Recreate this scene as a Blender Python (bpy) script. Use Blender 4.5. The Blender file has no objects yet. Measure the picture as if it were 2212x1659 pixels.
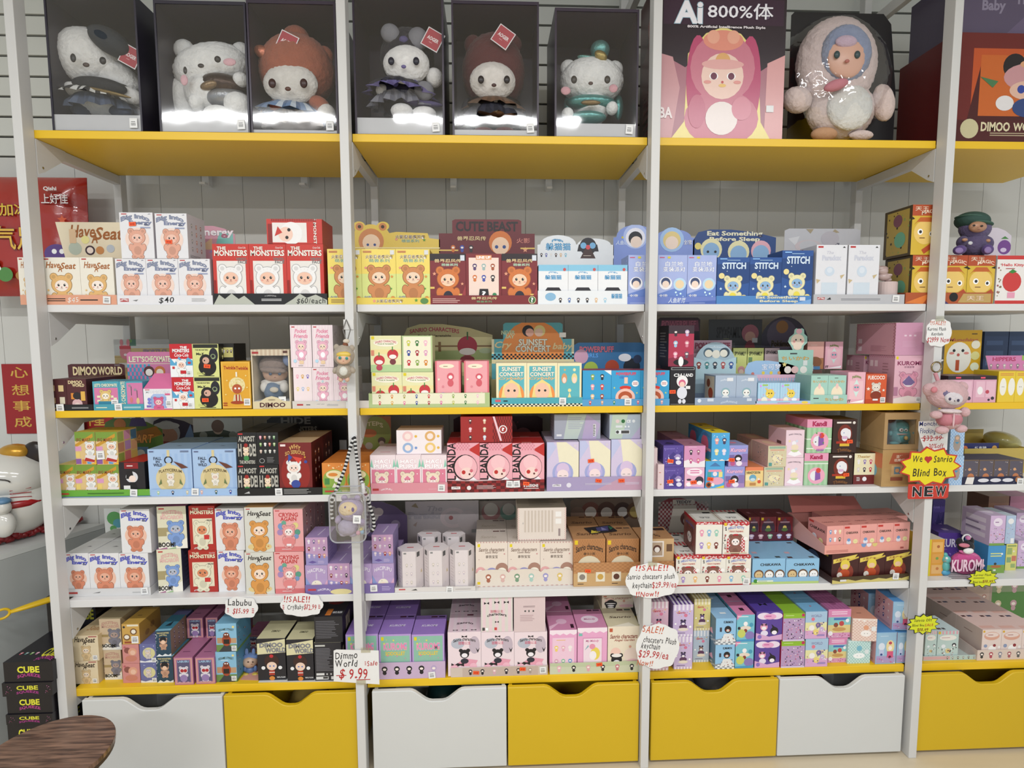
import bpy, bmesh, math, random
import numpy as np
from mathutils import Vector, Matrix
random.seed(7)
C = bpy.context.scene.collection
scn = bpy.context.scene

# ------------------------------------------------------------------ camera
FPX = 1170.0
CAM = np.array([1.45033, -1.77774, 1.52255])
YAW, PITCH, ROLL = -0.0417, 0.08485, -0.00354
def ray(px, py):
    X, U = (px - 1106) / FPX, -(py - 829.5) / FPX
    cr, sr = math.cos(ROLL), math.sin(ROLL); x = cr*X - sr*U; u = sr*X + cr*U
    cp, sp = math.cos(PITCH), math.sin(PITCH); y = cp + sp*u; z = -sp + cp*u
    cy, sy = math.cos(YAW), math.sin(YAW)
    return np.array([cy*x - sy*y, sy*x + cy*y, z])
def at(px, py, Y):
    d = ray(px, py); return CAM + d*((Y - CAM[1]) / d[1])
def atz(px, py, z):
    d = ray(px, py); return CAM + d*((z - CAM[2]) / d[2])
def proj(x, y, z):
    P = np.array([x, y, z]) - CAM
    cy, sy = math.cos(YAW), math.sin(YAW); a = cy*P[0] + sy*P[1]; b = -sy*P[0] + cy*P[1]; c = P[2]
    cp, sp = math.cos(PITCH), math.sin(PITCH); d = cp*b - sp*c; u = sp*b + cp*c
    cr, sr = math.cos(ROLL), math.sin(ROLL); X = cr*a + sr*u; U = -sr*a + cr*u
    return 1106 + FPX*X/d, 829.5 - FPX*U/d
def gx(px, z, Y):
    """x of the point on plane Y at height z that is seen in column px"""
    py = 800.
    for _ in range(4):
        P = at(px, py, Y); py = proj(P[0], Y, z)[1]
    return at(px, py, Y)[0]
r0 = ray(1106, 829.5); rx = ray(1106+FPX, 829.5) - r0; ru = ray(1106, 829.5-FPX) - r0
cd = bpy.data.cameras.new('camera'); cd.sensor_fit = 'HORIZONTAL'; cd.sensor_width = 36; cd.lens = 36*FPX/2212
cam = bpy.data.objects.new('camera', cd); C.objects.link(cam); scn.camera = cam
M = Matrix(((rx[0], ru[0], -r0[0], CAM[0]), (rx[1], ru[1], -r0[1], CAM[1]), (rx[2], ru[2], -r0[2], CAM[2]), (0, 0, 0, 1)))
cam.matrix_world = M
cd.clip_start = .02

# ------------------------------------------------------------------ world, light, exposure
w = bpy.data.worlds.new('shop_ambient'); scn.world = w; w.use_nodes = True
w.node_tree.nodes['Background'].inputs[0].default_value = (.86, .94, 1, 1)
w.node_tree.nodes['Background'].inputs[1].default_value = .56
scn.cycles.max_bounces = 8; scn.cycles.diffuse_bounces = 3; scn.cycles.glossy_bounces = 3; scn.cycles.transparent_max_bounces = 10
scn.view_settings.view_transform = 'Standard'; scn.view_settings.look = 'None'
scn.view_settings.exposure = 0.2; scn.view_settings.gamma = 1; scn.view_settings.use_curve_mapping = False
def area(name, loc, sx, sy, e, rot=(0, 0, 0), col=(.975, .985, 1)):
    l = bpy.data.lights.new(name, 'AREA'); l.shape = 'RECTANGLE'; l.size = sx; l.size_y = sy; l.energy = e; l.color = col
    o = bpy.data.objects.new(name, l); C.objects.link(o); o.location = loc; o.rotation_euler = rot; return o
for i, x in enumerate((-.2, 1.45, 3.1)):
    area('ceiling_tube_light', (x, -1.95, 3.0), 1.25, .07, 24)
for x in (.2, 2.8):
    area('ceiling_tube_light', (x, -4.0, 3.0), 1.25, .07, 42)

# ------------------------------------------------------------------ materials
def srgb(h):
    if isinstance(h, tuple): return h
    if len(h) == 3: h = ''.join(c*2 for c in h)
    v = [int(h[i:i+2], 16)/255 for i in (0, 2, 4)]
    return tuple((c/12.92 if c <= .04045 else ((c+.055)/1.055)**2.4) for c in v)
_m = {}
def mat(name, col=None, rough=.5, metal=0, noise=0, nscale=30, bump=0, bscale=200, coat=0, **kw):
    if name in _m: return _m[name]
    m = bpy.data.materials.new(name); m.use_nodes = True; nt = m.node_tree; b = nt.nodes['Principled BSDF']
    b.inputs['Roughness'].default_value = rough; b.inputs['Metallic'].default_value = metal
    if coat: b.inputs['Coat Weight'].default_value = coat
    N, L = nt.nodes, nt.links
    if col is None:
        a = N.new('ShaderNodeAttribute'); a.attribute_name = 'Col'; src = a.outputs['Color']
    else:
        a = N.new('ShaderNodeRGB'); a.outputs[0].default_value = (*srgb(col), 1); src = a.outputs[0]
    tc = N.new('ShaderNodeTexCoord')
    if noise:
        n = N.new('ShaderNodeTexNoise'); n.inputs['Scale'].default_value = nscale; n.inputs['Detail'].default_value = 4
        L.new(tc.outputs['Object'], n.inputs['Vector'])
        r = N.new('ShaderNodeMapRange'); r.inputs['To Min'].default_value = 1-noise; r.inputs['To Max'].default_value = 1+noise
        L.new(n.outputs['Fac'], r.inputs['Value'])
        mm = N.new('ShaderNodeVectorMath'); mm.operation = 'SCALE'; L.new(src, mm.inputs[0]); L.new(r.outputs[0], mm.inputs['Scale'])
        src = mm.outputs[0]
    L.new(src, b.inputs['Base Color'])
    if bump:
        n = N.new('ShaderNodeTexNoise'); n.inputs['Scale'].default_value = bscale; n.inputs['Detail'].default_value = 5
        L.new(tc.outputs['Object'], n.inputs['Vector'])
        bp = N.new('ShaderNodeBump'); bp.inputs['Strength'].default_value = bump; bp.inputs['Distance'].default_value = .004
        L.new(n.outputs['Fac'], bp.inputs['Height']); L.new(bp.outputs[0], b.inputs['Normal'])
    for k, v in kw.items(): b.inputs[k.replace('_', ' ')].default_value = v
    _m[name] = m; return m
CARD = mat('printed_card', None, .42, noise=.03, nscale=60)
GLOSSC = mat('glossy_card', None, .25, noise=.03, nscale=60)
PAINT = mat('white_painted_steel', 'd3d2d0', .4, noise=.025, nscale=9)
WBOARD = mat('white_laminate', 'dedddc', .4, noise=.02, nscale=6)
YBOARD = mat('yellow_laminate', 'ebc023', .38, noise=.03, nscale=5)
WDRAW = mat('white_drawer_laminate', 'd2d3d1', .45, noise=.02, nscale=5)
YDRAW = mat('yellow_drawer_laminate', 'd4b01a', .42, noise=.02, nscale=5)
BLACK = mat('black_plastic', '17161a', .5, noise=.05)
CHROME = mat('chrome', 'd8d8d8', .18, 1, noise=.03)
def fur(name, col): return mat('plush_'+name, col, .95, noise=.16, nscale=55, bump=1., bscale=110, Sheen_Weight=.15)
def cloth(name, col, rough=.8, metal=0): return mat('cloth_'+name, col, rough, metal, noise=.12, nscale=40, bump=.5, bscale=90)
def film(name='clear_film', tint=(1, 1, 1), g=.03, rough=.05, bs=.06, sc=7):
    if name in _m: return _m[name]
    m = bpy.data.materials.new(name); m.use_nodes = True; nt = m.node_tree; N, L = nt.nodes, nt.links
    for n in list(N): N.remove(n)
    o = N.new('ShaderNodeOutputMaterial'); t = N.new('ShaderNodeBsdfTransparent'); t.inputs[0].default_value = (*tint, 1)
    gl = N.new('ShaderNodeBsdfGlossy'); gl.inputs['Roughness'].default_value = rough
    lw = N.new('ShaderNodeLayerWeight'); lw.inputs[0].default_value = .35
    tc = N.new('ShaderNodeTexCoord'); ns = N.new('ShaderNodeTexNoise'); ns.inputs['Scale'].default_value = sc; L.new(tc.outputs['Object'], ns.inputs['Vector'])
    bp = N.new('ShaderNodeBump'); bp.inputs['Strength'].default_value = bs; bp.inputs['Distance'].default_value = .01
    L.new(ns.outputs['Fac'], bp.inputs['Height']); L.new(bp.outputs[0], gl.inputs['Normal'])
    r = N.new('ShaderNodeMapRange'); r.inputs['To Min'].default_value = g; r.inputs['To Max'].default_value = .3
    L.new(lw.outputs['Facing'], r.inputs['Value'])
    mx = N.new('ShaderNodeMixShader'); L.new(r.outputs[0], mx.inputs[0]); L.new(t.outputs[0], mx.inputs[1]); L.new(gl.outputs[0], mx.inputs[2])
    L.new(mx.outputs[0], o.inputs[0]); _m[name] = m; return m

# ------------------------------------------------------------------ object helpers
def empty(name, loc, label=None, cat=None, group=None, rz=0):
    o = bpy.data.objects.new(name, None); C.objects.link(o); o.empty_display_size = .02
    o.location = [float(v) for v in loc]; o.rotation_euler = (0, 0, rz); tag(o, label, cat, group); return o
def tag(o, label=None, cat=None, group=None, kind=None):
    if label: o['label'] = label
    if cat: o['category'] = cat
    if group: o['group'] = group
    if kind: o['kind'] = kind
    return o
def link(name, me, material=None, parent=None, loc=None, rot=None):
    if material is not None and not len(me.materials): me.materials.append(material)
    o = bpy.data.objects.new(name, me); C.objects.link(o)
    if parent: o.parent = parent
    if loc is not None: o.location = [float(v) for v in loc]
    if rot is not None: o.rotation_euler = rot
    return o
class MB:
    """collects coloured polygons, then links them as one mesh"""
    def __init__(s): s.v = []; s.f = []; s.c = []; s.n = 0
    def add(s, V, F, col):
        V = np.asarray(V, float).reshape(-1, 3); s.v.append(V); s.f += [tuple(i + s.n for i in f) for f in F]
        s.c.append(np.tile(np.array((*srgb(col), 1.)), (len(V), 1)) if isinstance(col, (str, tuple)) else col); s.n += len(V)
    def box(s, x0, x1, y0, y1, z0, z1, col='fff'):
        V = [(x, y, z) for x in (x0, x1) for y in (y0, y1) for z in (z0, z1)]
        s.add(V, [(0, 1, 3, 2), (4, 6, 7, 5), (0, 4, 5, 1), (2, 3, 7, 6), (0, 2, 6, 4), (1, 5, 7, 3)], col)
    def prism(s, pts, y0, y1, col='fff', col2=None):
        """polygon in xz, extruded along y"""
        n = len(pts); V = [(x, y0, z) for x, z in pts] + [(x, y1, z) for x, z in pts]
        s.add(V, [tuple(range(n)), tuple(range(2*n-1, n-1, -1))] + [(i, n+i, n+(i+1) % n, (i+1) % n) for i in range(n)], col2 or col)
        if col2: s.add([(x, y0-.0002, z) for x, z in pts], [tuple(range(n))], col)
    def mesh(s, name):
        me = bpy.data.meshes.new(name); V = np.concatenate(s.v)
        me.from_pydata(V.tolist(), [], s.f)
        a = me.color_attributes.new('Col', 'FLOAT_COLOR', 'POINT'); a.data.foreach_set('color', np.concatenate(s.c).astype(np.float32).ravel())
        me.update(); return me
    def build(s, name, material, parent=None, loc=None, rot=None): return link(name, s.mesh(name), material, parent, loc, rot)
def bevel(o, wd=.002, seg=2):
    m = o.modifiers.new('bevel', 'BEVEL'); m.width = wd; m.segments = seg; m.limit_method = 'ANGLE'; m.angle_limit = math.radians(40); return o
def smooth(o):
    o.data.polygons.foreach_set('use_smooth', [True]*len(o.data.polygons)); return o
def tube(pts, r, name, material, parent=None, seg=8, closed=False):
    cu = bpy.data.curves.new(name, 'CURVE'); cu.dimensions = '3D'; cu.bevel_depth = r; cu.bevel_resolution = seg//3; cu.use_fill_caps = True
    sp = cu.splines.new('POLY'); sp.points.add(len(pts)-1); sp.use_cyclic_u = closed
    for p, q in zip(sp.points, pts): p.co = (float(q[0]), float(q[1]), float(q[2]), 1)
    t = bpy.data.objects.new('t', cu); me = bpy.data.meshes.new_from_object(t); bpy.data.objects.remove(t); me.name = name
    o = link(name, me, material, parent); return smooth(o)
def ell(name, c, r, material, parent=None, rot=(0, 0, 0), sub=3, rough=0, taper=0):
    bm = bmesh.new(); bmesh.ops.create_icosphere(bm, subdivisions=sub, radius=1)
    rn = random.Random(name + str(c[0])[:5])
    for v in bm.verts:
        k = 1 + (rn.uniform(-rough, rough) if rough else 0); t = 1 - taper*v.co.z
        v.co = Vector((v.co.x*r[0]*k*t, v.co.y*r[1]*k*t, v.co.z*r[2]*k))
    me = bpy.data.meshes.new(name); bm.to_mesh(me); bm.free()
    return smooth(link(name, me, material, parent, c, rot))
def cyl(name, c, r, h, material, parent=None, r2=None, seg=24, rot=(0, 0, 0)):
    bm = bmesh.new(); bmesh.ops.create_cone(bm, cap_ends=True, segments=seg, radius1=r, radius2=r if r2 is None else r2, depth=h)
    me = bpy.data.meshes.new(name); bm.to_mesh(me); bm.free(); return bevel(link(name, me, material, parent, c, rot), min(r, h)*.12)

# ------------------------------------------------------------------ printed artwork
_tc = {}
def glyphs(s, off=0., shear=0.):
    k = (s, off, shear)
    if k not in _tc:
        cu = bpy.data.curves.new('txt', 'FONT'); cu.body = s; cu.resolution_u = 2; cu.offset = off; cu.shear = shear
        o = bpy.data.objects.new('t', cu); m = o.to_mesh()
        V = np.array([v.co[:2] for v in m.vertices]) if len(m.vertices) else np.zeros((0, 2)); F = [tuple(p.vertices) for p in m.polygons]
        o.to_mesh_clear(); bpy.data.objects.remove(o); bpy.data.curves.remove(cu); _tc[k] = (V, F)
    return _tc[k]
def circ(cx, cy, rx, ry, n=14, a0=0): return [(cx+rx*math.cos(a0+2*math.pi*i/n), cy+ry*math.sin(a0+2*math.pi*i/n)) for i in range(n)]
def clip(P):
    for ax, lim, sg in ((0, 0., 1), (0, 1., -1), (1, 0., 1), (1, 1., -1)):
        o = []
        for i in range(len(P)):
            a, b = P[i-1], P[i]; da, db = (a[ax]-lim)*sg, (b[ax]-lim)*sg
            if (da < 0) != (db < 0): t = da/(da-db); o.append((a[0]+(b[0]-a[0])*t, a[1]+(b[1]-a[1])*t))
            if db >= 0: o.append(b)
        P = o
        if not P: return P
    return P
class Art:
    """flat printed shapes in unit face coordinates; a = face width / height"""
    LZ = .00006
    def __init__(s, ops, a=1.): s.a = a; s.V = []; s.F = []; s.Cc = []; s.n = 0; s.L = 1; s.run(ops)
    def poly(s, pts, col, F=None):
        if F is None and any(not (0 <= c <= 1) for q in pts for c in q):
            pts = clip([(float(x), float(y)) for x, y in pts])
            if len(pts) < 3: return
        elif F is not None:
            pts = np.clip(np.array(pts, float), 0, 1)
        s.V.append(np.c_[np.array(pts, float), np.full(len(pts), s.L*s.LZ)]); s.F += [tuple(i+s.n for i in f) for f in (F or [tuple(range(len(pts)))])]
        s.Cc.append(np.tile(np.array((*srgb(col), 1.)), (len(pts), 1))); s.n += len(pts)
    def rect(s, x0, y0, x1, y1, col): s.poly([(x0, y0), (x1, y0), (x1, y1), (x0, y1)], col)
    def cir(s, cx, cy, r, col, ry=None, n=14): s.poly(circ(cx, cy, r, (ry or r)*s.a, n), col); s.L += .3
    def text(s, t, cx, cy, wd, h, col, out=None, bold=.018, rot=0, arc=0, shear=0):
        V0, F = glyphs(t, 0, shear)
        if not len(V0): return
        mn, mx = V0.min(0), V0.max(0); sc = np.array([wd, h]) / np.maximum(mx-mn, 1e-4)
        def place(V):
            P = (V - (mn+mx)/2)*sc
            if arc: P[:, 1] += arc*(.5-(P[:, 0]/(wd/2))**2)
            if rot:
                c_, s_ = math.cos(rot), math.sin(rot); x = P[:, 0]; y = P[:, 1]/s.a; P = np.c_[c_*x-s_*y, (s_*x+c_*y)*s.a]
            return P + (cx, cy)
        cjk = any(ord(ch) > 0x2e80 for ch in t); bold = .008 if cjk else bold
        if out:
            V, Fo = glyphs(t, .03 if cjk else .055, shear); s.poly(place(V), out, Fo); s.L += 1
        V, F = glyphs(t, bold, shear); s.poly(place(V), col, F); s.L += 1
    def fig(s, cx, cy, r, body, face, ear=True, belly=None):
        a = s.a; dk = tuple(c*.5 for c in srgb(body)); md = tuple(c*.78 for c in srgb(body))
        def blob(k, col):
            s.cir(cx-r*.75, cy+r*.8*a, r*(.36+k), col, n=12); s.cir(cx+r*.75, cy+r*.8*a, r*(.36+k), col, n=12)
            s.cir(cx, cy-r*1.65*a, r*(.78+k), col, r*(.95+k), 18)
            for q in (-1, 1): s.cir(cx+q*r*.8, cy-r*1.3*a, r*(.28+k), col, r*(.45+k), 12); s.cir(cx+q*r*.42, cy-r*2.5*a, r*(.34+k), col, r*(.26+k), 12)
            s.L += 1; s.cir(cx, cy, r*(1+k), col, r*(.92+k), 24); s.L += 1
        blob(.06, dk); s.L -= 1; blob(0, body)
        for q in (-1, 1):
            s.cir(cx+q*r*.75, cy+r*.8*a, r*.2, md, n=10); s.cir(cx+q*r*.42, cy-r*2.5*a, r*.18, md, r*.14, 10)
        s.cir(cx, cy-r*1.7*a, r*.46, belly or md, r*.56, 16)
        for i in range(7):
            t = .35+i*.4; s.poly([(cx+r*.86*math.cos(t), cy+r*.8*a*math.sin(t)), (cx+r*.8*math.cos(t+.07), cy+r*.74*a*math.sin(t+.07)), (cx+r*.74*math.cos(t), cy+r*.68*a*math.sin(t))], md)
        s.cir(cx, cy-r*.12*a, r*.72, md, r*.62, 20); s.L += 1
        s.cir(cx, cy-r*.12*a, r*.68, face, r*.58, 20); s.L += 1
        for e in (-1, 1): s.cir(cx+r*e*.3, cy-r*.05*a, r*.115, '222', r*.14, 10); s.cir(cx+r*e*.48, cy-r*.3*a, r*.12, 'e8a090', r*.07, 8)
        s.cir(cx, cy-r*.27*a, r*.075, '844', r*.05, 8)
        s.rect(cx-r*.12, cy-r*.42*a, cx+r*.12, cy-r*.39*a, '844'); s.L += 1
        for e in (-1, 1): s.cir(cx+r*e*.3+r*.04, cy+r*.0*a, r*.035, 'fff', n=6)
        s.L += 1
    def mini(s, cx, cy, r, col):
        L0 = s.L
        s.cir(cx, cy, r, col, n=9); s.cir(cx, cy-r*1.35*s.a, r*.7, col, r*.75, 8); s.L += 1
        s.cir(cx, cy-r*.1*s.a, r*.6, 'f6e9e0', r*.45, 8); s.L = L0
    def run(s, ops):
        for o in ops.split(';'):
            k = o.split()
            if not k: continue
            c = k[0]; f = lambda i, j: [float(x) for x in k[i:j]]
            if c == 'R': s.rect(*f(1, 5), k[5]); s.L += 1
            elif c == 'E': x, y, a, b = f(1, 5); s.poly(circ(x, y, a, b, 22), k[5]); s.L += 1
            elif c == 'C': s.cir(*f(1, 4), k[4], n=20); s.L += 1
            elif c in 'TUVIHW':
                x, y, a, b = f(2, 6); t = k[1].replace('_', ' ')
                if c == 'H':
                    n = len(t); x0 = x-a/2
                    rn = random.Random(t)
                    Vw = [max(.25, (glyphs(ch)[0][:, 0].max() if len(glyphs(ch)[0]) else .35)) for ch in t]; tot = sum(Vw)+.12*n
                    for ch, g in zip(t, Vw):
                        gw = g/tot*a
                        if ch != ' ':
                            G = glyphs(ch)[0]; hh = b*(G[:, 1].max()-G[:, 1].min())/.73; cyy = y + b*((G[:, 1].max()+G[:, 1].min())/2-.36)/.73
                            s.text(ch, x0+gw/2, cyy+rn.uniform(-.07, .07)*b, gw, hh*rn.uniform(.92, 1.1), k[6], bold=.006, rot=rn.uniform(-.1, .1), shear=.12); s.L -= 1
                        x0 += gw + .12/tot*a
                    s.L += 1
                else: s.text(t, x, y, a, b, k[6], k[7] if len(k) > 7 else None, bold=.034 if c == 'T' else .022, rot={'V': -math.pi/2, 'W': math.pi/2}.get(c, 0), arc=b*.6 if c == 'U' else 0, shear=.25 if c == 'I' else 0)
            elif c == 'P': x = f(2, len(k)); s.poly(list(zip(x[::2], x[1::2])), k[1]); s.L += 1
            elif c == 'F': s.fig(*f(1, 4), k[4], k[5], belly=k[6] if len(k) > 6 else None)
            elif c == 'G':
                nx, ny = int(k[1]), int(k[2]); x0, y0, x1, y1 = f(3, 7); cs = k[7:]; q = 0
                r = min((x1-x0)/nx*.3, (y1-y0)/ny*.2/s.a)
                for j in range(ny):
                    for i in range(nx): s.mini(x0+(i+.5)*(x1-x0)/nx, y0+(j+.6)*(y1-y0)/ny, r, cs[q % len(cs)]); q += 1
                s.L += 2
            elif c == 'S': x, y, r = f(1, 4); s.poly([(x+(r if i % 2 == 0 else r*.45)*math.sin(math.pi*i/5), y+s.a*(r if i % 2 == 0 else r*.45)*math.cos(math.pi*i/5)) for i in range(10)], k[4]); s.L += 1
            elif c == 'K':
                nx, ny = int(k[1]), int(k[2]); x0, y0, x1, y1 = f(3, 7)
                for j in range(ny):
                    for i in range(nx):
                        if (i+j) % 2: s.rect(x0+i*(x1-x0)/nx, y0+j*(y1-y0)/ny, x0+(i+1)*(x1-x0)/nx, y0+(j+1)*(y1-y0)/ny, k[8])
                s.L += 1
            elif c == 'Z':
                n = int(k[1]); x0, y0, x1, y1 = f(2, 6)
                for i in range(n): s.rect(x0+(i+.25)*(x1-x0)/n, y0, x0+(i+.75)*(x1-x0)/n, y1, k[6])
                s.L += 1
            elif c == 'L':
                n = int(k[1]); x0, y0, x1, y1 = f(2, 6); rn = random.Random(n)
                for i in range(n): yy = y1-(i+.5)*(y1-y0)/n; s.rect(x0, yy-.22*(y1-y0)/n, x0+(x1-x0)*rn.uniform(.6, 1), yy+.22*(y1-y0)/n, k[6])
                s.L += 1
            elif c == 'B':
                x, y, r = f(1, 4); h = r*s.a*1.1; s.rect(x-r, y-h, x+r, y+h, 'eee'); s.L += 1
                for i in range(6): s.rect(x-r*.7+i*r*.24, y-h*.6, x-r*.58+i*r*.24, y+h*.2, '333')
                s.rect(x-r*.7, y+h*.4, x+r*.6, y+h*.6, '777'); s.L += 1
            elif c == 'Q':
                n = int(k[1]); x0, y0, x1, y1 = f(2, 6); rn = random.Random(n*7+len(k)); cs = k[6:]
                for i in range(n): s.cir(rn.uniform(x0, x1), rn.uniform(y0, y1), rn.uniform(.015, .035)*min(1, .8/s.a), rn.choice(cs), n=8)
                s.L += 1
    def paste(s, mb, o, ux, uy, nrm, wd, h):
        """put on a face: o = lower left corner, ux / uy unit vectors, nrm outward"""
        if not s.V: return
        V = np.concatenate(s.V); o, ux, uy, nrm = (np.array(t, float) for t in (o, ux, uy, nrm))
        mb.add(o + V[:, :1]*wd*ux + V[:, 1:2]*h*uy + V[:, 2:3]*nrm, s.F, np.concatenate(s.Cc))
_art = {}
def art(ops, a):
    k = (ops, round(a, 1))
    if k not in _art: _art[k] = Art(ops, max(.1, round(a, 1)))
    return _art[k]
def cuboid(mb, wd, d, h, cols, front='', side='', top=''):
    """x centred, front at y=0, going back to y=d"""
    x = wd/2; cf, cs, ct = cols
    mb.add([(-x, 0, 0), (x, 0, 0), (x, 0, h), (-x, 0, h)], [(0, 1, 2, 3)], cf)
    mb.add([(-x, d, 0), (x, d, 0), (x, d, h), (-x, d, h), ], [(3, 2, 1, 0)], cs)
    mb.add([(x, 0, 0), (x, d, 0), (x, d, h), (x, 0, h)], [(0, 1, 2, 3)], cs); mb.add([(-x, 0, 0), (-x, d, 0), (-x, d, h), (-x, 0, h)], [(3, 2, 1, 0)], cs)
    mb.add([(-x, 0, h), (x, 0, h), (x, d, h), (-x, d, h)], [(0, 1, 2, 3)], ct); mb.add([(-x, 0, 0), (x, 0, 0), (x, d, 0), (-x, d, 0)], [(3, 2, 1, 0)], cs)
    if front: art(front, wd/h).paste(mb, (-x, 0, 0), (1, 0, 0), (0, 0, 1), (0, -1, 0), wd, h)
    if side:
        A = art(side, d/h); A.paste(mb, (x, 0, 0), (0, 1, 0), (0, 0, 1), (1, 0, 0), d, h); A.paste(mb, (-x, d, 0), (0, -1, 0), (0, 0, 1), (-1, 0, 0), d, h)
    if top: art(top, wd/d).paste(mb, (-x, 0, h), (1, 0, 0), (0, 1, 0), (0, 0, 1), wd, d)
# ------------------------------------------------------------------ the room
PX = [0, .9860, 1.9756, 2.9578, 3.94]; PW = .0285; PD = .045; SF = .045; RY = .44
WY = .53
mb = MB(); mb.box(-3, 6, -5, WY+.02, -.03, 0)
fl = mat('vinyl_wood_floor', 'cfc0a6', .35, noise=.1, nscale=3, bump=.1, bscale=30)
nt = fl.node_tree; mp = nt.nodes.new('ShaderNodeMapping'); mp.inputs['Scale'].default_value = (1, 9, 1)
nn = [n for n in nt.nodes if n.type == 'TEX_NOISE'][0]; nt.links.new(nt.nodes['Texture Coordinate'].outputs['Object'], mp.inputs[0]); nt.links.new(mp.outputs[0], nn.inputs['Vector'])
tag(mb.build('floor', fl), kind='structure')
mb = MB(); mb.box(-3, 6, -5, WY+.02, 3.1, 3.13); tag(mb.build('ceiling', mat('ceiling_paint', 'e4e3df', .8, noise=.02)), kind='structure')
zs = at(80, 77, WY)[2]; dzs = (zs - at(80, 296, WY)[2]) / 5
mb = MB(); mb.box(-3, 6, WY+.014, WY+.03, 0, 3.1, '3c3631')
slots = [zs + dzs*k for k in range(-6, 9) if zs + dzs*k < 3.09]; slots.sort(); lowz = slots[0]
e = [s for s in slots] + [3.1+.004]
for a_, b_ in zip(e[:-1], e[1:]): mb.box(-3, 6, WY, WY+.014, a_+.0045, b_-.0045, 'd9dad3')
x = -3
while x < 6: mb.box(x, x+.163, WY-.002, WY+.014, 0, lowz-.004, 'd3d2cc'); x += .1645
tag(mb.build('wall_back', mat('wall_panel', None, .55, noise=.02, nscale=4)), kind='structure')
mb = MB(); mb.box(-3, 6, WY-.012, WY-.002, 0, .09); tag(mb.build('baseboard_back', mat('baseboard_paint', 'b9b7b2', .5, noise=.03)), kind='structure')
for px, py, bay in ((447, 391, 'left'), (659, 393, 'left'), (980, 399, 'middle'), (1185, 401, 'middle')):
    P = at(px, py, WY-.02); mb = MB(); mb.box(-.013, .013, -.012, .018, -.022, .022); mb.box(-.011, .011, -.04, -.012, -.022, -.014)
    o = mb.build('wall_hook', mat('clear_white_plastic', 'f0f0ee', .3, noise=.02), None, P)
    tag(o, f'small white wall hook under the top shelf, {bay} bay, {"left one" if px in (447, 980) else "right one"}', 'hook', 'small white hooks in the wall slots')

# ------------------------------------------------------------------ the shelf rack
ST = [2.1785, 1.6345, 1.289, .9944, .6434, .3284]; TH = [.025, .024, .023, .0235, .0255, .027]
ORD = ['top', 'second', 'third', 'fourth', 'fifth', 'bottom']; BAY = ['left bay', 'middle bay', 'right bay', 'far right bay']
zb = at(1905, 62, RY)[2]
for i in range(4):
    r = empty('rack_upright', (PX[i]+PW/2, 0, 0), ['white steel shelf frame at the left end of the rack', 'white steel shelf frame between left and middle bays', 'white steel shelf frame between middle and right bays', 'white steel shelf frame carrying the pink plush and starburst signs', 'white steel shelf frame beyond the photo edge'][i], 'shelf frame', 'white upright frames of the rack')
    for nm, y0, y1 in (('front_post', 0, PD), ('rear_post', RY, RY+.035)):
        mb = MB(); mb.box(-PW/2, PW/2, y0, y1, 0, 3.06); bevel(mb.build(nm, PAINT, r), .002)
    for k in range(6):
        z1 = ST[k]-TH[k]; mb = MB(); mb.box(-PW/2+.002, PW/2-.002, PD, RY, z1-.034, z1-.001); bevel(mb.build('side_beam', PAINT, r), .0015)
        if k == 5: continue
        for sx in (-1, 1):
            if (i == 0 and sx < 0): continue
            mb = MB(); x0 = sx*(PW/2-.002); x1 = sx*(PW/2+.0015)
            pts = [(PD+.001, z1-.001), (PD+.12, z1-.001), (PD+.12, z1-.03), (PD+.03, z1-.095), (PD+.001, z1-.11)]
            V = [(x0, y, z) for y, z in pts] + [(x1, y, z) for y, z in pts]; n = 5
            mb.add(V, [tuple(range(n)), tuple(range(2*n-1, n-1, -1))]+[(a, n+a, n+(a+1) % n, (a+1) % n) for a in range(n)], 'fff')
            g = mb.build('gusset', PAINT, r)
            cyl('bolt', (sx*(PW/2+.002), PD+.02, z1-.085), .004, .003, CHROME, g, rot=(0, math.pi/2, 0), seg=10)
    mb = MB(); mb.box(-PW/2+.002, PW/2-.002, PD, RY, zb-.02, zb+.02); bevel(mb.build('top_beam', PAINT, r), .0015)
for i in range(4):
    for k in range(6):
        x0 = PX[i]+PW+.001 if i else PX[0]+PW*.7; x1 = PX[i+1]-.001
        if i == 3: x1 = PX[3]+.62
        mb = MB(); mb.box(x0 if k else x0-.0, x1, SF, RY-.001 if k else .475, ST[k]-TH[k], ST[k])
        if k == 0: mb = MB(); mb.box(x0, x1, SF, RY-.001, ST[k]-TH[k], ST[k])
        yel = k in (0, 2, 5)
        o = bevel(mb.build('shelf_board', YBOARD if yel else WBOARD), .0015)
        tag(o, f'{"yellow" if yel else "white"} laminate {ORD[k]} shelf board of the {BAY[i]}', 'shelf', ('yellow' if yel else 'white')+' shelf boards of the rack')

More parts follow.
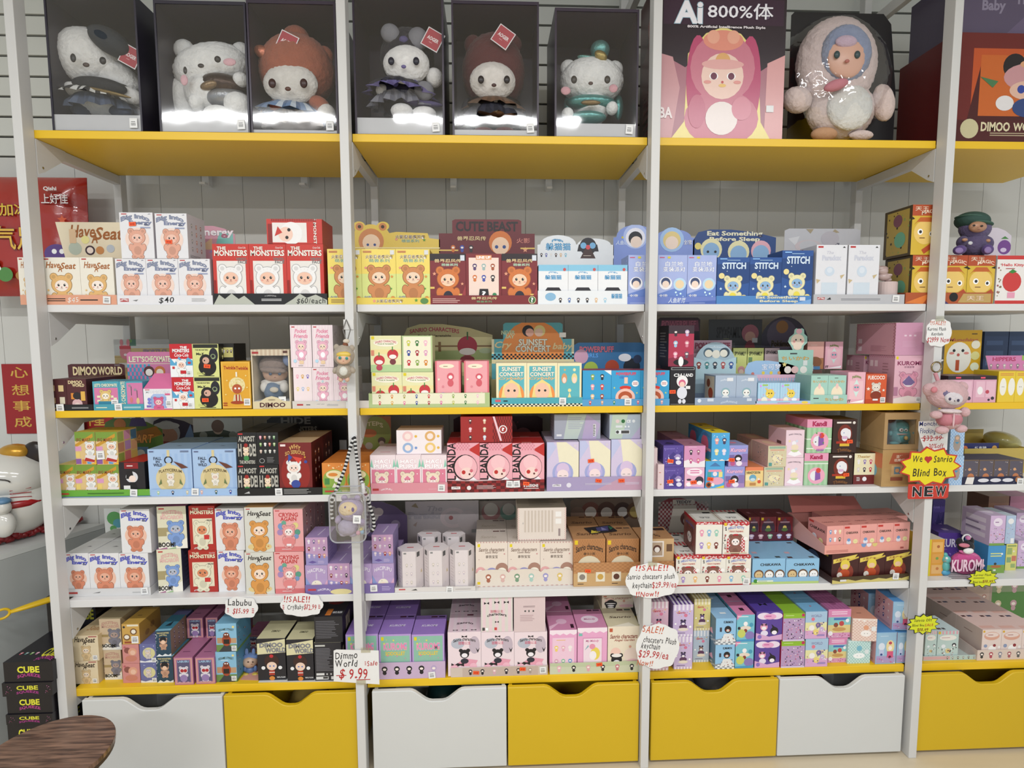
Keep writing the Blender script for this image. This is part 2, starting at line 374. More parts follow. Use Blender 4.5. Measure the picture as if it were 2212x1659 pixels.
# ------------------------------------------------------------------ drawers under the bottom shelf
DY = .018; zt = at(950, 1490, DY)[2]
def drawer(p0, p1, col, lab, notch=(.3, .7)):
    x0, x1 = gx(p0, zt, DY), gx(p1, zt, DY); 
    for q in PX:
        if q-.03 < x0 < q+PW: x0 = q+PW+.003
        if q < x1 < q+PW+.02 and x1 > x0+.1: x1 = q-.003
    wd = x1-x0; r = empty('pull_out_drawer', ((x0+x1)/2, DY, .012), lab, 'drawer', 'pull-out drawers under the bottom shelf'); m = YDRAW if col == 'y' else WDRAW
    h = zt-.012; n0, n1 = -wd/2+notch[0]*wd, -wd/2+notch[1]*wd; dp = .042
    def cr(x, z, xp, zp, xn, zn, q=.012):     # softened corner
        a = Vector((xp-x, zp-z)).normalized()*q; b = Vector((xn-x, zn-z)).normalized()*q
        return [(x+a.x, z+a.y), (x+(a.x+b.x)*.3, z+(a.y+b.y)*.3), (x+b.x, z+b.y)]
    c = [(n1, h), (n1-.055, h-dp), (n0+.055, h-dp), (n0, h)]; P = [(wd/2, h)]+c+[(-wd/2, h)]; pts = [(-wd/2, 0), (wd/2, 0), (wd/2, h)]
    for j in range(1, 5): pts += cr(*P[j], *P[j-1], *P[j+1])
    pts.append((-wd/2, h))
    mb = MB(); mb.prism(pts, 0, .017); bevel(mb.build('front_panel', m, r), .003, 3)
    mb = MB(); mb.box(-wd/2+.004, -wd/2+.016, .0175, .38, .0, h-.006); mb.box(wd/2-.016, wd/2-.004, .0175, .38, .0, h-.006)
    mb.box(-wd/2+.016, wd/2-.016, .368, .38, 0, h-.006); mb.box(-wd/2+.016, wd/2-.016, .0175, .368, .0, .012)
    mb.build('drawer_box', m, r)
    for sx in (-1, 1):
        for yy in (.05, .33): mb = MB(); mb.box(sx*(wd/2-.04)-.01, sx*(wd/2-.04)+.01, yy, yy+.02, -.011, -.0005); mb.build('caster', BLACK, r)
    return (x0+x1)/2
DR = [(176, 479, 'w', 'white drawer at the far left under the bottom shelf'), (482, 774, 'y', 'yellow drawer left of the price card on the second post'),
      (803, 1094, 'w', 'white drawer in the middle bay beside the price card'), (1097, 1384, 'y', 'yellow drawer in the middle bay, right of a white one'),
      (1408, 1683, 'y', 'yellow drawer in the right bay with grey packages showing'), (1685, 1956, 'w', 'white drawer in the right bay above the bare floor'), (1984, 2290, 'y', 'yellow drawer cut by the right edge of the photo')]
dc = [drawer(a, b, c, l, (.33, .67) if i in (1, 5, 6) else (.3, .66)) for i, (a, b, c, l) in enumerate(DR)]
for cx, col, lab, k in ((dc[1], 'b9a05a', 'crumpled gold film package inside the left yellow drawer', 0), (dc[4]-.07, '6e6e70', 'grey wrapped package inside the yellow drawer, left one', 1), (dc[4]+.07, '7b7a78', 'grey wrapped package inside the yellow drawer, right one', 1),
                     (dc[5]-.02, '3a1420', 'dark red shiny ball package in the right white drawer', 2), (dc[2], '1d3b3d', 'dark teal package in the middle bay white drawer', 2), (dc[6], '8d8c86', 'pale grey package in the yellow drawer at the photo edge', 1)):
    o = ell('wrapped_package', (cx, .2, .13), (.075, .1, .105), mat('film_'+col, col, .25, noise=.2, nscale=12, bump=.8, bscale=14), None, sub=3, rough=.02)
    tag(o, lab, 'package')

# ------------------------------------------------------------------ left of the rack: counter, cat, bag, boxes, stool
CZ = .755; A0 = atz(0, 1199, CZ); A1 = atz(96, 1170, CZ); dr = (A1-A0)/np.linalg.norm((A1-A0)[:2])
B0 = A0-dr*.25; t = (.50-A0[1])/dr[1]; B1 = A0+dr*t
fp = [(B0[0], B0[1]), (B1[0], B1[1]), (-1.6, .50), (-1.6, B0[1]-.1)]
if B1[0] > -.02: B1 = A0+dr*((-.03-A0[0])/dr[0]); fp = [(B0[0], B0[1]), (B1[0], B1[1]), (-.03, .5), (-1.6, .50), (-1.6, B0[1]-.1)]
mb = MB(); n = len(fp); V = [(x, y, 0) for x, y in fp]+[(x, y, CZ-.02) for x, y in fp]
mb.add(V, [tuple(range(n)), tuple(range(n, 2*n))]+[(a, (a+1) % n, n+(a+1) % n, n+a) for a in range(n)], 'fff')
cab = empty('side_counter', (A0[0]-.3, A0[1]+.1, 0), 'pale grey counter at far left carrying the lucky cat', 'counter')
L0 = np.array(cab.location)
o = mb.build('counter_body', mat('grey_counter', 'a5a8a6', .5, noise=.04, nscale=5), cab, -L0)
mb = MB(); V = [(x, y, CZ-.019) for x, y in fp]+[(x, y, CZ) for x, y in fp]
mb.add(V, [tuple(range(n)), tuple(range(n, 2*n))]+[(a, (a+1) % n, n+(a+1) % n, n+a) for a in range(n)], 'fff')
mb.build('counter_top', mat('counter_top_laminate', 'c5c7c4', .4, noise=.03, nscale=5), cab, -L0)

# lucky cat
cer = mat('white_glazed_ceramic', 'd9d7d0', .12, coat=.6, noise=.03, nscale=8); red = mat('red_patterned_glaze', 'a01a20', .25, noise=.35, nscale=60, coat=.4); gold = mat('gold_glaze', 'c99636', .3, .5, noise=.15, nscale=50); blk = mat('black_glaze', '241a18', .3, noise=.1)
cx0 = at(22, 1100, .36); X0, Z0 = cx0[0], CZ; S = 1.0
cat = empty('lucky_cat_figurine', (X0, .36, CZ+.001), 'white ceramic lucky cat with red collar and gold hat on the counter', 'figurine')
ztop = at(22, 975, .36)[2]-CZ
ell('body', (0, 0, .17), (.155, .12, .165), cer, cat, taper=.15); hd = ell('head', (0, -.01, ztop-.10), (.155, .12, .105), cer, cat)
for sx in (-1, 1):
    e = ell('ear', (sx*.10, 0, ztop-.015), (.042, .02, .055), blk if sx > 0 else cer, cat, rot=(0, sx*.5, 0))
    tube([(sx*.06+.04*math.cos(t), -.118-.004*math.sin(t)+.012*abs(math.cos(t)), ztop-.095+.014*math.sin(t)) for t in [math.pi*i/8 for i in range(9)]], .0022, 'closed_eye', blk, cat)
    for j in range(3): tube([(sx*.09, -.1, ztop-.13-j*.012), (sx*.135, -.06, ztop-.128-j*.017)], .0015, 'whisker', red, cat)
ell('nose', (0, -.13, ztop-.12), (.01, .006, .007), blk, cat, sub=2)
tube([(.135*math.cos(t), .105*math.sin(t)-.01, ztop-.185) for t in [2*math.pi*i/28 for i in range(28)]], .017, 'collar', red, cat, closed=True)
ell('hat', (.045, -.01, ztop+.0), (.055, .04, .03), gold, cat); ell('ingot', (-.03, -.12, .13), (.05, .03, .045), gold, cat)
k1 = ell('small_cat', (.075, -.12, .09), (.042, .03, .05), cer, cat); ell('small_cat_head', (.075, -.125, .155), (.035, .028, .03), cer, cat); ell('small_cat_cap', (.08, -.125, .178), (.03, .026, .014), mat('blue_glaze', '5f86a8', .3, noise=.2), cat)
ell('second_small_cat_head', (.02, -.13, .205), (.026, .02, .022), cer, cat); ell('plaque', (-.07, -.125, .2), (.05, .012, .045), mat('dark_gold_plaque', '6e4a2a', .35, noise=.4, nscale=50), cat)
def garland(p, q, lab):
    pts = []
    for i in range(23):
        t = i/22; P = p+(q-p)*t; pts.append((P[0], P[1], P[2]+.006*math.sin(i*2.3)))
    bm = bmesh.new()
    for i, P in enumerate(pts):
        m_ = bmesh.ops.create_icosphere(bm, subdivisions=2, radius=.02*(1-.35*(i/22)))
        for v in m_['verts']: v.co = Vector((v.co.x*1.15, v.co.y, v.co.z*.9))+Vector(P)+Vector((random.uniform(-.003, .003), random.uniform(-.003, .003), random.uniform(-.003, .003)))
    me = bpy.data.meshes.new('g'); bm.to_mesh(me); bm.free(); me.name = 'red_cushion_roll'
    tag(smooth(link('red_cushion_roll', me, mat('red_brocade', '8d1218', .35, noise=.5, nscale=45, bump=.6, bscale=40, coat=.3))), lab, 'cushion')
Pg0, Pg1 = atz(-30, 1172, CZ+.022), atz(212, 1112, CZ+.022)
if Pg1[1] > .49: Pg1 = Pg1+(Pg0-Pg1)*((Pg1[1]-.49)/(Pg1[1]-Pg0[1]))
garland(Pg0, Pg1, 'dark red brocade cushion roll along the counter edge before the cat')

# snack bag, door couplets
rb = empty('snack_bag', at(60, 560, .40)-np.array([0, 0, 0]), 'large shiny red snack bag hanging left of the rack', 'bag')
rl = np.array(rb.location); p00, p11 = at(-60, 640, .40), at(187, 384, .40)
nx, nz = 22, 22; V = []; rn = random.Random(3)
for j in range(nz+1):
    for i in range(nx+1):
        u, v = i/nx, j/nz; edge = min(u, 1-u, v, 1-v); x = p00[0]+(p11[0]-p00[0])*u+.03*(1-v)*(.5-u); 
        V.append((x-rl[0], .40-rl[1]-.055*min(1, edge*5)**.6+rn.uniform(-.004, .004)*(edge > .05), p00[2]+(p11[2]-p00[2])*v-rl[2]))
F = [(j*(nx+1)+i, j*(nx+1)+i+1, (j+1)*(nx+1)+i+1, (j+1)*(nx+1)+i) for j in range(nz) for i in range(nx)]
mb = MB(); mb.add(V, F, 'fff'); V2 = [(a, .402-rl[1], c) for a, b, c in V]; mb.add(V2, [f[::-1] for f in F], 'fff')
wd = p11[0]-p00[0]; hh = p11[2]-p00[2]
A = Art('T 上好佳 .83 .79 .21 .08 f3e9e6 6b1410;T Qishi .80 .87 .10 .035 f3e9e6 6b1410;T 运加冰 .45 .70 .34 .10 e8c22c 7a3a10;T 福气足 .42 .47 .5 .19 e8b840 5a2410;S .88 .62 .04 d4582a;E .82 .34 .1 .08 5b3a86;C .8 .36 .02 fff;C .86 .36 .02 fff;E .3 .25 .06 .06 4f8a3c;E .4 .17 .06 .06 4f8a3c;E .35 .22 .02 .02 fff;E .6 .16 .12 .06 b07b34;E .85 .24 .09 .05 b07b34', wd/hh)
A.paste(mb, (p00[0]-rl[0], .338-rl[1], p00[2]-rl[2]), (1, 0, 0), (0, 0, 1), (0, -1, 0), wd, hh)
mb.c = [c if isinstance(c, np.ndarray) else c for c in mb.c]
for i in range(2): mb.c[i] = np.tile(np.array((*srgb('a8281c'), 1.)), (len(mb.v[i]), 1))
smooth(mb.build('foil_bag', mat('red_foil', None, .22, noise=.12, nscale=6, bump=1., bscale=9, coat=.6), rb))
def couplet(p0, p1, py0, py1, ops, lab, Y=WY-.006, col='9e1c1e'):
    a, b = at(p0, py1, Y), at(p1, py0, Y); mb = MB(); mb.box(a[0], b[0], Y, Y+.002, a[2], b[2], col)
    Art(ops, (b[0]-a[0])/(b[2]-a[2])).paste(mb, (a[0], Y-.0002, a[2]), (1, 0, 0), (0, 0, 1), (0, -1, 0), b[0]-a[0], b[2]-a[2])
    tag(mb.build('paper_couplet', CARD), lab, 'paper banner')
couplet(15, 77, 786, 937, 'T 心 .5 .88 .5 .15 d9b04a;T 想 .5 .63 .5 .15 d9b04a;T 事 .5 .4 .5 .15 d9b04a;T 成 .5 .17 .5 .15 d9b04a', 'red paper banner with gold characters above the lucky cat')
couplet(177, 242, 870, 929, 'T 隆 .5 .45 .5 .6 d9b04a', 'red paper banner on the wall behind the green boxes')
o = MB(); a, b = at(122, 1010, .50), at(180, 903, .50); o.box(a[0], b[0], .5, .503, a[2], b[2], 'c9cac6'); tag(o.build('backing_board', CARD), 'plain white board standing behind the fourth shelf left end', 'board')

# black squeeze toy boxes stacked on the floor at the left
zt_ = .003
def cube_box(px0, px1, py0, Y, d, thin, lab, z0=None):
    global zt_
    z = zt_ if z0 is None else z0; xl, xr = gx(px0, z, Y), gx(px1, z, Y); h = at((px0+px1)/2, py0, Y)[2]-z
    mb = MB(); cuboid(mb, xr-xl, d, h, ('19171c', '19171c', '1b181d'), 'T CUBE .5 .62 .42 .3 d8d23a;U SQUEEZE .5 .27 .44 .2 b0388a;Q 8 .05 .2 .2 .8 d77bb0 b46;Q 8 .85 .2 .97 .8 d77bb0 b46' if thin else 'T CUBE .5 .62 .44 .3 e6e03c;U SQUEEZE .5 .3 .46 .17 c0408f', 'T CUBE .5 .5 .5 .4 8d8a2a', 'T CUBE .75 .3 .35 .25 d8d23a;U SQUEEZE .75 .1 .35 .1 b0388a;G 4 1 .05 .1 .5 .4 b56 588 7a5 c8a')
    o = mb.build('squeeze_toy_box', GLOSSC, None, ((xl+xr)/2, Y, z)); tag(o, lab, 'box', 'black boxes with yellow lettering on the floor'); zt_ = z+h+.0005; return o
zc = [(20, 118, 1620), (20, 112, 1563), (14, 122, 1543), (17, 122, 1502), (6, 122, 1475), (10, 124, 1430)]
nm = ['lowest black toy box of the stack, partly behind the stool', 'black toy box second from the bottom of the stack', 'thin black toy box with pink blobs low in the stack', 'thick black toy box in the middle of the stack', 'thin black toy box with pink blobs under the topmost', 'topmost black toy box of the stack left of the rack']
for k, (a, b, c) in enumerate(zc): cube_box(a, b-8, c, -.02+.004*(k % 2), .19, k in (2, 4), nm[k])
bz = at(160, 1500, .22)[2]
P = at(95, 1440, .2); mb = MB(); hh = at(100, 1290, .2)[2]; x0 = at(100, 1300, .2)[0]; x1 = min(-.004, at(225, 1350, .2)[0])
mb = MB(); cuboid(mb, x1-x0, .12, hh-.003, ('17151a', '17151a', '19171b'), 'T CUBE .75 .88 .4 .06 8d8a2a'); tag(mb.build('squeeze_toy_carton', GLOSSC, None, ((x0+x1)/2, .2, .003)), 'tall black carton standing behind the stacked black toy boxes', 'box')
# yellow shoehorn-like scoop lying on the tall carton
sc = empty('plastic_scoop', (x0, .24, hh+.004), 'yellow plastic scoop with a long handle at the left', 'scoop'); ym = mat('yellow_plastic', 'd9b21c', .35, noise=.05)
e0 = np.array([x1-.03, .28, hh+.012]); e1 = at(22, 1322, .08)
pts = [e0+(e1-e0)*t for t in np.linspace(0, 1, 9)]
bm = bmesh.new(); rings = []
ax = Vector((e1-e0)).normalized(); s1 = ax.cross(Vector((0, 0, 1))).normalized(); s2 = s1.cross(ax)
for i, p in enumerate(pts):
    r_ = [.006, .008, .009, .012, .015, .017, .016, .013, .009][i]; rings.append([bm.verts.new(Vector(p)-sc.location+s1*r_*math.cos(a)+s2*r_*.6*math.sin(a)) for a in [2*math.pi*j/10 for j in range(10)]])
for a, b in zip(rings[:-1], rings[1:]):
    for j in range(10): bm.faces.new((a[j], a[(j+1) % 10], b[(j+1) % 10], b[j]))
bm.faces.new(rings[0]); bm.faces.new(rings[-1]); me = bpy.data.meshes.new('handle'); bm.to_mesh(me); bm.free(); smooth(link('handle', me, ym, sc))
tube([Vector(e1)-sc.location+ax*(.02+.02*math.cos(t))+s2*.016*math.sin(t)+s1*.004 for t in [2*math.pi*i/20 for i in range(20)]], .0045, 'ring_end', ym, sc, closed=True)

# round wooden stool in the foreground
st = empty('round_stool', (.2893, -.4126, 0), 'round stool with dark wood grain seat in the lower left corner', 'stool')
wood = mat('dark_wood_grain', '6d4f3f', .35, coat=.15); nt = wood.node_tree; N, L = nt.nodes, nt.links
tc = N.new('ShaderNodeTexCoord'); mp = N.new('ShaderNodeMapping'); mp.inputs['Scale'].default_value = (3, 34, 3); mp.inputs['Rotation'].default_value = (0, 0, -.35)
ns = N.new('ShaderNodeTexNoise'); ns.inputs['Scale'].default_value = 3; ns.inputs['Detail'].default_value = 8; ns.inputs['Distortion'].default_value = .6
cr = N.new('ShaderNodeValToRGB'); cr.color_ramp.elements[0].color = (*srgb('402a20'), 1); cr.color_ramp.elements[0].position = .35; cr.color_ramp.elements[1].color = (*srgb('8d6c58'), 1); cr.color_ramp.elements[1].position = .68
L.new(tc.outputs['Object'], mp.inputs[0]); L.new(mp.outputs[0], ns.inputs['Vector']); L.new(ns.outputs['Fac'], cr.inputs[0]); L.new(cr.outputs[0], N['Principled BSDF'].inputs['Base Color'])
cyl('seat', (0, 0, .443), .152, .014, wood, st, seg=64); cyl('seat_rim', (0, 0, .43), .150, .012, mat('dark_edge', '3a2a22', .5, noise=.1), st, seg=64)
for k in range(4):
    a = math.pi/4+k*math.pi/2; tube([(.09*math.cos(a), .09*math.sin(a), .424), (.15*math.cos(a), .15*math.sin(a), .006)], .011, 'leg', mat('chrome_leg', 'b9b9b9', .25, 1, noise=.03), st)
tube([(.11*math.cos(t), .11*math.sin(t), .2) for t in [2*math.pi*i/32 for i in range(32)]], .006, 'foot_ring', mat('chrome_leg'), st, closed=True)
# ------------------------------------------------------------------ boxed toys: helpers
REG = []      # (shelf, x0, x1, y0, y1, z0, z1, front Y)
BOXES = []    # for the labels
CUR = {}
_bm = {}
def shelf(k, bay): CUR.update(k=k, bay=bay, z=ST[k], tray=None, y=SF+.008)
def place(des, x0, x1, z0, ztop, Y, d, r, n=1, st='', bar=''):
    short, cols, front, side, top = D[des]
    Xl = gx(x0, z0, Y)
    Yr = Y; rr = math.radians(r)
    for _ in range(3): Xr = gx(x1, z0, Yr); wd = (Xr-Xl)/math.cos(rr); Yr = Y+wd*math.sin(rr)
    gap = .0008; wd -= gap; h = ztop-z0
    key = (des, round(wd, 3), round(h, 3), round(d, 3))
    if key not in _bm:
        mb = MB(); cuboid(mb, wd, d, h, cols.split(), front, side, top); _bm[key] = mb.mesh('blind_box'); _bm[key].materials.append(GLOSSC if 'G' in cols else CARD)
    out = []
    for j in range(n):
        if Y+j*(d+.002)+d > RY+.08: break
        c = math.cos(rr); s_ = math.sin(rr); mx, my = wd/2*c, wd/2*s_
        ox, oy = Xl+gap/2+mx, Y+my; ox -= s_*j*(d+.002); oy += c*j*(d+.002)
        o = link('blind_box', _bm[key], None, None, (ox, oy, z0), (0, 0, rr))
        hx = abs(mx)+abs(d*s_)/2; cxx = ox-s_*d/2; cyy = oy+c*d/2; hy = abs(my)+abs(d*c)/2
        REG.append((CUR['k'], cxx-hx, cxx+hx, cyy-hy, cyy+hy, z0, ztop, oy))
        BOXES.append(dict(o=o, des=des, k=CUR['k'], bay=CUR['bay'], x=ox, y=oy, z=z0, h=h, w=wd)); out.append(o)
        if j == 0:
            for q in st.split():
                u, v = [float(t) for t in q.split(',')[:2]]; sticker(o, wd, h, u, v)
            for q in bar.split():
                u, v = [float(t) for t in q.split(',')[:2]]; barcode(o, wd, h, u, v)
    return out
def sticker(o, wd, h, u, v, sx=.0215, sy=.0125, yy=None):
    mb = MB(); mb.box(-sx/2, sx/2, -.0004, 0, -sy/2, sy/2, 'f2602c'); mb.box(-sx*.3, -sx*.12, -.0006, -.0004, -sy*.2, sy*.15, 'c02a10'); mb.box(-sx*.05, sx*.05, -.0006, -.0004, -sy*.2, sy*.2, 'c02a10'); mb.box(sx*.12, sx*.3, -.0006, -.0004, -sy*.25, sy*.2, 'c02a10')
    s = mb.build('price_sticker', CARD, o, (-wd/2+u*wd, -.0022 if yy is None else yy, v*h)); s.rotation_euler = (0, random.uniform(-.12, .12), 0)
def barcode(o, wd, h, u, v, w2=.026, h2=.03, yy=-.0022):
    mb = MB(); mb.box(-w2/2, w2/2, -.0004, 0, -h2/2, h2/2, 'e4e4e2')
    Art('B .5 .45 .42', w2/h2).paste(mb, (-w2/2, -.0004, -h2/2), (1, 0, 0), (0, 0, 1), (0, -1, 0), w2, h2)
    s = mb.build('barcode_label', CARD, o, (-wd/2+u*wd, yy, v*h)); s.rotation_euler = (0, random.uniform(-.08, .08), 0)
def g(des, x0, x1, yt, yb=None, d=.1, r=0, n=1, st='', dy=0, bar=''):
    """a box standing on the shelf (or the tray floor)"""
    T = CUR['tray']; z = CUR['z'] + (.0022 if T else .0003)
    if T: Y = T+.0035+dy
    elif yb and CUR['z'] < 1.15: Y = max(SF+.003, atz((x0+x1)/2, yb, z)[1]) + dy
    else: Y = CUR['y']+dy
    return place(des, x0, x1, z, at((x0+x1)/2, yt, Y)[2], Y, d, r, n, st, bar)
def s(des, x0, x1, yt, yb, d=.1, r=0, dy=0, n=1, st='', bar='', h=None):
    """a box standing on boxes below it"""
    Y = CUR['y']+.004; xm = (x0+x1)/2
    best = None
    for _ in range(2):
        ze = at(xm, yb, Y)[2]; xa, xb = gx(x0, ze, Y), gx(x1, ze, Y)
        c = [(min(xb, R[2])-max(xa, R[1]), R) for R in REG if R[0] == CUR['k'] and abs(R[6]-ze) < .055 and min(xb, R[2])-max(xa, R[1]) > .3*min(xb-xa, R[2]-R[1])]
        if c: best = max(c, key=lambda q: q[0]-(q[1][7]*.5))[1]; Y = best[7]
    Y += dy; ze = at(xm, yb, Y)[2]
    tops = [R[6] for R in REG if R[0] == CUR['k'] and min(xb, R[2])-max(xa, R[1]) > .004 and R[3] < Y+d and R[4] > Y and R[6] < ze+.06]
    z = max(tops)+.0008 if tops else ze
    if not tops: print('NO SUPPORT', des, x0, yt)
    return place(des, x0, x1, z, z+h if h else at(xm, yt, Y)[2], Y, d, r, n, st, bar)
def row(des, xs, yt, yb=None, **k):
    for i in range(len(xs)-1): g(des, xs[i], xs[i+1], yt if not isinstance(yt, (list, tuple)) else yt[i], yb, **k)
def outline(sh):
    if sh == 'r': q = .06; return [(q, 1)] + [(0, .92), (0, 0), (1, 0), (1, .92), (1-q, 1)]
    if sh == 'a': return [(1, 0)] + [(.5+.5*math.cos(math.pi*i/16), .25+.75*math.sin(math.pi*i/16)) for i in range(17)] + [(0, 0)]
    if sh == 'arch': return [(1, 0), (1, .35)] + [(.5+.5*math.cos(math.pi*i/16), .35+.65*math.sin(math.pi*i/16)) for i in range(1, 16)] + [(0, .35), (0, 0)]
    if sh == 's': return [(0, 0), (1, 0), (1, .6), (.86, .6), (.86, .96), (.83, 1), (.17, 1), (.14, .96), (.14, .6), (0, .6)]
    if sh == 'b': return [(0, 0), (1, 0), (1, .58)] + [(.74+.22*math.cos(math.pi*i/10), .6+.26*math.sin(math.pi*i/10)) for i in range(11)] + [(.27+.235*math.cos(math.pi*i/10), .6+.4*math.sin(math.pi*i/10)) for i in range(11)] + [(0, .58)]
    if sh == 'l': return [(0, 0), (1, 0), (1, .72), (.75, .9), (.45, 1), (.2, 1), (.06, .9), (0, .6)]
    if sh == 'cat':
        arc = lambda cx, cy, rx_, ry_, a0, a1, n=8: [(cx+rx_*math.cos(math.radians(a0+(a1-a0)*i/n)), cy+ry_*math.sin(math.radians(a0+(a1-a0)*i/n))) for i in range(n+1)]
        return [(0, 0), (1, 0), (1, .42), (.88, .46), (.86, .62), (.5, .66), (.42, .62)] + arc(.35, .84, .07, .15, -50, 150) + arc(.21, .6, .14, .3, 62, 118, 3) + arc(.075, .84, .07, .15, 30, 230) + [(0, .5)]
    if sh == 'wave': return [(0, 0), (1, 0), (1, .8)] + [(1-.33*j-.165+.165*math.cos(math.pi*i/6), .8+.2*math.sin(math.pi*i/6)) for j in range(3) for i in range(7)] + [(0, .8)]
    if sh == 'slant': return [(.09, 0), (1, 0), (1, 1), (0, 1)]
    if sh == 'bun': return [(.3, 0), (.78, 0), (.8, .2), (.96, .35), (.95, .62), (.8, .75), (.78, .95), (.68, 1), (.6, .97), (.56, .8), (.5, .97), (.42, 1), (.34, .93), (.32, .75), (.12, .6), (.05, .4), (.2, .2)]
    return [(0, 0), (1, 0), (1, 1), (0, 1)]
TR = []
def tray(lab, x0, x1, yl, yb, cols, ops, d=.2, hd=None, lh=None, r=0, bar='', st='', shp=None, rear=True, low=False):
    """open display carton: floor, front lip, cut-down sides, back, optional printed header card"""
    z = CUR['z']+.0003
    Y = max(SF+.003, atz((x0+x1)/2, yb, z)[1]) if CUR['z'] < 1.15 else CUR['y']-.0035
    xa, xb = gx(x0, z, Y), gx(x1, z, Y); wd = xb-xa; h = lh or at((x0+x1)/2, yl, Y)[2]-z; t = .0012
    c1, c2 = (cols.split()+[cols])[:2]
    root = empty('display_tray', ((xa+xb)/2, Y, z), lab, 'display tray', rz=math.radians(r))
    mb = MB(); X = wd/2
    pts = outline(shp) if shp else [(0, 0), (1, 0), (1, 1), (0, 1)]
    mb.prism([(-X+u*wd, v*h) for u, v in pts], 0, t, c1, c2)
    art(ops, wd/h).paste(mb, (-X, -.0004, 0), (1, 0, 0), (0, 0, 1), (0, -1, 0), wd, h)
    mb.box(-X, X, t, d, 0, .0012, c2); bh = h if low else min(.09, h*2.6)
    mb.box(-X, X, d-t, d, .0012, bh, c2)
    for sx in (-1, 1):
        x_ = sx*(X-t/2); P = [(t, .0012), (d-t, .0012), (d-t, bh), (d*.35, h*1.15), (t, h*.98)]
        V = [(x_-t/2, a, b) for a, b in P]+[(x_+t/2, a, b) for a, b in P]
        mb.add(V, [(0, 1, 2, 3, 4), (9, 8, 7, 6, 5)]+[(a, 5+a, 5+(a+1) % 5, (a+1) % 5) for a in range(5)], c2)
    b_ = mb.build('tray_body', CARD, root)
    for q in bar.split(): u, v = [float(t_) for t_ in q.split(',')]; barcode(b_, wd, h, u, v, .024, .024, -.002)
    for q in st.split(): u, v = [float(t_) for t_ in q.split(',')]; sticker(b_, wd, h, u, v, yy=-.002)
    if hd: header(hd, Y+d+.002, root, (xa+xb)/2, Y, z)
    CUR['tray'] = Y; CUR['ty'] = Y
    return root
def header(hd, Y, root, ox=0, oy=0, oz=0, name='header_card', zl=None):
    x0, x1, yt, yv, shp, base, ops = hd
    zv, zt_ = at((x0+x1)/2, yv, Y)[2], at((x0+x1)/2, yt, Y)[2]; xa, xb = gx(x0, (zv+zt_)/2, Y), gx(x1, (zv+zt_)/2, Y); wd = xb-xa; h = zt_-zv
    mb = MB(); pts = outline(shp); zlow = (oz+.0005 if zl is None else zl)
    mb.prism([(xa+u*wd, zv+v*h) for u, v in pts], Y, Y+.0015, base, 'cfc8bd')
    if zv-zlow > .004 and shp != 'slant': mb.box(xa, xb, Y, Y+.0015, zlow, zv, base)
    elif shp == 'slant': mb.box(xa+.09*wd, xb, Y, Y+.0015, zlow, zv, base)
    art(ops, wd/h).paste(mb, (xa, Y-.0004, zv), (1, 0, 0), (0, 0, 1), (0, -1, 0), wd, h)
    return mb.build(name, CARD, root, (-ox, -oy, -oz) if root else (0, 0, 0))
def lone_header(lab, hd, Y, cat='header card', zl=None):
    """display card standing by itself on the shelf; origin at its foot"""
    z = CUR['z']+.0003 if zl is None else zl; P = at((hd[0]+hd[1])/2, hd[3], Y)
    o = header(hd, Y, None, zl=z, name='standing_header_card')
    me = o.data; me.transform(Matrix.Translation((-P[0], -Y, -z))); o.location = (P[0], Y, z); return tag(o, lab, cat)
def notray(): CUR['tray'] = None

# ------------------------------------------------------------------ printed designs:  (words, 'front side top' colours, front, side, top)
D = {}
def D_(k, short, cols, front, side='', top=''): D[k] = (short, cols, front, side, top)
LB = 'L 3 .25 .03 .75 .09 999'
D_('seat', 'cream box with brown script and honey plush picture', 'ece6d8 e6ddcb e8b878', 'I Have .3 .84 .36 .13 a5622c;I A .48 .76 .1 .13 a5622c;I Seat .7 .82 .4 .13 a5622c;R .06 .95 .2 .975 b33;F .5 .42 .26 e3b676 f6e8dc;S .15 .3 .04 e8c07a;Q 6 .05 .1 .95 .25 e9cf9d', 'G 3 3 .1 .1 .9 .7 e8c490 d9a86a;T Seat .5 .85 .5 .1 a5622c')
D_('seatb', 'grey-cream box with black script and honey plush', 'd6d5cb d9cdb8 e3b47a', 'I Have .3 .87 .38 .1 241c18;I A .47 .81 .1 .1 241c18;I Seat .72 .86 .42 .1 241c18;R .06 .955 .2 .975 b33;E .5 .12 .42 .09 e0c88c;F .5 .5 .29 dc9a50 f3dcc8;S .8 .13 .04 d98a40', 'G 3 4 .1 .1 .9 .8 e8c490 d9a86a')
D_('seatl', 'wide cream box with black script', 'e0cfae d3bd94 d9c29a', 'I Have .25 .85 .36 .2 2c2018;I A .45 .74 .12 .2 2c2018;I Seat .68 .82 .4 .2 2c2018;R .62 .93 .95 .97 a55;F .5 .42 .17 ddc092 f0e0cc;B .85 .13 .09', 'G 2 2 .1 .1 .9 .8 c9a888 b98c68', 'I Seat .5 .5 .5 .3 b98c60')
BI = 'U Big_into .47 .87 .84 .12 8d95ae 5a6078;T Energy .62 .77 .66 .1 8088a6 5a6078;R .06 .955 .22 .975 b33;P 667 .85 .955 .95 .965 .9 .975;C .5 .42 .36 f1d6c9;F .5 .46 .24 e2a891 eec2b0;R .62 .66 .92 .685 9aa2c0'
D_('energy', 'white box with silver lettering and peach plush', 'e6e5e8 cfcacf dcdadb', BI, 'G 3 4 .12 .15 .88 .85 999 c87 a66;L 3 .1 .03 .9 .1 777', 'R .4 .45 .6 .55 99a')
